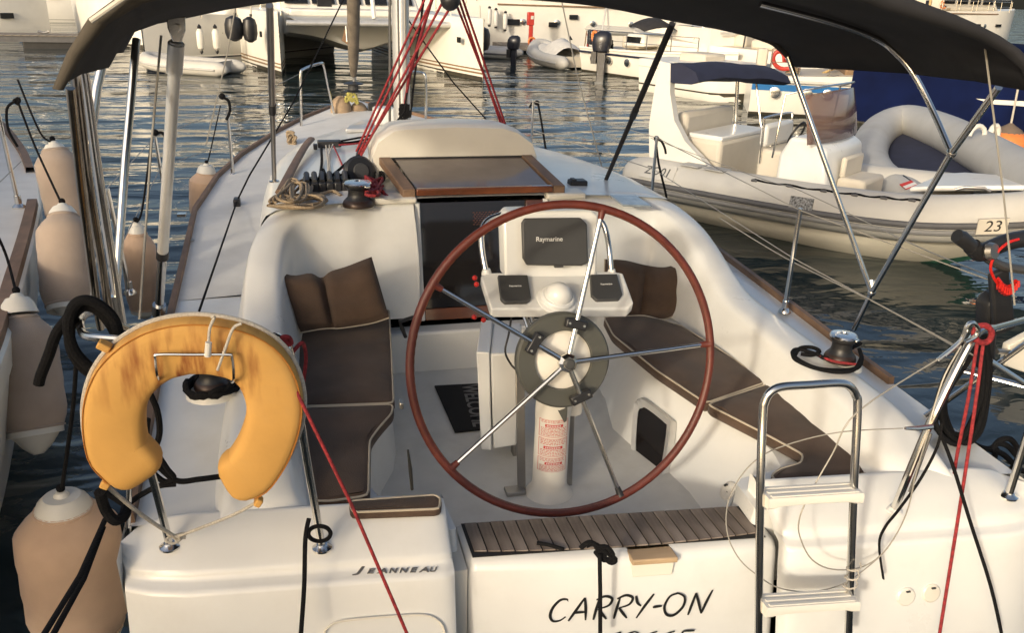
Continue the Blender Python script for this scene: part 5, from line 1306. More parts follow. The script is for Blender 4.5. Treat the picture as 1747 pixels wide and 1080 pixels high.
TARP = mat('blue_tarpaulin', (.0022, .007, .042), .8, var=.2, vscale=1.5, bump=.5, bscale=4, spec=.1)
def quay():
    mb = MB().box((0, -14, .3), (120, 24, 1.6))
    obj('quay', mb, mat('quay_concrete', (.30, .28, .25), .85, var=.12, vscale=1, bump=.4, bscale=20), kind='structure', smooth=0)
    bark = mat('tree_bark', (.12, .09, .065), .9, var=.2, bump=.8, bscale=20); leaf = mat('tree_leaves', (.045, .06, .025), .7, var=.3, vscale=3)
    def tree(u, w, zc, ru, rz, seed, label):
        c = V(.71*u-.70*w, -.70*u-.71*w, 0); rn = random.Random(seed)
        t = empty('quay_tree', (c.x, c.y, 1.1), label, 'tree')
        mb = MB().tube(cat([V(c.x, c.y, 1.0), V(c.x+.1, c.y, 1.8), V(c.x-.05, c.y+.1, zc-.3), V(c.x, c.y, zc+.6)], 5), [.17-.007*i for i in range(16)], 10)
        obj('trunk', mb, bark, t)
        mb = MB()
        for k in range(9):
            a = rn.uniform(0, 6.28); mb.tube([V(c.x, c.y, zc-.6+.1*k), V(c.x+cos(a)*ru*.4, c.y+sin(a)*ru*.4, zc-.2+.08*k), V(c.x+cos(a)*ru*.8, c.y+sin(a)*ru*.8, zc+rn.uniform(-.3, .6))], [.05, .035, .012], 6)
        obj('limbs', mb, bark, t)
        mb = MB()
        for k in range(110):
            while True:
                p = V(rn.uniform(-1, 1), rn.uniform(-1, 1), rn.uniform(-1, 1))
                if p.length < 1: break
            q = V(c.x+p.x*ru, c.y+p.y*ru, zc+p.z*rz)
            for _ in range(34):
                d = V(rn.gauss(0, .17), rn.gauss(0, .17), rn.gauss(0, .13)); n = V(rn.gauss(0, 1), rn.gauss(0, 1), rn.gauss(0, 1)).normalized(); a = n.orthogonal().normalized()*.055; b = n.cross(a).normalized()*.032
                o = q+d; mb.add([o-a, o+b, o+a, o-b], [(0, 1, 2, 3)])
        obj('crown', mb, leaf, t, kind='stuff', smooth=0)
    tree(-1.75, 9.2, 3.75, 1.75, 1.15, 1, 'broad leafy tree on the quay behind the yacht stern')
    tree(-4.9, 9.6, 4.1, 1.8, 1.35, 2, 'second leafy tree farther along the quay')
    tree(-8.0, 9.4, 4.2, 1.8, 1.4, 3, 'leafy tree at the far end of the quay row')
quay()
def neighbour():
    t = empty('moored_yacht', (-4, 4, 0), 'white yacht with teak toe rail moored close on the left', 'sailing yacht')
    z = 1.42
    pts = cat([W(-330, 790, z=z), W(-120, 712, z=z), W(-10, 632, z=z), W(38, 480, z=z), W(64, 375, z=z), W(69, 330, z=z), W(60, 288, z=z), W(40, 250, z=z), W(0, 207, z=z), W(-80, 150, z=z)], 6)
    mb = MB(); rows = [[V(p.x-.02, p.y, z), V(p.x, p.y, z-.02), V(p.x-.01, p.y, z-.14), V(p.x-.02, p.y, z-.15), V(p.x-.13, p.y, z*.5), V(p.x-.55, p.y, .0), V(p.x-.95, p.y, -.4)] for p in pts]
    obj('hull', mb.grid(rows), WHULL, t, smooth=40)
    rows = [[p+V(-.012, 0, 0), p+V(-.2, 0, .005), V(p.x-.6, p.y, z+.03), V(-8, p.y, z+.06)] for p in pts]
    obj('deck', MB().grid(rows), NONSKID, t)
    a = [V(p.x-.04, p.y, z+.02) for p in pts if p.y < W(66, 345, z=z).y]; b = [V(p.x-.04, p.y, z+.02) for p in pts if p.y > W(66, 300, z=z).y]
    for q in (a, b):
        rows = [[p+V(-.03, 0, -.02), p+V(-.028, 0, .022), p+V(.028, 0, .022), p+V(.03, 0, -.02)] for p in q]
        obj('toe_rail', MB().grid(rows, closed_v=True), TEAK, t, smooth=0)
    s = W(33, 355, z=z); top = s+V(-.03, .0, .86)
    obj('stanchion', MB().tube([s, top], .0135, 10), STEEL, t)
    obj('stanchion_foot', MB().lathe([(.04, 0), (.04, .01), (.02, .03), (.02, .08)], s, 14), STEEL, t)
    for h in (.64, .86):
        q = s+V(-.02, 0, h)
        obj('lifeline', MB().tube([q, q+V(-1.6, -1.0, -.02) if h < .7 else q+V(-1.4, 2.2, .0)], .004, 6), WIREG, t)
    kn = MB(); rn = random.Random(5)
    kn.tube(cat([W(28+rn.uniform(-5, 5), 172+rn.uniform(-6, 6), y=s.y-.02) for _ in range(9)], 4), .009, 8)
    kn.tube(cat([W(26, 172, y=s.y-.03), W(12, 185, y=s.y-.03), W(14, 220, y=s.y-.03), W(30, 250, y=s.y-.03)], 5), .008, 8)
    obj('hanging_line', kn, BLACKR, t)
    obj('lifeline', MB().tube([W(0, 310, y=3.0), W(36, 275, y=4.0)], .003, 6), WIREG, t)
    # its own cabin top, helm bimini and sprayhood further left
    obj('cabin', MB().prism([V(-6.6, 2.0, z), V(-3.6, 2.0, z), V(-3.9, 2.0, z+.5), V(-6.3, 2.0, z+.5)], V(-.4, 5.5, 0)), WHULL, t, bevel=.08)
    obj('cockpit_coaming', MB().prism([V(-6.8, -1.6, z), V(-3.3, -1.6, z), V(-3.5, -1.6, z+.22), V(-6.6, -1.6, z+.22)], V(0, 3.8, 0)), WHULL, t, bevel=.05)
neighbour()

# ------------------------------------------------------------------ generic boat pieces in local space (x forward, y port)
def LOC(root_px, head, z=0):
    """matrix: origin at the waterline point under pixel, x axis along head (unit 2D in world)"""
    o = W(*root_px, z=z) if len(root_px) == 2 else Vector(root_px)
    h = Vector((head[0], head[1], 0)).normalized(); p = V(-h.y, h.x, 0)
    return Matrix(((h.x, p.x, 0, o.x), (h.y, p.y, 0, o.y), (0, 0, 1, o.z), (0, 0, 0, 1)))
def hull_mb(L, B, H, bow=.5, flare=.12, sheer=.15, tw=.85, full=2.2, n=14, y0=0, draft=.3, plumb=.0):
    mb = MB(); rows = []
    for i in range(n+1):
        f = i/n; x = -L/2+L*f
        w = B/2*(tw+(1-tw)*min(1, f/.4))*(1-max(0, (f-bow)/(1-bow))**full)
        w = max(w, .01); h = H+sheer*f*f
        rk = plumb*max(0, (f-.8)/.2)
        sec = [(w, h, 0), (w*(1-.1*flare), h*.75, 0), (w*(1-flare*.6), h*.4, 0), (w*(1-flare), .05, 0), (w*(.8-flare), -draft, 0), (0.0, -draft*1.3, 0)]
        L_ = [V(x-rk*(1-zz/h), y0+ww, zz) for ww, zz, _ in sec]; R_ = [V(p.x, 2*y0-p.y, p.z) for p in L_]
        rows.append(L_+list(reversed(R_))[1:])
    mb.grid(rows); k = len(rows[0]); mb.f.append(tuple(range(k)))
    deck = MB(); deck.grid([[r[0]-V(0, .0, .015), V(r[0].x, y0, r[0].z+.03), r[-1]-V(0, 0, .015)] for r in rows])
    return mb, deck, rows
def band(rows, z0, z1, off=.01):
    """stripe along both sides between heights"""
    mb = MB()
    for side in (0, 1):
        g = []
        for r in rows:
            half = r[:6] if side == 0 else list(reversed(r))[:6]
            def at(z):
                for a, b in zip(half, half[1:]):
                    if b.z <= z <= a.z: t = (a.z-z)/(a.z-b.z+1e-9); return a.lerp(b, t)
                return half[0]
            s = 1 if side == 0 else -1
            g.append([at(z1)+V(0, s*off, 0), at(z0)+V(0, s*off, 0)])
        mb.grid(g)
    return mb
def put(name, mb, m, t, M, **k): mb.xf(M); return obj(name, mb, m, t, **k)
def outboard(name, M, label, s=1.0, parent=None):
    t = empty(name, M.to_translation(), label, 'outboard motor')
    mb = MB(); rows = []
    for z, w, l, dx in ((.0, .10, .16, 0), (.04, .17, .26, 0), (.2, .20, .31, -.01), (.36, .19, .30, -.03), (.46, .15, .25, -.05), (.52, .07, .14, -.06)):
        rows.append([V(dx-(l)*cos(a)*(abs(cos(a))**-.3 if abs(cos(a)) > .1 else 1)*s*.8, w*sin(a)*(abs(sin(a))**-.3 if abs(sin(a)) > .1 else 1)*s*.9, .55*s+z*s) for a in [2*pi*k/16 for k in range(16)]])
    mb.grid(rows, closed_v=True); mb.f.append(tuple(range(len(mb.v)-16, len(mb.v))))
    put('cowl', mb, OUTB, t, M)
    put('midsection', MB().prism([V(-.14*s, -.06*s, .6*s), V(.1*s, -.06*s, .6*s), V(.05*s, -.05*s, -.35*s), V(-.12*s, -.05*s, -.35*s)], V(0, .12*s, 0)), OUTB, t, M, bevel=.02)
    put('lower_unit', MB().lathe([(.01, -.25*s), (.06*s, -.1*s), (.06*s, .2*s), (.02, .3*s)], (-.05*s, 0, -.45*s), 12, axis=V(1, 0, 0)), OUTB, t, M)
    put('clamp_bracket', MB().box((.16*s, 0, .42*s), (.14*s, .24*s, .3*s)), BLACK, t, M, bevel=.01)
    return t
def rail(pts, M, t, r=.02, name='guard_rail', m=None): put(name, MB().tube(pts, r, 6), m or STEEL, t, M)

def dress(t, M, L, B, H, seed, side=-1, z_c=None):
    """the small deck gear every moored boat carries: rails, portlights, cleats, covers, canvas, ensign"""
    rn = random.Random(seed); b = B/2
    top = []
    for k in range(6):
        x = -L*.42+L*.15*k; y = side*b*(.93 if k < 4 else .8 if k == 4 else .6)
        put('stanchion', MB().tube([V(x, y, H), V(x, y, H+.62)], .016, 6), STEEL, t, M); top.append(V(x, y, H+.62))
    put('guard_rail', MB().tube(top, .013, 6), STEEL, t, M); put('guard_rail', MB().tube([p-V(0, 0, .3) for p in top], .009, 6), STEEL, t, M)
    put('rubbing_strake', MB().tube([V(-L*.48, side*(b+.01), H-.12), V(0, side*(b+.02), H-.12), V(L*.12, side*(b+.01), H-.11)], .035, 8), rn.choice([GHULL, WOODT, NAVYP]), t, M)
    for k in range(4):
        x = -L*.36+L*.13*k+rn.uniform(-.1, .1)
        f = put('portlight', MB().lathe([(.13, 0), (.13, .03), (.10, .04)], (x, side*(b-.03), H*.60), 14, axis=V(0, side, 0)), STEEL, t, M)
        put('port_glass', MB().lathe([(.095, .035), (.0, .045)], (x, side*(b-.03), H*.60), 12, axis=V(0, side, 0)), WINDOW, f, M) if False else None
    for x in (-L*.4, -L*.1): put('cleat', MB().tube([V(x-.14, side*b*.9, H+.06), V(x, side*b*.9, H+.03), V(x+.14, side*b*.9, H+.06)], .025, 6), BRUSHED, t, M)
    put('sprayhood', MB().grid([[V(-L*.1+.7*j/3-.3*abs(u), u*b*.7, H+.55+.55*(1-u*u*.5)*(1-.5*(j/3)**2)) for u in [-1+2*i/8 for i in range(9)]] for j in range(4)]), rn.choice([NAVY, CANVASK, CANVAS]), t, M, solid=.02)
    put('coiled_line', MB().tube([V(-L*.3+.15*cos(a*.9), side*b*.7+.15*sin(a*.9), H+.05+.006*a) for a in range(24)], .02, 6), rn.choice([BEIGER, WHITER, BLACKR]), t, M)
    put('outboard_bracket', MB().box((-L*.46, side*b*.6, H+.35), (.25, .3, .5)), rn.choice([OUTB, GREYP, SEATW]), t, M, bevel=.05)
    put('lifebuoy_ring', MB().tube([V(-L*.40+.02*k, side*b*.86+.0, H+.36)+V(.20*cos(2*pi*k/16), 0, .20*sin(2*pi*k/16)) for k in range(16)], .05, 8, closed=True), rn.choice([RED, ORNG, VINYL]), t, M)
def catamaran():
    a, b = W(494, 128, z=0), W(812, 138, z=0)
    mid = (a+b)/2; ax = V(b.x-a.x, b.y-a.y, 0); sep = ax.length
    h = V(.15, -.989, 0).normalized()            # towards the camera
    M = LOC(tuple(mid), (h.x, h.y)); L = 11.5
    M = M @ Matrix.Translation((-L/2, 0, 0))
    t = empty('catamaran', M.to_translation(), 'big white catamaran with both bows facing us beyond the mast', 'catamaran')
    s = sep/2; H = 1.78; pv = V(-h.y, h.x, 0)
    for sg in (1, -1):
        y0 = sg*s; dxs = ((b if sg > 0 else a)-mid).dot(h)
        mb, dk, rows = hull_mb(L, 1.75, H, bow=.52, flare=.05, sheer=.05, tw=.9, full=1.35, y0=y0, n=18)
        st1, st2, bt = band(rows, .30, .345, .012), band(rows, .19, .245, .012), band(rows, -.2, .12, .012)
        Mc = M; M = M @ Matrix.Translation((dxs, 0, 0))
        put('hull', mb, WHULL, t, M, smooth=40); put('hull_deck', dk, WHULL, t, M)
        put('stripe', st1, WOODT, t, M); put('stripe', st2, WOODT, t, M); put('bottom_paint', bt, BOTTOM, t, M)
        # gunwale step
        put('gunwale', MB().grid([[r[0]+V(0, .012, -.02), r[0]+V(0, .02, -.07)] for r in rows]+[]), GHULL, t, M)
        put('portlight', MB().box((L/2-1.1, y0+(-1 if sg > 0 else -1)*.42-.0, 1.15), (.22, .06, .17)), WINDOW, t, M)
        M = Mc
    # bridge deck, crossbeam, tunnel roof
    put('bridge_deck', MB().box((-1.4, 0, 1.45), (L-3.6, sep-.8, .75)), WHULL, t, M, bevel=.12, seg=4)
    rows = []
    for x in (L/2-2.6, L/2-3.4, L/2-5, L/2-8):
        k = (L/2-2.6-x)
        rows.append([V(x, y, .95-.28*math.exp(-((y/(sep*.18))**2))-min(k, 1)*.2+.10*abs(y)) for y in [(-.5+j/12)*(sep-1.0) for j in range(13)]])
    rows.insert(0, [V(L/2-2.4, p.y, 1.5) for p in rows[0]])
    put('nacelle', MB().grid(rows), GHULL, t, M)
    put('crossbeam', MB().tube([V(L/2-.9, -s+.2, 1.55), V(L/2-.9, s-.2, 1.55)], .085, 12), ALU, t, M)
    put('trampoline', MB().prism([V(L/2-1, -s+.5, 1.62), V(L/2-1, s-.5, 1.62), V(L/2-3, s-.5, 1.66), V(L/2-3, -s+.5, 1.66)], V(0, 0, .02)), GHULL, t, M)
    put('foredeck_step', MB().box((L/2-3.6, 0, 1.78), (1.6, sep-1.2, .22)), WHULL, t, M, bevel=.06)
    put('cabin', MB().prism([V(L/2-4.2, -s+.4, 1.8), V(L/2-4.2, s-.4, 1.8), V(L/2-5.2, s-.6, 3.1), V(L/2-5.2, -s+.6, 3.1)], V(-4.5, 0, 0)), WHULL, t, M, bevel=.1, seg=3)
    n = 5
    for i in range(n):
        y = -s+.6+(2*s-1.2)*(i+.5)/n; w = (2*s-1.2)/n*.42
        put('cabin_window', MB().prism([V(L/2-4.30, y-w, 2.02), V(L/2-4.30, y+w, 2.02), V(L/2-4.98, y+w, 2.85), V(L/2-4.98, y-w, 2.85)], V(.03, 0, .02)), WINDOW, t, M)
    # anchor in its roller
    put('anchor', MB().prism([V(L/2-.9, -.9+.0, 1.5), V(L/2-.8, -1.05, 1.05), V(L/2-.72, -.9, .95), V(L/2-.8, -.72, 1.08)], V(-.06, 0, 0)), mat('rusty_anchor', (.28, .17, .10), .8, .3), t, M)
    put('anchor_shank', MB().tube([V(L/2-.8, -.9, 1.0), V(L/2-.9, -.9, 1.6)], .035, 8), BRUSHED, t, M)
    # rails along both decks
    for sg in (1, -1):
        for k in range(5):
            x = L/2-.5-1.6*k; put('stanchion', MB().tube([V(x, sg*s, H), V(x, sg*(s+.0), H+.7)], .018, 6), STEEL, t, M)
        put('guard_rail', MB().tube([V(L/2-.5, sg*s, H+.7), V(L/2-7, sg*s, H+.7)], .012, 6), STEEL, t, M)
    # furled jib at its stem
    put('forestay_sail', MB().tube([V(L/2-.9, .0, 1.7), V(L/2-3, 0, 8)], .07, 8), WHULL, t, M)
    put('small_grill', MB().box((L/2-2.9, -1.15, 2.15), (.2, .45, .35)), BLACK, t, M)
    # black ball fenders hanging on its side are things of their own
    for px, py, R, lab in ((401, 48, .27, 'left black round fender at the catamaran bow'), (428, 50, .22, 'second black fender, flat against the catamaran hull'), (820, 66, .30, 'black fender outside the right catamaran bow')):
        p = W(px, py-22, y=mid.y+(.8 if px < 600 else .6)); q = W(px, py+22, y=mid.y+(.8 if px < 600 else .6))
        f = empty('fender', q, lab, 'fender', 'black fenders on the catamaran')
        obj('fender_body', MB().lathe([(.05, 0), (R*.8, .08), (R, .25), (R, (p-q).length-.25), (R*.8, (p-q).length-.08), (.05, (p-q).length)], q, 18), BLACK, f)
        obj('fender_eye', MB().lathe([(.04, 0), (.04, .08)], p, 8), BLACK, f)
        obj('fender_line', MB().tube([p, p+V(.05, .4, .6)], .02, 6), WHITER, f)
catamaran()

def grey_monohull():
    o = W(187, 119, z=0); q_ = W(430, 96, z=0); hd = o-q_; hd.z = 0; hd.normalize(); L = 9; M = LOC((o.x-hd.x*L/2+.9, o.y-hd.y*L/2+1.2, 0), (hd.x, hd.y))
    t = empty('moored_yacht', M.to_translation(), 'pale grey yacht with navy waterline behind the white tender', 'sailing yacht')
    mb, dk, rows = hull_mb(L, 3.2, 1.55, bow=.5, flare=.1, sheer=.1, full=2)
    st = band(rows, -.1, .26, .012); st2 = band(rows, .27, .31, .012)
    put('hull', mb, GHULL, t, M, smooth=40); put('deck', dk, WHULL, t, M); put('boot_top', st, NAVYP, t, M); put('stripe', st2, WHULL, t, M)
    put('cabin', MB().prism([V(-2.5, -1, 1.5), V(2, -.7, 1.5), V(1.4, -.6, 2.1), V(-2.5, -.8, 2.15)], V(0, 1.9, 0)), WHULL, t, M, bevel=.1)
    for x in (-1.5, .2): put('portlight', MB().box((x, -.95, 1.85), (.7, .06, .2)), WINDOW, t, M)
    put('mast', MB().tube([V(.5, 0, 1.6), V(.5, 0, 12)], .08, 10), ALU, t, M)
    for k in range(5): put('stanchion', MB().tube([V(-3.5+1.6*k, 1.5-.03*k*k, 1.5), V(-3.5+1.6*k, 1.5-.03*k*k, 2.15)], .018, 6), STEEL, t, M)
    put('guard_rail', MB().tube([V(-3.5, 1.5, 2.15), V(-.3, 1.4, 2.15), V(2.9, 1.0, 2.15)], .014, 6), STEEL, t, M)
    put('hull_window', MB().box((1.9, 1.17, 1.05), (.5, .06, .12)), WINDOW, t, M)
    for px, lab in ((340, 'white cylinder fender, left of two on the grey yacht'), (367, 'white cylinder fender next to the catamaran')):
        p = W(px, 48, y=o.y+1.3+.0)
        f = empty('fender', p-V(0, 0, .65), lab, 'fender', 'white fenders on the grey yacht')
        obj('fender_body', MB().lathe([(.03, -.68), (.10, -.62), (.12, -.5), (.12, -.12), (.08, -.03), (.03, 0)], p, 14), VINYL, f); obj('fender_tip', MB().lathe([(.05, 0), (.07, .05), (.01, .14)], p, 10), BLACK, f)
        obj('fender_tip', MB().lathe([(.05, 0), (.06, -.05), (.01, -.12)], p+V(0, 0, -.68), 10), BLACK, f)
grey_monohull()
def dinghy(name, M, L, B, R, m, mr, label, floor=DGREY, bow_up=.12, cover=None, seats=True):
    t = empty(name, M.to_translation(), label, 'dinghy')
    path = []; n = 22
    hw = B/2-R
    pts = [V(-L/2-.15, hw, R*.9), V(-L/2+.3, hw, R*.92), V(0, hw, R), V(L*.22, hw*.97, R+bow_up*.25), V(L*.37, hw*.72, R+bow_up*.6), V(L*.46, hw*.34, R+bow_up), V(L*.48, 0, R+bow_up*1.1)]
    pts = pts+[V(p.x, -p.y, p.z) for p in reversed(pts[:-1])]
    path = cat(pts, 5); k = len(path)
    rad = [R*(.35+.65*min(1, i/4)) if i < 4 else R*(.35+.65*min(1, (k-1-i)/4)) if i > k-5 else R for i in range(k)]
    put('tube', MB().tube(path, rad, 18), m, t, M, smooth=60)
    rub = [p+V(0, 0, -R*.05)+(V(p.x*.0, p.y, 0).normalized()*R if abs(p.x) < L*.3 or p.x < 0 else (p-V(L*.2, 0, p.z)).normalized()*R) for p in path[4:-4]]
    put('rubbing_strake', MB().tube(rub, R*.16, 8), mr, t, M)
    put('floor', MB().prism([V(-L/2+.25, -hw+.1, R*.35), V(L*.2, -hw+.1, R*.4), V(L*.4, 0, R*.7), V(L*.2, hw-.1, R*.4), V(-L/2+.25, hw-.1, R*.35)], V(0, 0, .03)), floor, t, M)
    put('transom_board', MB().box((-L/2+.25, 0, R*1.05), (.05, 2*hw-.1, R*1.5)), floor, t, M)
    if seats: put('thwart', MB().box((-.1, 0, R*1.5), (.25, 2*hw, .04)), WPLAST, t, M, bevel=.01)
    gl = [p+V(0, 0, R*.98) for p in path[8:-8]]
    for i in range(0, len(gl)-6, 6):
        for q in ():
            pass
    return t
def left_back():
    a, b = W(250, 122, z=0), W(395, 128, z=0)
    h = (a-b); M = LOC(tuple((a+b)/2+V(.0, .25, 0)), (h.x, h.y+.35))
    dinghy('tender', M, 2.9, 1.5, .22, TUBEW, TUBEG, 'white inflatable tender floating in front of the grey yacht', floor=TUBEG)
    # floating pontoon, far left
    p = W(60, 62, z=.45)
    t = empty('pontoon', (p.x-3, p.y+1, 0), 'wooden floating pontoon at the far left', 'pontoon')
    M = LOC((p.x-6.2, p.y+.8, 0), (1, .03))
    put('pontoon_frame', MB().box((0, 0, .34), (17, 1.4, .22)), DGREY, t, M)
    for i in range(56): 
        put('deck_board', MB().box((-8.35+.3*i, 0, .47), (.28, 1.5, .035)), DOCK, t, M, smooth=0)
    for x in (-6, -1.5, 2.5, 6.5): put('float', MB().box((x, 0, .08), (1.8, 1.2, .5)), BLACK, t, M, bevel=.05)
    for x in (1.5, 6.4): put('cleat', MB().tube([V(x-.2, -.55, .62), V(x, -.55, .56), V(x+.2, -.55, .62)], .04, 8), BRUSHED, t, M)
    # two hulls moored behind it
    for (dx, head, L, B, H, lab, win) in ((-5.6, (1, .15), 10, 3.2, 1.9, 'white motor yacht behind the pontoon with dark oblong windows', 1), (2.2, (.35, -1), 9, 3.0, 1.8, 'white yacht bow right of the pontoon end', 0)):
        M = LOC((p.x+dx, p.y+4.4 if win else p.y+5.0, 0), head)
        t = empty('moored_boat', M.to_translation(), lab, 'motor yacht')
        mb, dk, rows = hull_mb(L, B, H, bow=.6 if win else .5, flare=.08, sheer=.12); bt = band(rows, -.1, .15)
        put('hull', mb, WHULL, t, M, smooth=40); put('deck', dk, WHULL, t, M); put('bottom_paint', bt, BLUES if win else BOTTOM, t, M)
        put('cabin', MB().prism([V(-3, -1.1, H), V(1.6, -.9, H), V(.6, -.8, H+1.1), V(-3, -1, H+1.1)], V(0, 2.0, 0)), WHULL, t, M, bevel=.12)
        for x in (-2.2, -.8): put('cabin_window', MB().box((x, -1.07, H+.55), (1.0, .06, .4)), WINDOW, t, M)
        if win:
            for x, z in ((2.4, 1.45), (3.55, 1.02), (-.2, 1.5)):
                put('hull_window', MB().box((x, -1.60 if x < 1 else (-1.45 if x < 3 else -1.03), z), (.5, .1, .22), Matrix.Rotation(0 if x < 1 else .2 if x < 3 else .42, 3, 'Z')), WINDOW, t, M)
            dress(t, M, L, B, H, 77)
            put('rubbing_strake', MB().tube([V(-5, -1.5, 1.2), V(0, -1.62, 1.22), V(2.5, -1.52, 1.25)], .03, 8), GHULL, t, M)
left_back()
def mid_back():
    # large white motor yacht, broadside behind the tenders
    p = W(905, 92, z=0)
    M = LOC((p.x+.8, p.y+4.2, 0), (-1, .12)); L = 13
    t = empty('motor_yacht', M.to_translation(), 'large white motor yacht right of the catamaran with small dark hull windows', 'motor yacht')
    mb, dk, rows = hull_mb(L, 4, 2.1, bow=.55, flare=.12, sheer=.25); bt = band(rows, -.1, .15)
    put('hull', mb, WHULL, t, M, smooth=40); put('deck', dk, WHULL, t, M); put('bottom_paint', bt, BOTTOM, t, M)
    put('cabin', MB().prism([V(-5, -1.4, 2.1), V(2.5, -1.3, 2.1), V(1.0, -1.2, 3.5), V(-5, -1.3, 3.5)], V(0, 2.6, 0)), WHULL, t, M, bevel=.15)
    for x in (-4.2, -2.6, -1, .6): put('cabin_window', MB().box((x, 1.32, 2.8), (1.3, .06, .6)), WINDOW, t, M)
    for px, py, w, h in ((875, 37, .62, .26), (942, 41, .42, .22), (976, 28, .4, .2)):
        q = M.inverted() @ W(px, py, y=p.y+2.35)
        put('hull_window', MB().box((q.x, 2.0, q.z), (w, .1, h)), WINDOW, t, M, bevel=.02)
    for k in range(8): put('stanchion', MB().tube([V(-5+1.5*k, 1.85, 2.1), V(-5+1.5*k, 1.85, 2.85)], .02, 6), STEEL, t, M)
    put('guard_rail', MB().tube([V(-5, 1.85, 2.85), V(5.5, 1.85, 2.9)], .02, 6), STEEL, t, M)
    for px, py, lab in ((835, 28, 'left of three slim white fenders on the white motor yacht'), (846, 31, 'middle slim white fender on the white motor yacht'), (862, 36, 'slim white fender beside the dark hull window')):
        q = W(px, py, y=p.y+2.05)
        f = empty('fender', q-V(0, 0, .3), lab, 'fender', 'slim white fenders on the motor yacht')
        obj('fender_body', MB().lathe([(.02, -.38), (.10, -.3), (.11, .25), (.09, .32), (.02, .36)], q, 12), VINYL, f)
        for z in (-.42, .36): obj('fender_tip', MB().lathe([(.06, 0), (.08, .05), (.02, .1)], q+V(0, 0, z), 8), BLACK, f)
    dress(t, M, L, 4.0, 2.1, 41, side=1)
    # red rescue post with a ring at its foot
    b = W(906, 76, z=.5); q0 = W(906, 76, y=p.y+.6)
    t = empty('rescue_post', q0, 'red lifebuoy post standing on the dock', 'rescue post')
    q1 = W(905, 20, y=p.y+.6); ln = (q1-q0).length
    obj('post', MB().box(q0.lerp(q1, .42), (.18, .12, ln*.84)), RED, t, bevel=.02)
    obj('post_cabinet', MB().box(q0.lerp(q1, .80), (.30, .2, ln*.40)), RED, t, bevel=.03)
    obj('post_sign', MB().box(q0.lerp(q1, .84)+V(.05, -.11, 0), (.12, .02, .14)), VINYL, t)
    obj('ring_buoy', MB().tube([q0+V(.0+.15*cos(a), -.12, .16+.15*sin(a)) for a in [2*pi*k/20 for k in range(20)]], .045, 8, closed=True), ORNG, t)
    # dock slab it stands on
    t = empty('dock', q0+V(0, 2, -.5), 'low grey dock under the red rescue post', 'dock')
    obj('dock_deck', MB().box(q0+V(-.2, .9, -.12), (2.2, 2.4, .2)), DOCK, t); 
    for dx in (-.9, .6): obj('dock_pile', MB().lathe([(.16, 0), (.16, 1.2)], q0+V(dx, -.1, -1.1), 12), DGREY, t)
    # inflatable tender under a pale cover with an outboard
    a = W(925, 108, z=0); b = W(1000, 122, z=0)
    M = LOC(tuple((a+b)/2+V(0, .7, 0)), (-(b-a).x, -(b-a).y+.9))
    tn = dinghy('tender', M, 3.4, 1.75, .25, TUBEW, TUBEG, 'inflatable tender half covered by a pale tarpaulin, black outboard behind', floor=SEATW, bow_up=.35, seats=False)
    rows = []
    for i in range(9):
        x = -1.0+2.3*i/8; h = .42+.32*sin(pi*min(1, i/5.5))*(.8+.2*sin(i*2.3))
        rows.append([V(x, y*(.82-.03*i), .30+h*(1-abs(y)**2.2)+.02*sin(5*y+i)) for y in [-1+2*j/10 for j in range(11)]])
    put('boat_cover', MB().grid(rows), mat('pale_tarpaulin', (.62, .60, .56), .7, var=.06, bump=.4, bscale=9), tn, M, smooth=70)
    put('ensign_staff', MB().tube([V(-1.5, -.25, .5), V(-1.55, -.3, 1.35)], .02, 6), WOODT, tn, M)
    put('ensign', MB().grid([[V(-1.55-.02*j, -.3-.03*i-.03*sin(j), 1.3-.13*j-.05*i) for i in range(4)] for j in range(5)]), RED, tn, M)
    Mo = LOC(tuple(W(1026, 128, z=0)+V(0, .2, 0)), (-.8, .5)); outboard('outboard_motor', Mo, 'tall black outboard on the covered tender', 1.35)
    # second tender, partly hidden, with its outboard
    M2 = LOC(tuple(W(845, 100, z=0)+V(-.3, .9, 0)), (-.9, .5))
    dinghy('tender', M2, 2.8, 1.5, .22, TUBEG, DGREY, 'grey tender with outboard in the gap beside the right catamaran bow', floor=DGREY)
    Mo = LOC(tuple(W(878, 112, z=0)+V(0, .3, 0)), (-.8, .5)); outboard('outboard_motor', Mo, 'dark outboard motor left of the red rescue post', 1.0)
    # grey inflatable hung on davits
    q = W(1035, 45, y=p.y+2.6); M3 = LOC((q.x, q.y, q.z-.35), (-1, .05))
    dv = dinghy('davit_dinghy', M3, 3.0, 1.5, .22, TUBEG, GHULL, 'grey rigid dinghy hanging on davits above the dark stern', floor=GHULL, bow_up=.15, seats=False)
    put('dinghy_hull', MB().prism([V(-1.3, -.5, .1), V(.7, -.45, .12), V(1.2, 0, .2), V(.7, .45, .12), V(-1.3, .5, .1)], V(0, 0, -.22)), GHULL, dv, M3, bevel=.08)
    t = empty('moored_boat', (q.x, q.y+1.4, 0), 'white yacht stern that carries the davit dinghy', 'motor yacht')
    M4 = LOC((q.x+1.2, q.y+1.5, 0), (1, .1))
    mb, dk, rows = hull_mb(7, 3, 1.5, bow=.6); put('hull', mb, WHULL, t, M4, smooth=40); put('deck', dk, WHULL, t, M4)
    put('stern_recess', MB().box((-2.0, -1.45, .75), (2.6, .3, .5)), WINDOW, t, M4)
    put('cabin', MB().box((.6, 0, 2.05), (3.8, 2.2, 1.2)), WHULL, t, M4, bevel=.2, seg=3)
    for x in (-.6, .5, 1.6): put('cabin_window', MB().box((x, -1.09, 2.15), (.6, .06, .45)), WINDOW, t, M4, bevel=.04)
    put('davit', MB().tube(cat([V(-1.4, -1.0, 1.5), V(-1.4, -1.2, 2.6), V(-1.4, -1.7, 2.8)], 4), .06, 8), WPLAST, t, M4)
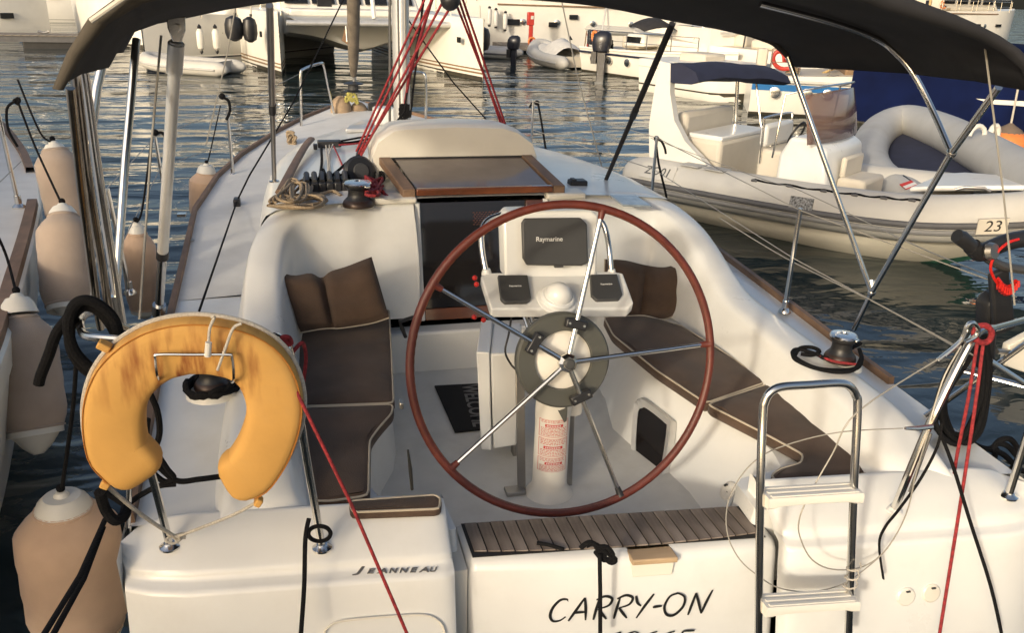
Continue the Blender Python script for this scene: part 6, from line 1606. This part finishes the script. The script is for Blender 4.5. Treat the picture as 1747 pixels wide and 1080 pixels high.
    put('davit', MB().tube([V(-.15, -1.42, .7), V(-.15, -1.42, 2.6)], .09, 10), WPLAST, t, M4)
mid_back()
def right_back():
    # white open workboat with green lettering at the stern
    a = W(1040, 128, z=0); b = W(1180, 150, z=0)
    hd = (b-a); M = LOC(tuple(a+hd*.5+V(.9, 1.0, 0)), (hd.x, hd.y+.8)); L = 6.2
    t = empty('workboat', M.to_translation(), 'cream open motorboat with a green name on its stern', 'motorboat')
    mb, dk, rows = hull_mb(L, 2.3, .82, bow=.55, flare=.14, sheer=.22, tw=.9); bt = band(rows, -.1, .06)
    ed = [r[0] for r in rows]; ed2 = [r[-1] for r in rows]
    put('hull', mb, WHULL, t, M, smooth=40); put('deck', dk, SEATW, t, M); put('bottom_paint', bt, BOTTOM, t, M)
    for e in (ed, ed2): put('gunwale', MB().tube(e, .045, 8), WHULL, t, M)
    put('cuddy', MB().prism([V(-1.4, -.6, .95), V(-.4, -.6, 1.0), V(-.5, -.5, 1.4), V(-1.3, -.5, 1.4)], V(0, 1.0, 0)), WHULL, t, M, bevel=.08)
    put('cuddy_window', MB().box((-.9, -.57, 1.2), (.6, .06, .2)), WINDOW, t, M)
    put('engine_box', MB().box((-1.2, 0, 1.1), (.8, .9, .4)), SEATW, t, M, bevel=.05)
    for s in (-.12, .12): put('boat_mast', MB().tube([V(-2.4, -.5+s*2, .95), V(-2.4, -.5, 2.4)], .03, 6), ALU, t, M)
    dress(t, M, L, 2.3, .82, 5)
    put('transom_name', MB().box((-2.2, -1.04, .72), (.85, .02, .10)), mat('green_lettering', (.05, .35, .22), .6, var=.5, vscale=14), t, M)
    put('mushroom_vents', MB().box((-2.3, -.6, 1.05), (.5, .4, .16)), BLACK, t, M, bevel=.04)
    # cruiser with purple-brown windscreen, white console and wheel
    q = W(1225, 98, y=25.0); M = LOC((q.x, 25.2, 0), (-.45, .89)); L = 7.5
    t = empty('motorboat', M.to_translation(), 'white sports boat with a smoked windscreen above the navy awning', 'motorboat')
    mb, dk, rows = hull_mb(L, 2.6, 1.15, bow=.5, flare=.14, sheer=.25); put('hull', mb, WHULL, t, M, smooth=40); put('deck', dk, SEATW, t, M)
    dress(t, M, L, 2.6, 1.15, 9)
    SMK = mat('smoked_windscreen', (.20, .15, .14), .15, var=.08)
    put('windscreen', MB().prism([V(.2, -1.05, 1.3), V(1.5, -.1, 1.4), V(.2, .95, 1.3), V(-.2, .85, 1.95), V(.8, -.1, 2.0), V(-.2, -.9, 1.95)], V(.03, 0, .02)), SMK, t, M, smooth=0)
    for s in (-1, 1): put('windscreen_frame', MB().tube([V(.2, s, 1.3), V(-.2, s*.88, 1.96), V(.8, -.1, 2.02)], .025, 6), STEEL, t, M)
    put('console', MB().prism([V(-.6, -.7, 1.1), V(-.1, -.7, 1.1), V(-.2, -.65, 1.75), V(-.5, -.65, 1.65)], V(0, .6, 0)), WHULL, t, M, bevel=.05)
    wr = MB().tube([V(-.62+.05*sin(a), -.4+.19*cos(a), 1.5+.18*sin(a)) for a in [2*pi*k/20 for k in range(20)]], .018, 6, closed=True); put('helm_wheel', wr, BLACK, t, M)
    for y in (-.35, .35): put('helm_seat', MB().box((-1.3, y, 1.45), (.45, .5, .6)), SEATW, t, M, bevel=.1, seg=3)
    put('sun_pad', MB().box((-2.6, 0, 1.3), (1.4, 1.7, .3)), SEATW, t, M, bevel=.08)
    for k in range(3): put('radar_arch', MB().tube(cat([V(-1.9-.1*k, -1.2, 1.2), V(-2.0, -1.1, 2.4+.04*k), V(-2.0, 0, 2.55+.04*k), V(-2.0, 1.1, 2.4), V(-1.9, 1.2, 1.2)], 4), .03, 6), STEEL, t, M) if k == 0 else None
    # long white hull with brown bottom and a blue fender tag
    a = W(1142, 158, z=0); b = W(1305, 184, z=0); hd = (b-a)
    L = 3.5; hu = hd.normalized(); c_ = b-hu*(L/2-.1)+V(.3, 1.15, 0); M = LOC(tuple(c_), (hd.x, hd.y+.1))
    t = empty('white_launch', M.to_translation(), 'long white launch with a brown bottom seen under the navy awning', 'motorboat')
    mb, dk, rows = hull_mb(L, 2.5, .92, bow=.75, flare=.06, sheer=.08, tw=.95); bt = band(rows, -.1, .24, .012); l1 = band(rows, .70, .725, .01)
    put('hull', mb, WHULL, t, M, smooth=40); put('deck', dk, WHULL, t, M); put('bottom_paint', bt, BOTTOM, t, M); put('moulding', l1, GHULL, t, M)
    put('engine_box', MB().box((-.4, 0, 1.0), (1.0, .9, .3)), SEATW, t, M, bevel=.08)
    q = W(1222, 128, y=(a.y+b.y)/2-.1)
    f = empty('fender', W(1220, 158, y=(a.y+b.y)/2-.1), 'small blue fender on the white launch', 'fender')
    q0, q1 = W(1218, 158, y=(a.y+b.y)/2-.05), W(1226, 134, y=(a.y+b.y)/2-.05)
    obj('fender_body', MB().tube([q0, q0.lerp(q1, .3), q0.lerp(q1, .75), q1], [.02, .085, .09, .03], 10), BLUES, f); obj('fender_line', MB().tube([q1, q1+V(.05, .1, .35)], .015, 6), WHITER, f)
    # boat with blue sheer stripe and windscreen
    a = W(1297, 196, z=0); b = W(1590, 212, z=0); hd = (b-a)
    L = 4.6; hu = hd.normalized(); c_ = a+hu*(L/2-.1)+V(.3, 1.1, 0); M = LOC(tuple(c_), (hd.x, hd.y))
    t = empty('striped_motorboat', M.to_translation(), 'white motorboat with one blue stripe behind the grey dinghy', 'motorboat')
    mb, dk, rows = hull_mb(L, 2.5, .95, bow=.6, flare=.16, sheer=.3, tw=.92); st = band(rows, .60, .76, .012); bt = band(rows, -.1, .06, .012)
    put('hull', mb, WHULL, t, M, smooth=40); put('deck', dk, SEATW, t, M); put('blue_stripe', st, BLUES, t, M); put('bottom_paint', bt, BOTTOM, t, M)
    dress(t, M, L, 2.5, .95, 15)
    put('foredeck', MB().prism([V(.4, -1.0, 1.0), V(1.9, -.3, 1.15), V(1.9, .3, 1.15), V(.4, 1.0, 1.0)], V(-.1, 0, .18)), WHULL, t, M, bevel=.06)
    put('windscreen', MB().prism([V(.5, -.95, 1.15), V(1.3, 0, 1.2), V(.5, .95, 1.15), V(.1, .85, 1.65), V(.7, 0, 1.7), V(.1, -.85, 1.65)], V(.03, 0, .02)), SMK, t, M, smooth=0)
    put('helm_wheel', MB().tube([V(-.35+.06*sin(a_), -.45+.2*cos(a_), 1.3+.19*sin(a_)) for a_ in [2*pi*k/20 for k in range(20)]], .02, 6, closed=True), BLACK, t, M)
    put('dashboard', MB().box((.1, 0, 1.12), (.5, 1.7, .3)), WOODT, t, M, bevel=.05)
    put('searchlight', MB().sphere((.75, -.9, 1.62), .16, 12, 8, (1.3, .8, .9)), WPLAST, t, M)
    put('boat_mast', MB().tube([V(1.7, -.1, 1.2), V(1.6, -.1, 4)], .03, 8), mat('bamboo', (.5, .36, .16), .6), t, M)
    put('boat_boom', MB().tube([V(-.6, -.4, 1.0), V(1.6, -.1, 2.0)], .03, 8), bpy.data.materials['bamboo'], t, M)
    # pale cruisers filling the next row
    for i, (px, py, hd2, L, H, lab) in enumerate(((1440, 128, (.95, .1), 9, 1.7, 'white cruiser hull in the row behind the striped motorboat'), (1090, 60, (.9, .2), 10, 1.9, 'white cruiser in the far row above the open workboat'), (1300, 75, (.9, .15), 9, 2.0, 'far white cruiser behind the smoked windscreen'), (700, 30, (1, .1), 12, 2.2, 'far white yacht behind the catamaran cabin'), (240, 22, (1, -.1), 11, 2.0, 'far white yacht behind the grey one'), (-30, 10, (1, .1), 12, 2.2, 'farthest white yacht at the left edge'), (1690, 60, (.9, .2), 10, 2.1, 'white boat with open stern showing above the awning corner'))):
        o = W(px, py+22, z=0) if py > 40 else W(px, 46, z=0)
        M = LOC((o.x, o.y+(3 if py > 40 else 8), 0), hd2)
        t = empty('moored_boat', M.to_translation(), lab, 'motor yacht', 'white yachts in the far rows')
        mb, dk, rows = hull_mb(L, 3.2, H, bow=.6, flare=.1, sheer=.2); bt = band(rows, -.1, .14)
        put('hull', mb, WHULL, t, M, smooth=40); put('deck', dk, WHULL, t, M); put('bottom_paint', bt, BOTTOM, t, M)
        put('cabin', MB().prism([V(-L*.36, -1.2, H), V(L*.2, -1.1, H), V(L*.1, -1.0, H+1.3), V(-L*.34, -1.1, H+1.3)], V(0, 2.3, 0)), WHULL if i % 3 else SEATW, t, M, bevel=.15)
        for k in range(4):
            put('cabin_window', MB().box((-L*.3+L*.12*k, -1.17, H+.65), (L*.09, .07, .42)), WINDOW, t, M)
        for k in range(3): put('hull_window', MB().box((-L*.25+L*.2*k, -1.58, H*.62), (.5, .08, .16)), WINDOW, t, M)
        put('mast', MB().tube([V(0, 0, H), V(0, 0, H+10)], .09, 8), ALU, t, M)
        put('guard_rail', MB().tube([V(-L*.4, -1.5, H+.7), V(L*.25, -1.45, H+.75)], .02, 6), STEEL, t, M)
        for k in range(5): put('stanchion', MB().tube([V(-L*.4+L*.16*k, -1.5, H), V(-L*.4+L*.16*k, -1.5, H+.7)], .018, 6), STEEL, t, M)
        dress(t, M, L, 3.2, H, i*7+3)
        if i % 2 == 0:
            put('sail_cover', MB().tube([V(-L*.4, 0, H+2.0), V(0, 0, H+2.2)], .22, 10), NAVY, t, M)
    # boat under a blue tarpaulin on the right
    p0 = W(1690, 240, z=0); M = LOC((p0.x+1.6, p0.y+1.4, 0), (.75, -.6))
    t = empty('covered_boat', M.to_translation(), 'boat under a deep blue tarpaulin at the right edge', 'boat')
    mb, dk, rows = hull_mb(6.5, 2.6, .75, bow=.6); put('hull', mb, WHULL, t, M, smooth=40)
    g = []
    for i in range(12):
        x = -3.4+6.6*i/11; k = 1-max(0, (i-8)/4)**2*.6
        g.append([V(x, y*1.42*k, (1.95-.05*sin(i*1.3))*(1-.10*abs(y))-(abs(y)**6)*1.65+.03*sin(6*y+i*2)) for y in [-1+2*j/12 for j in range(13)]])
    put('tarpaulin', MB().grid(g), TARP, t, M, smooth=70)
    put('tarp_end', MB().poly(g[0]), TARP, t, M)
    # mooring buoy
    q = W(1716, 248, y=p0.y-1.2)
    t = empty('mooring_buoy', q-V(0, 0, .1), 'orange and white buoy hanging by the blue tarpaulin', 'buoy')
    R = 38/FPX*(q-CAM_C).dot(_F)
    obj('buoy_body', MB().sphere(q, R, 18, 10, (1, 1, .75)), ORNG, t); obj('buoy_cap', MB().lathe([(R*.72, R*.45), (R*.5, R*.72), (R*.2, R*.9), (.03, R*1.0)], q, 16), mat('brown_buoy_cap', (.16, .12, .09), .8), t)
    obj('buoy_line', MB().tube([q+V(0, 0, R*.95), q+V(.05, .1, R*3)], .02, 8), WHITER, t)
    obj('buoy_ring', MB().tube([q+V(-R*1.0+R*.2*cos(a), -.1, R*.5+R*.42*sin(a)) for a in [2*pi*k/14 for k in range(14)]], R*.13, 8, closed=True), VINYL, t)
right_back()
def rib():
    h = V(cos(-.97), sin(-.97), 0); o = (5.28, 6.66, 0); M = LOC(o, (h.x, h.y)) @ Matrix.Diagonal((.84, .89, .94, 1)); CS = M @ Matrix.Translation((-.62, -.10, 0))
    t = empty('rigid_inflatable', o, 'white rigid inflatable boat numbered 23 with navy awning and console', 'inflatable boat')
    R = .27; hw = .95; L = 5.6
    pts = [V(-2.95, -hw, .56), V(-2.6, -hw, .56), V(-1.2, -hw, .57), V(.3, -hw, .60), V(1.4, -hw*.95, .66), V(2.2, -hw*.72, .76), V(2.7, -hw*.36, .84), V(2.85, 0, .87)]
    pts = pts+[V(p.x, -p.y, p.z) for p in reversed(pts[:-1])]
    path = cat(pts, 6); k = len(path)
    rad = [R*(.25+.75*min(1, (i/6)**.7)) if i < 6 else R*(.25+.75*min(1, ((k-1-i)/6)**.7)) if i > k-7 else R for i in range(k)]
    put('tube', MB().tube(path, rad, 22), TUBEW, t, M, smooth=60)
    # grey rubbing bands
    def side(dz, off=1.0):
        out = []
        for i in range(3, k-3):
            p = path[i]; tg = (path[i+1]-path[i-1]).normalized(); n = V(tg.y, -tg.x, 0).normalized()
            if n.dot(p-V(0, 0, p.z)) < 0 and abs(p.y) > .1: n = -n
            if abs(p.y) <= .1: n = V(1, 0, 0)
            ang = math.asin(max(-1, min(1, dz/R)))
            out.append(p+n*R*cos(ang)*off+V(0, 0, dz))
        return out
    put('rubbing_band', MB().tube(side(-.03), .038, 8), DGREY, t, M); put('rubbing_band', MB().tube(side(-.11), .034, 8), mat('mid_grey_rubber', (.2, .2, .2), .7), t, M)
    # rigid hull below with green chine
    rows = []
    for f in [i/16 for i in range(17)]:
        x = -2.55+5.15*f; w = (hw-.06)*(1-max(0, (f-.55)/.45)**2.3); zk = -.3+.75*max(0, (f-.5)/.5)**2.2; zc = .12+.42*max(0, (f-.4)/.6)**2
        w = max(w, .02)
        rows.append([V(x, -w, .5+.3*f*f), V(x, -w*.98, zc+.1), V(x, -w*.92, zc), V(x, -w*.5, (zc+zk)/2-.02), V(x, 0, zk), V(x, w*.5, (zc+zk)/2-.02), V(x, w*.92, zc), V(x, w*.98, zc+.1), V(x, w, .5+.3*f*f)])
    put('hull', MB().grid(rows), mat('rib_hull', (.62, .58, .48), .4, var=.05, dirt=.2, vscale=2), t, M, smooth=50)
    gb = []
    for r in rows[9:16]:
        gb.append([r[3].lerp(r[4], .35)+V(0, -.012, -.004), r[4]+V(0, -.012, 0)])
    put('green_keel_band', MB().grid(gb), mat('green_paint', (.05, .20, .13), .6, var=.3, vscale=9), t, M)
    put('inner_floor', MB().prism([V(-2.5, -.75, .42), V(1.3, -.75, .44), V(2.2, -.4, .5), V(2.2, .4, .5), V(1.3, .75, .44), V(-2.5, .75, .42)], V(0, 0, .03)), SEATW, t, M)
    # stern arch (swept, cream) with the navy folded awning
    def arch(s):
        prof = [(-2.6, .78), (-1.55, .80), (-1.72, .92), (-2.0, 1.1), (-2.22, 1.35), (-2.34, 1.7), (-2.38, 2.08), (-2.56, 2.10), (-2.62, 1.7), (-2.66, 1.25)]
        return MB().prism([V(x, s*(.80 if s < 0 else 1.0)-.06, z) for x, z in prof], V(0, .12, 0))
    for s in (-1, 1): put('arch_leg', arch(s) if s < 0 else MB().tube([V(-2.2, 1.0, .8), V(-2.3, 1.0, 1.9)], .03, 8), WHULL if s < 0 else STEEL, t, M)
    g = []
    for i in range(9):
        u = -1+2*i/8; x0 = -2.62
        g.append([V(x0+.12+dx+.35*(u+1)/2, u*1.10+.25, 1.93+dz-.06*(u+1)-.05*u*u+.012*sin(7*u+j)) for j, (dx, dz) in enumerate(((0, 0), (-.04, .10), (.04, .19), (.30, .20), (.55, .12), (.62, .02), (.50, -.03), (.2, -.05)))])
    put('folded_awning', MB().grid(g, closed_v=True), NAVY, t, M, smooth=60)
    put('awning_end', MB().poly(g[0]), NAVY, t, M); put('awning_end', MB().poly(g[-1]), NAVY, t, M)
    put('awning_frame', MB().tube([V(-2.0, .95, 2.0), V(-1.7, .85, 1.2), V(-1.4, .8, .85)], .018, 8), STEEL, t, M)
    # engine hump, stern bench, seat pod
    put('engine_cowl', MB().sphere((-2.75, .4, .98), .36, 18, 10, (.8, .95, 1.0)), OUTB, t, M)
    put('stern_bench', MB().box((-1.95, .16, .80), (.75, 1.42, .65)), SEATW, t, M, bevel=.06, seg=3)
    put('bench_backrest', MB().box((-2.3, .16, 1.22), (.2, 1.42, .42)), SEATW, t, M, bevel=.06, seg=3)
    put('bench_seat', MB().box((-1.88, .16, 1.14), (.58, 1.36, .07)), GEL, t, M, bevel=.02)
    put('helm_seat', MB().box((-.75, 0, .78), (.6, .85, .62)), SEATW, t, M, bevel=.05, seg=3)
    put('helm_backrest', MB().box((-1.0, 0, 1.25), (.12, .85, .3)), GEL, t, M, bevel=.05, seg=3)
    put('seat_rail', MB().tube(cat([V(-.98, -.44, .9), V(-1.0, -.44, 1.4), V(-1.02, -.36, 1.48), V(-1.02, .36, 1.48), V(-1.0, .44, 1.4), V(-.98, .44, .9)], 4), .016, 8), STEEL, t, M)
    # console with smoked windscreen, rail, wheel
    put('console', MB().prism([V(.05, -.66, .45), V(.85, -.66, .45), V(.72, -.64, 1.22), V(.50, -.64, 1.34), V(.18, -.64, 1.34), V(.05, -.64, 1.1)], V(0, 1.24, 0)), GEL, t, CS, bevel=.05, seg=3)
    put('console_seat', MB().box((1.0, 0, .68), (.40, .72, .42)), SEATW, t, CS, bevel=.05, seg=3)
    put('console_backrest', MB().box((.84, 0, 1.0), (.08, .62, .26)), SEATW, t, CS, bevel=.03)
    g = []
    for u in [-1+2*j/12 for j in range(13)]:
        xx = .66-.12*u*u; g.append([V(xx, u*.82-.05, 1.30), V(xx-.06, u*.81-.05, 1.58), V(xx-.14, u*.79-.05, 1.90-.03*u*u)])
    m = mat('smoked_screen', (.22, .13, .10), .08, trans=0, alpha=.72)
    put('windscreen', MB().grid(g), m, t, CS, smooth=60, solid=.006)
    fr = [r[2]+V(0, 0, .035) for r in g]
    put('screen_rail', MB().tube([V(.1, -.92, 1.1), V(.16, -.92, 1.86)]+[p+V(0, .0, .03) for p in fr[1:-1]]+[V(.16, .82, 1.86), V(.1, .82, 1.1)], .014, 8), STEEL, t, CS)
    put('helm_wheel', MB().tube([V(-.03+.08*sin(a), .17*cos(a), 1.28+.16*sin(a)) for a in [2*pi*j/20 for j in range(20)]], .016, 6, closed=True), BLACK, t, CS)
    # grab line in beckets, patches, cleats, plates
    tp = [p+V(0, -R*.55, R*.83) if p.y < 0 else p for p in path[14:26]]
    gl = []
    sagp = cat([p+V(0, 0, .012 if i % 2 == 0 else -.008) for i, p in enumerate(tp[::1])], 3)
    put('grab_line', MB().tube(sagp, .014, 6), BLACKR, t, M)
    for p in tp[::2]: put('becket', MB().box(p+V(0, 0, .0), (.09, .06, .03)), DGREY, t, M, bevel=.01)
    for x in (-1.75, -1.35): put('step_patch', MB().box((x, -hw-.03, .57+R*.985), (.32, .26, .012)), TUBEG, t, M)
    def onside(x, dz, w, hh, m_, name, thick=.012, z0=None):
        p = min(path[:k//2], key=lambda q: abs(q.x-x)); ang = math.asin(dz/R); i = path.index(p); tg = (path[i+1]-path[i-1]).normalized()
        n = V(tg.y, -tg.x, 0).normalized(); 
        if n.y > 0: n = -n
        nn = n*cos(ang)+V(0, 0, sin(ang)); up = -n*sin(ang)+V(0, 0, cos(ang)); ex = tg; c = p+nn*(R+.004)
        mb = MB().prism([c-ex*w-up*hh, c+ex*w-up*hh, c+ex*w+up*hh, c-ex*w+up*hh], nn*thick)
        return put(name, mb, m_, t, M, smooth=0), c+nn*(thick+.003), ex, up, nn
    onside(.12, .05, .16, .085, mat('code_plate', (.30, .31, .32), .7, var=.5, vscale=40), 'registration_plate')
    pl, c, ex, up, nn = onside(2.2, -.02, .16, .085, SEATW, 'number_plate', .044)
    R3 = M.to_3x3()
    text('lettering', '23', frame(M @ c, R3 @ ex, R3 @ up), .16, BPRINT, pl, extrude=.001, shear=.2)
    pl, c, ex, up, nn = onside(-2.1, .14, .30, .11, TUBEW, 'name_patch', .004)
    text('lettering', 'ZO01', frame(M @ c, R3 @ ex, R3 @ up), .15, DGREY, pl, extrude=.001, shear=.15, bold=.002)
    put('bow_step', MB().prism([V(1.5, -.62, .95), V(2.5, -.35, 1.06), V(2.75, 0, 1.1), V(2.5, .35, 1.06), V(1.5, .62, .95), V(1.2, .62, .88), V(1.2, -.62, .88)], V(0, 0, .06)), GEL, t, M, bevel=.03, seg=3)
    put('bow_cushion', MB().prism([V(1.0, -.6, .72), V(1.7, -.5, .76), V(1.7, .5, .76), V(1.0, .6, .72)], V(0, 0, .10)), SEATW, t, M, bevel=.04, seg=3)
    put('bow_cleat', MB().tube([V(1.75, -.66, 1.0), V(1.85, -.64, 1.04), V(2.05, -.56, 1.05), V(2.12, -.53, 1.02)], .018, 8), BRUSHED, t, M)
    put('bow_eye', MB().tube([V(2.3, -.02, .36), V(2.42, 0, .42), V(2.32, .02, .46)], .02, 8), STEEL, t, M)
    # mooring wires to the RIB
    w = empty('mooring_line', tuple(W(1300, 400, d=7)), 'thin grey line sagging below the numbered inflatable', 'line')
    obj('line_run', MB().tube(cat([W(1228, 372, y=3.0), W(1340, 440, y=2.6), W(1490, 515, y=1.9), W(1640, 598, y=1.1)], 6), .004, 6), WIREG, w)
    w = empty('mooring_line', tuple(W(1500, 400, d=6)), 'upper thin grey line crossing the numbered inflatable', 'line')
    obj('line_run', MB().tube(cat([W(1110, 235, y=6.0), W(1300, 305, y=5.0), W(1365, 325, y=4.2), W(1560, 418, y=2.6), W(1700, 475, y=1.2)], 6), .004, 6), WIREG, w)
    # the second, grey inflatable beyond it
    near = [W(1600, 380, z=.42), W(1575, 362, z=.46), W(1548, 343, z=.50), W(1494, 300, z=.58), W(1482, 258, z=.72)]
    far = [W(1503, 222, z=.86), W(1548, 207, z=.96), W(1610, 226, z=1.0), W(1680, 262, z=1.0), W(1760, 308, z=1.0), W(1860, 366, z=1.0)]
    g2 = empty('grey_inflatable', sum(near+far, V(0, 0, 0))/len(near+far)-V(0, 0, .6), 'grey inflatable dinghy with rounded bow tilted beside the numbered inflatable', 'dinghy')
    pth = cat(near+far, 6); k = len(pth)
    obj('tube', MB().tube(pth, [.26 if i > 3 else .2 for i in range(k)], 22), TUBEG, g2, smooth=60)
    dn = (far[3]-near[1]).cross(near[3]-near[0]).normalized(); dn = dn if dn.z > 0 else -dn
    obj('rubbing_strake', MB().tube([p-dn*.12+(p-(near[1]+far[4])/2).normalized()*.22 for p in pth[6:34]], .045, 8), DGREY, g2)
    fl = MB(); n_ = len(pth)//2
    fl.grid([[pth[i].lerp(pth[k-1-i], t_)-dn*.12 for t_ in (.0, .25, .5, .75, 1)] for i in range(n_)])
    obj('floor', fl, NAVY, g2)
    for f_, lab in ((.28, 0), (.45, 1)):
        c_ = near[2].lerp(near[1], f_)+dn*.16+V(.25, .18, 0); e_ = (near[1]-near[2]).normalized(); w_ = dn.cross(e_)
        obj('oar_blade', MB().prism([c_-e_*.05, c_+w_*.10*1-e_*.12+e_*.2, c_+w_*.24+e_*.18, c_+w_*.2+e_*.0], dn*.02), WPLAST, g2, bevel=.01)
    e_ = (near[1]-near[3]).normalized(); c_ = near[2]+dn*.27
    obj('oar_shaft', MB().tube([c_-e_*.15+V(.1, .05, 0), c_+e_*.75+V(.1, .05, 0)], .018, 8), BLACK, g2)
    c_ = near[2].lerp(near[1], .42)+dn*.265+V(-.03, -.03, 0)
    w_ = dn.cross(e_).normalized()
    st_ = obj('red_white_sticker', MB().prism([c_-e_*.13-w_*.07, c_+e_*.13-w_*.07, c_+e_*.13+w_*.07, c_-e_*.13+w_*.07], dn*.012), REDPRINT, g2, smooth=0)
    obj('white_band', MB().prism([c_-e_*.03-w_*.07+dn*.013, c_+e_*.05-w_*.07+dn*.013, c_+e_*.03+w_*.07+dn*.013, c_-e_*.05+w_*.07+dn*.013], dn*.003), WPRINT, st_, smooth=0)
    q_ = far[3]+dn*.25+V(-.1, 0, 0)
    obj('handle_ring', MB().tube([q_+V(.11*cos(t_), -.02, .12*sin(t_)) for t_ in [pi*j_/8 for j_ in range(9)]], .03, 8), VINYL, g2)
    # faded maker's lettering on the bow tube
rib()
def stern_outboard():
    # small outboard clamped on the starboard pushpit: tiller grip, grey arm, red kill cord
    T = lambda px, py, y=.35: W(px, py, y=y)
    t = empty('outboard_motor', T(1700, 560), 'small outboard clamped on the starboard pushpit, black tiller grip raised', 'outboard motor')
    obj('tiller_grip', MB().tube([T(1632, 402), T(1640, 406), T(1662, 424)], [.026, .03, .027], 14), BLACK, t)
    obj('tiller_body', MB().tube(cat([T(1658, 420), T(1672, 432), T(1690, 424), T(1720, 412), T(1760, 405)], 4), [.034]*17, 12), BLACK, t)
    obj('tiller_arm', MB().tube(cat([T(1672, 430), T(1690, 444), T(1715, 455), T(1760, 462)], 5), .026, 12, flat=.7), GREYP, t)
    obj('throttle_collar', MB().lathe([(.03, 0), (.036, .01), (.03, .03)], T(1675, 425)+V(0, -.03, 0), 14, axis=V(.3, -1, .3)), BRUSHED, t)
    obj('bracket_plate', MB().prism([T(1692, 470), T(1722, 455), T(1735, 560), T(1700, 575)], V(0, .03, 0)), BLACK, t, bevel=.01)
    obj('leg_casing', MB().prism([T(1688, 520, .4), T(1708, 500, .4), T(1700, 640, .4), T(1684, 640, .4)], V(0, .09, 0)), BLACK, t, bevel=.02)
    obj('kill_cord', MB().tube(cat([T(1738, 408, .30), T(1720, 414, .30), T(1700, 432, .30), T(1690, 455, .30), T(1696, 475, .30), T(1706, 488, .30)], 5), .0055, 8), REDP, t)
    pts = []
    for i in range(46):
        f = i/45; c = T(1702+34*f, 482+14*sin(pi*f), .29); a = i*1.25; pts.append(c+V(.004*cos(a), .016*cos(a), .018*sin(a)))
    obj('coiled_cord', MB().tube(pts, .006, 8), REDP, t)
    obj('cream_panel', MB().prism([T(1722, 590, .46), T(1760, 570, .46), T(1760, 640, .46), T(1715, 625, .46)], V(0, .04, 0)), GELC, t, bevel=.006)
    obj('panel_arm', MB().tube([T(1735, 600, .48), T(1700, 600, .44)], .012, 8), BRUSHED, t)
stern_outboard()
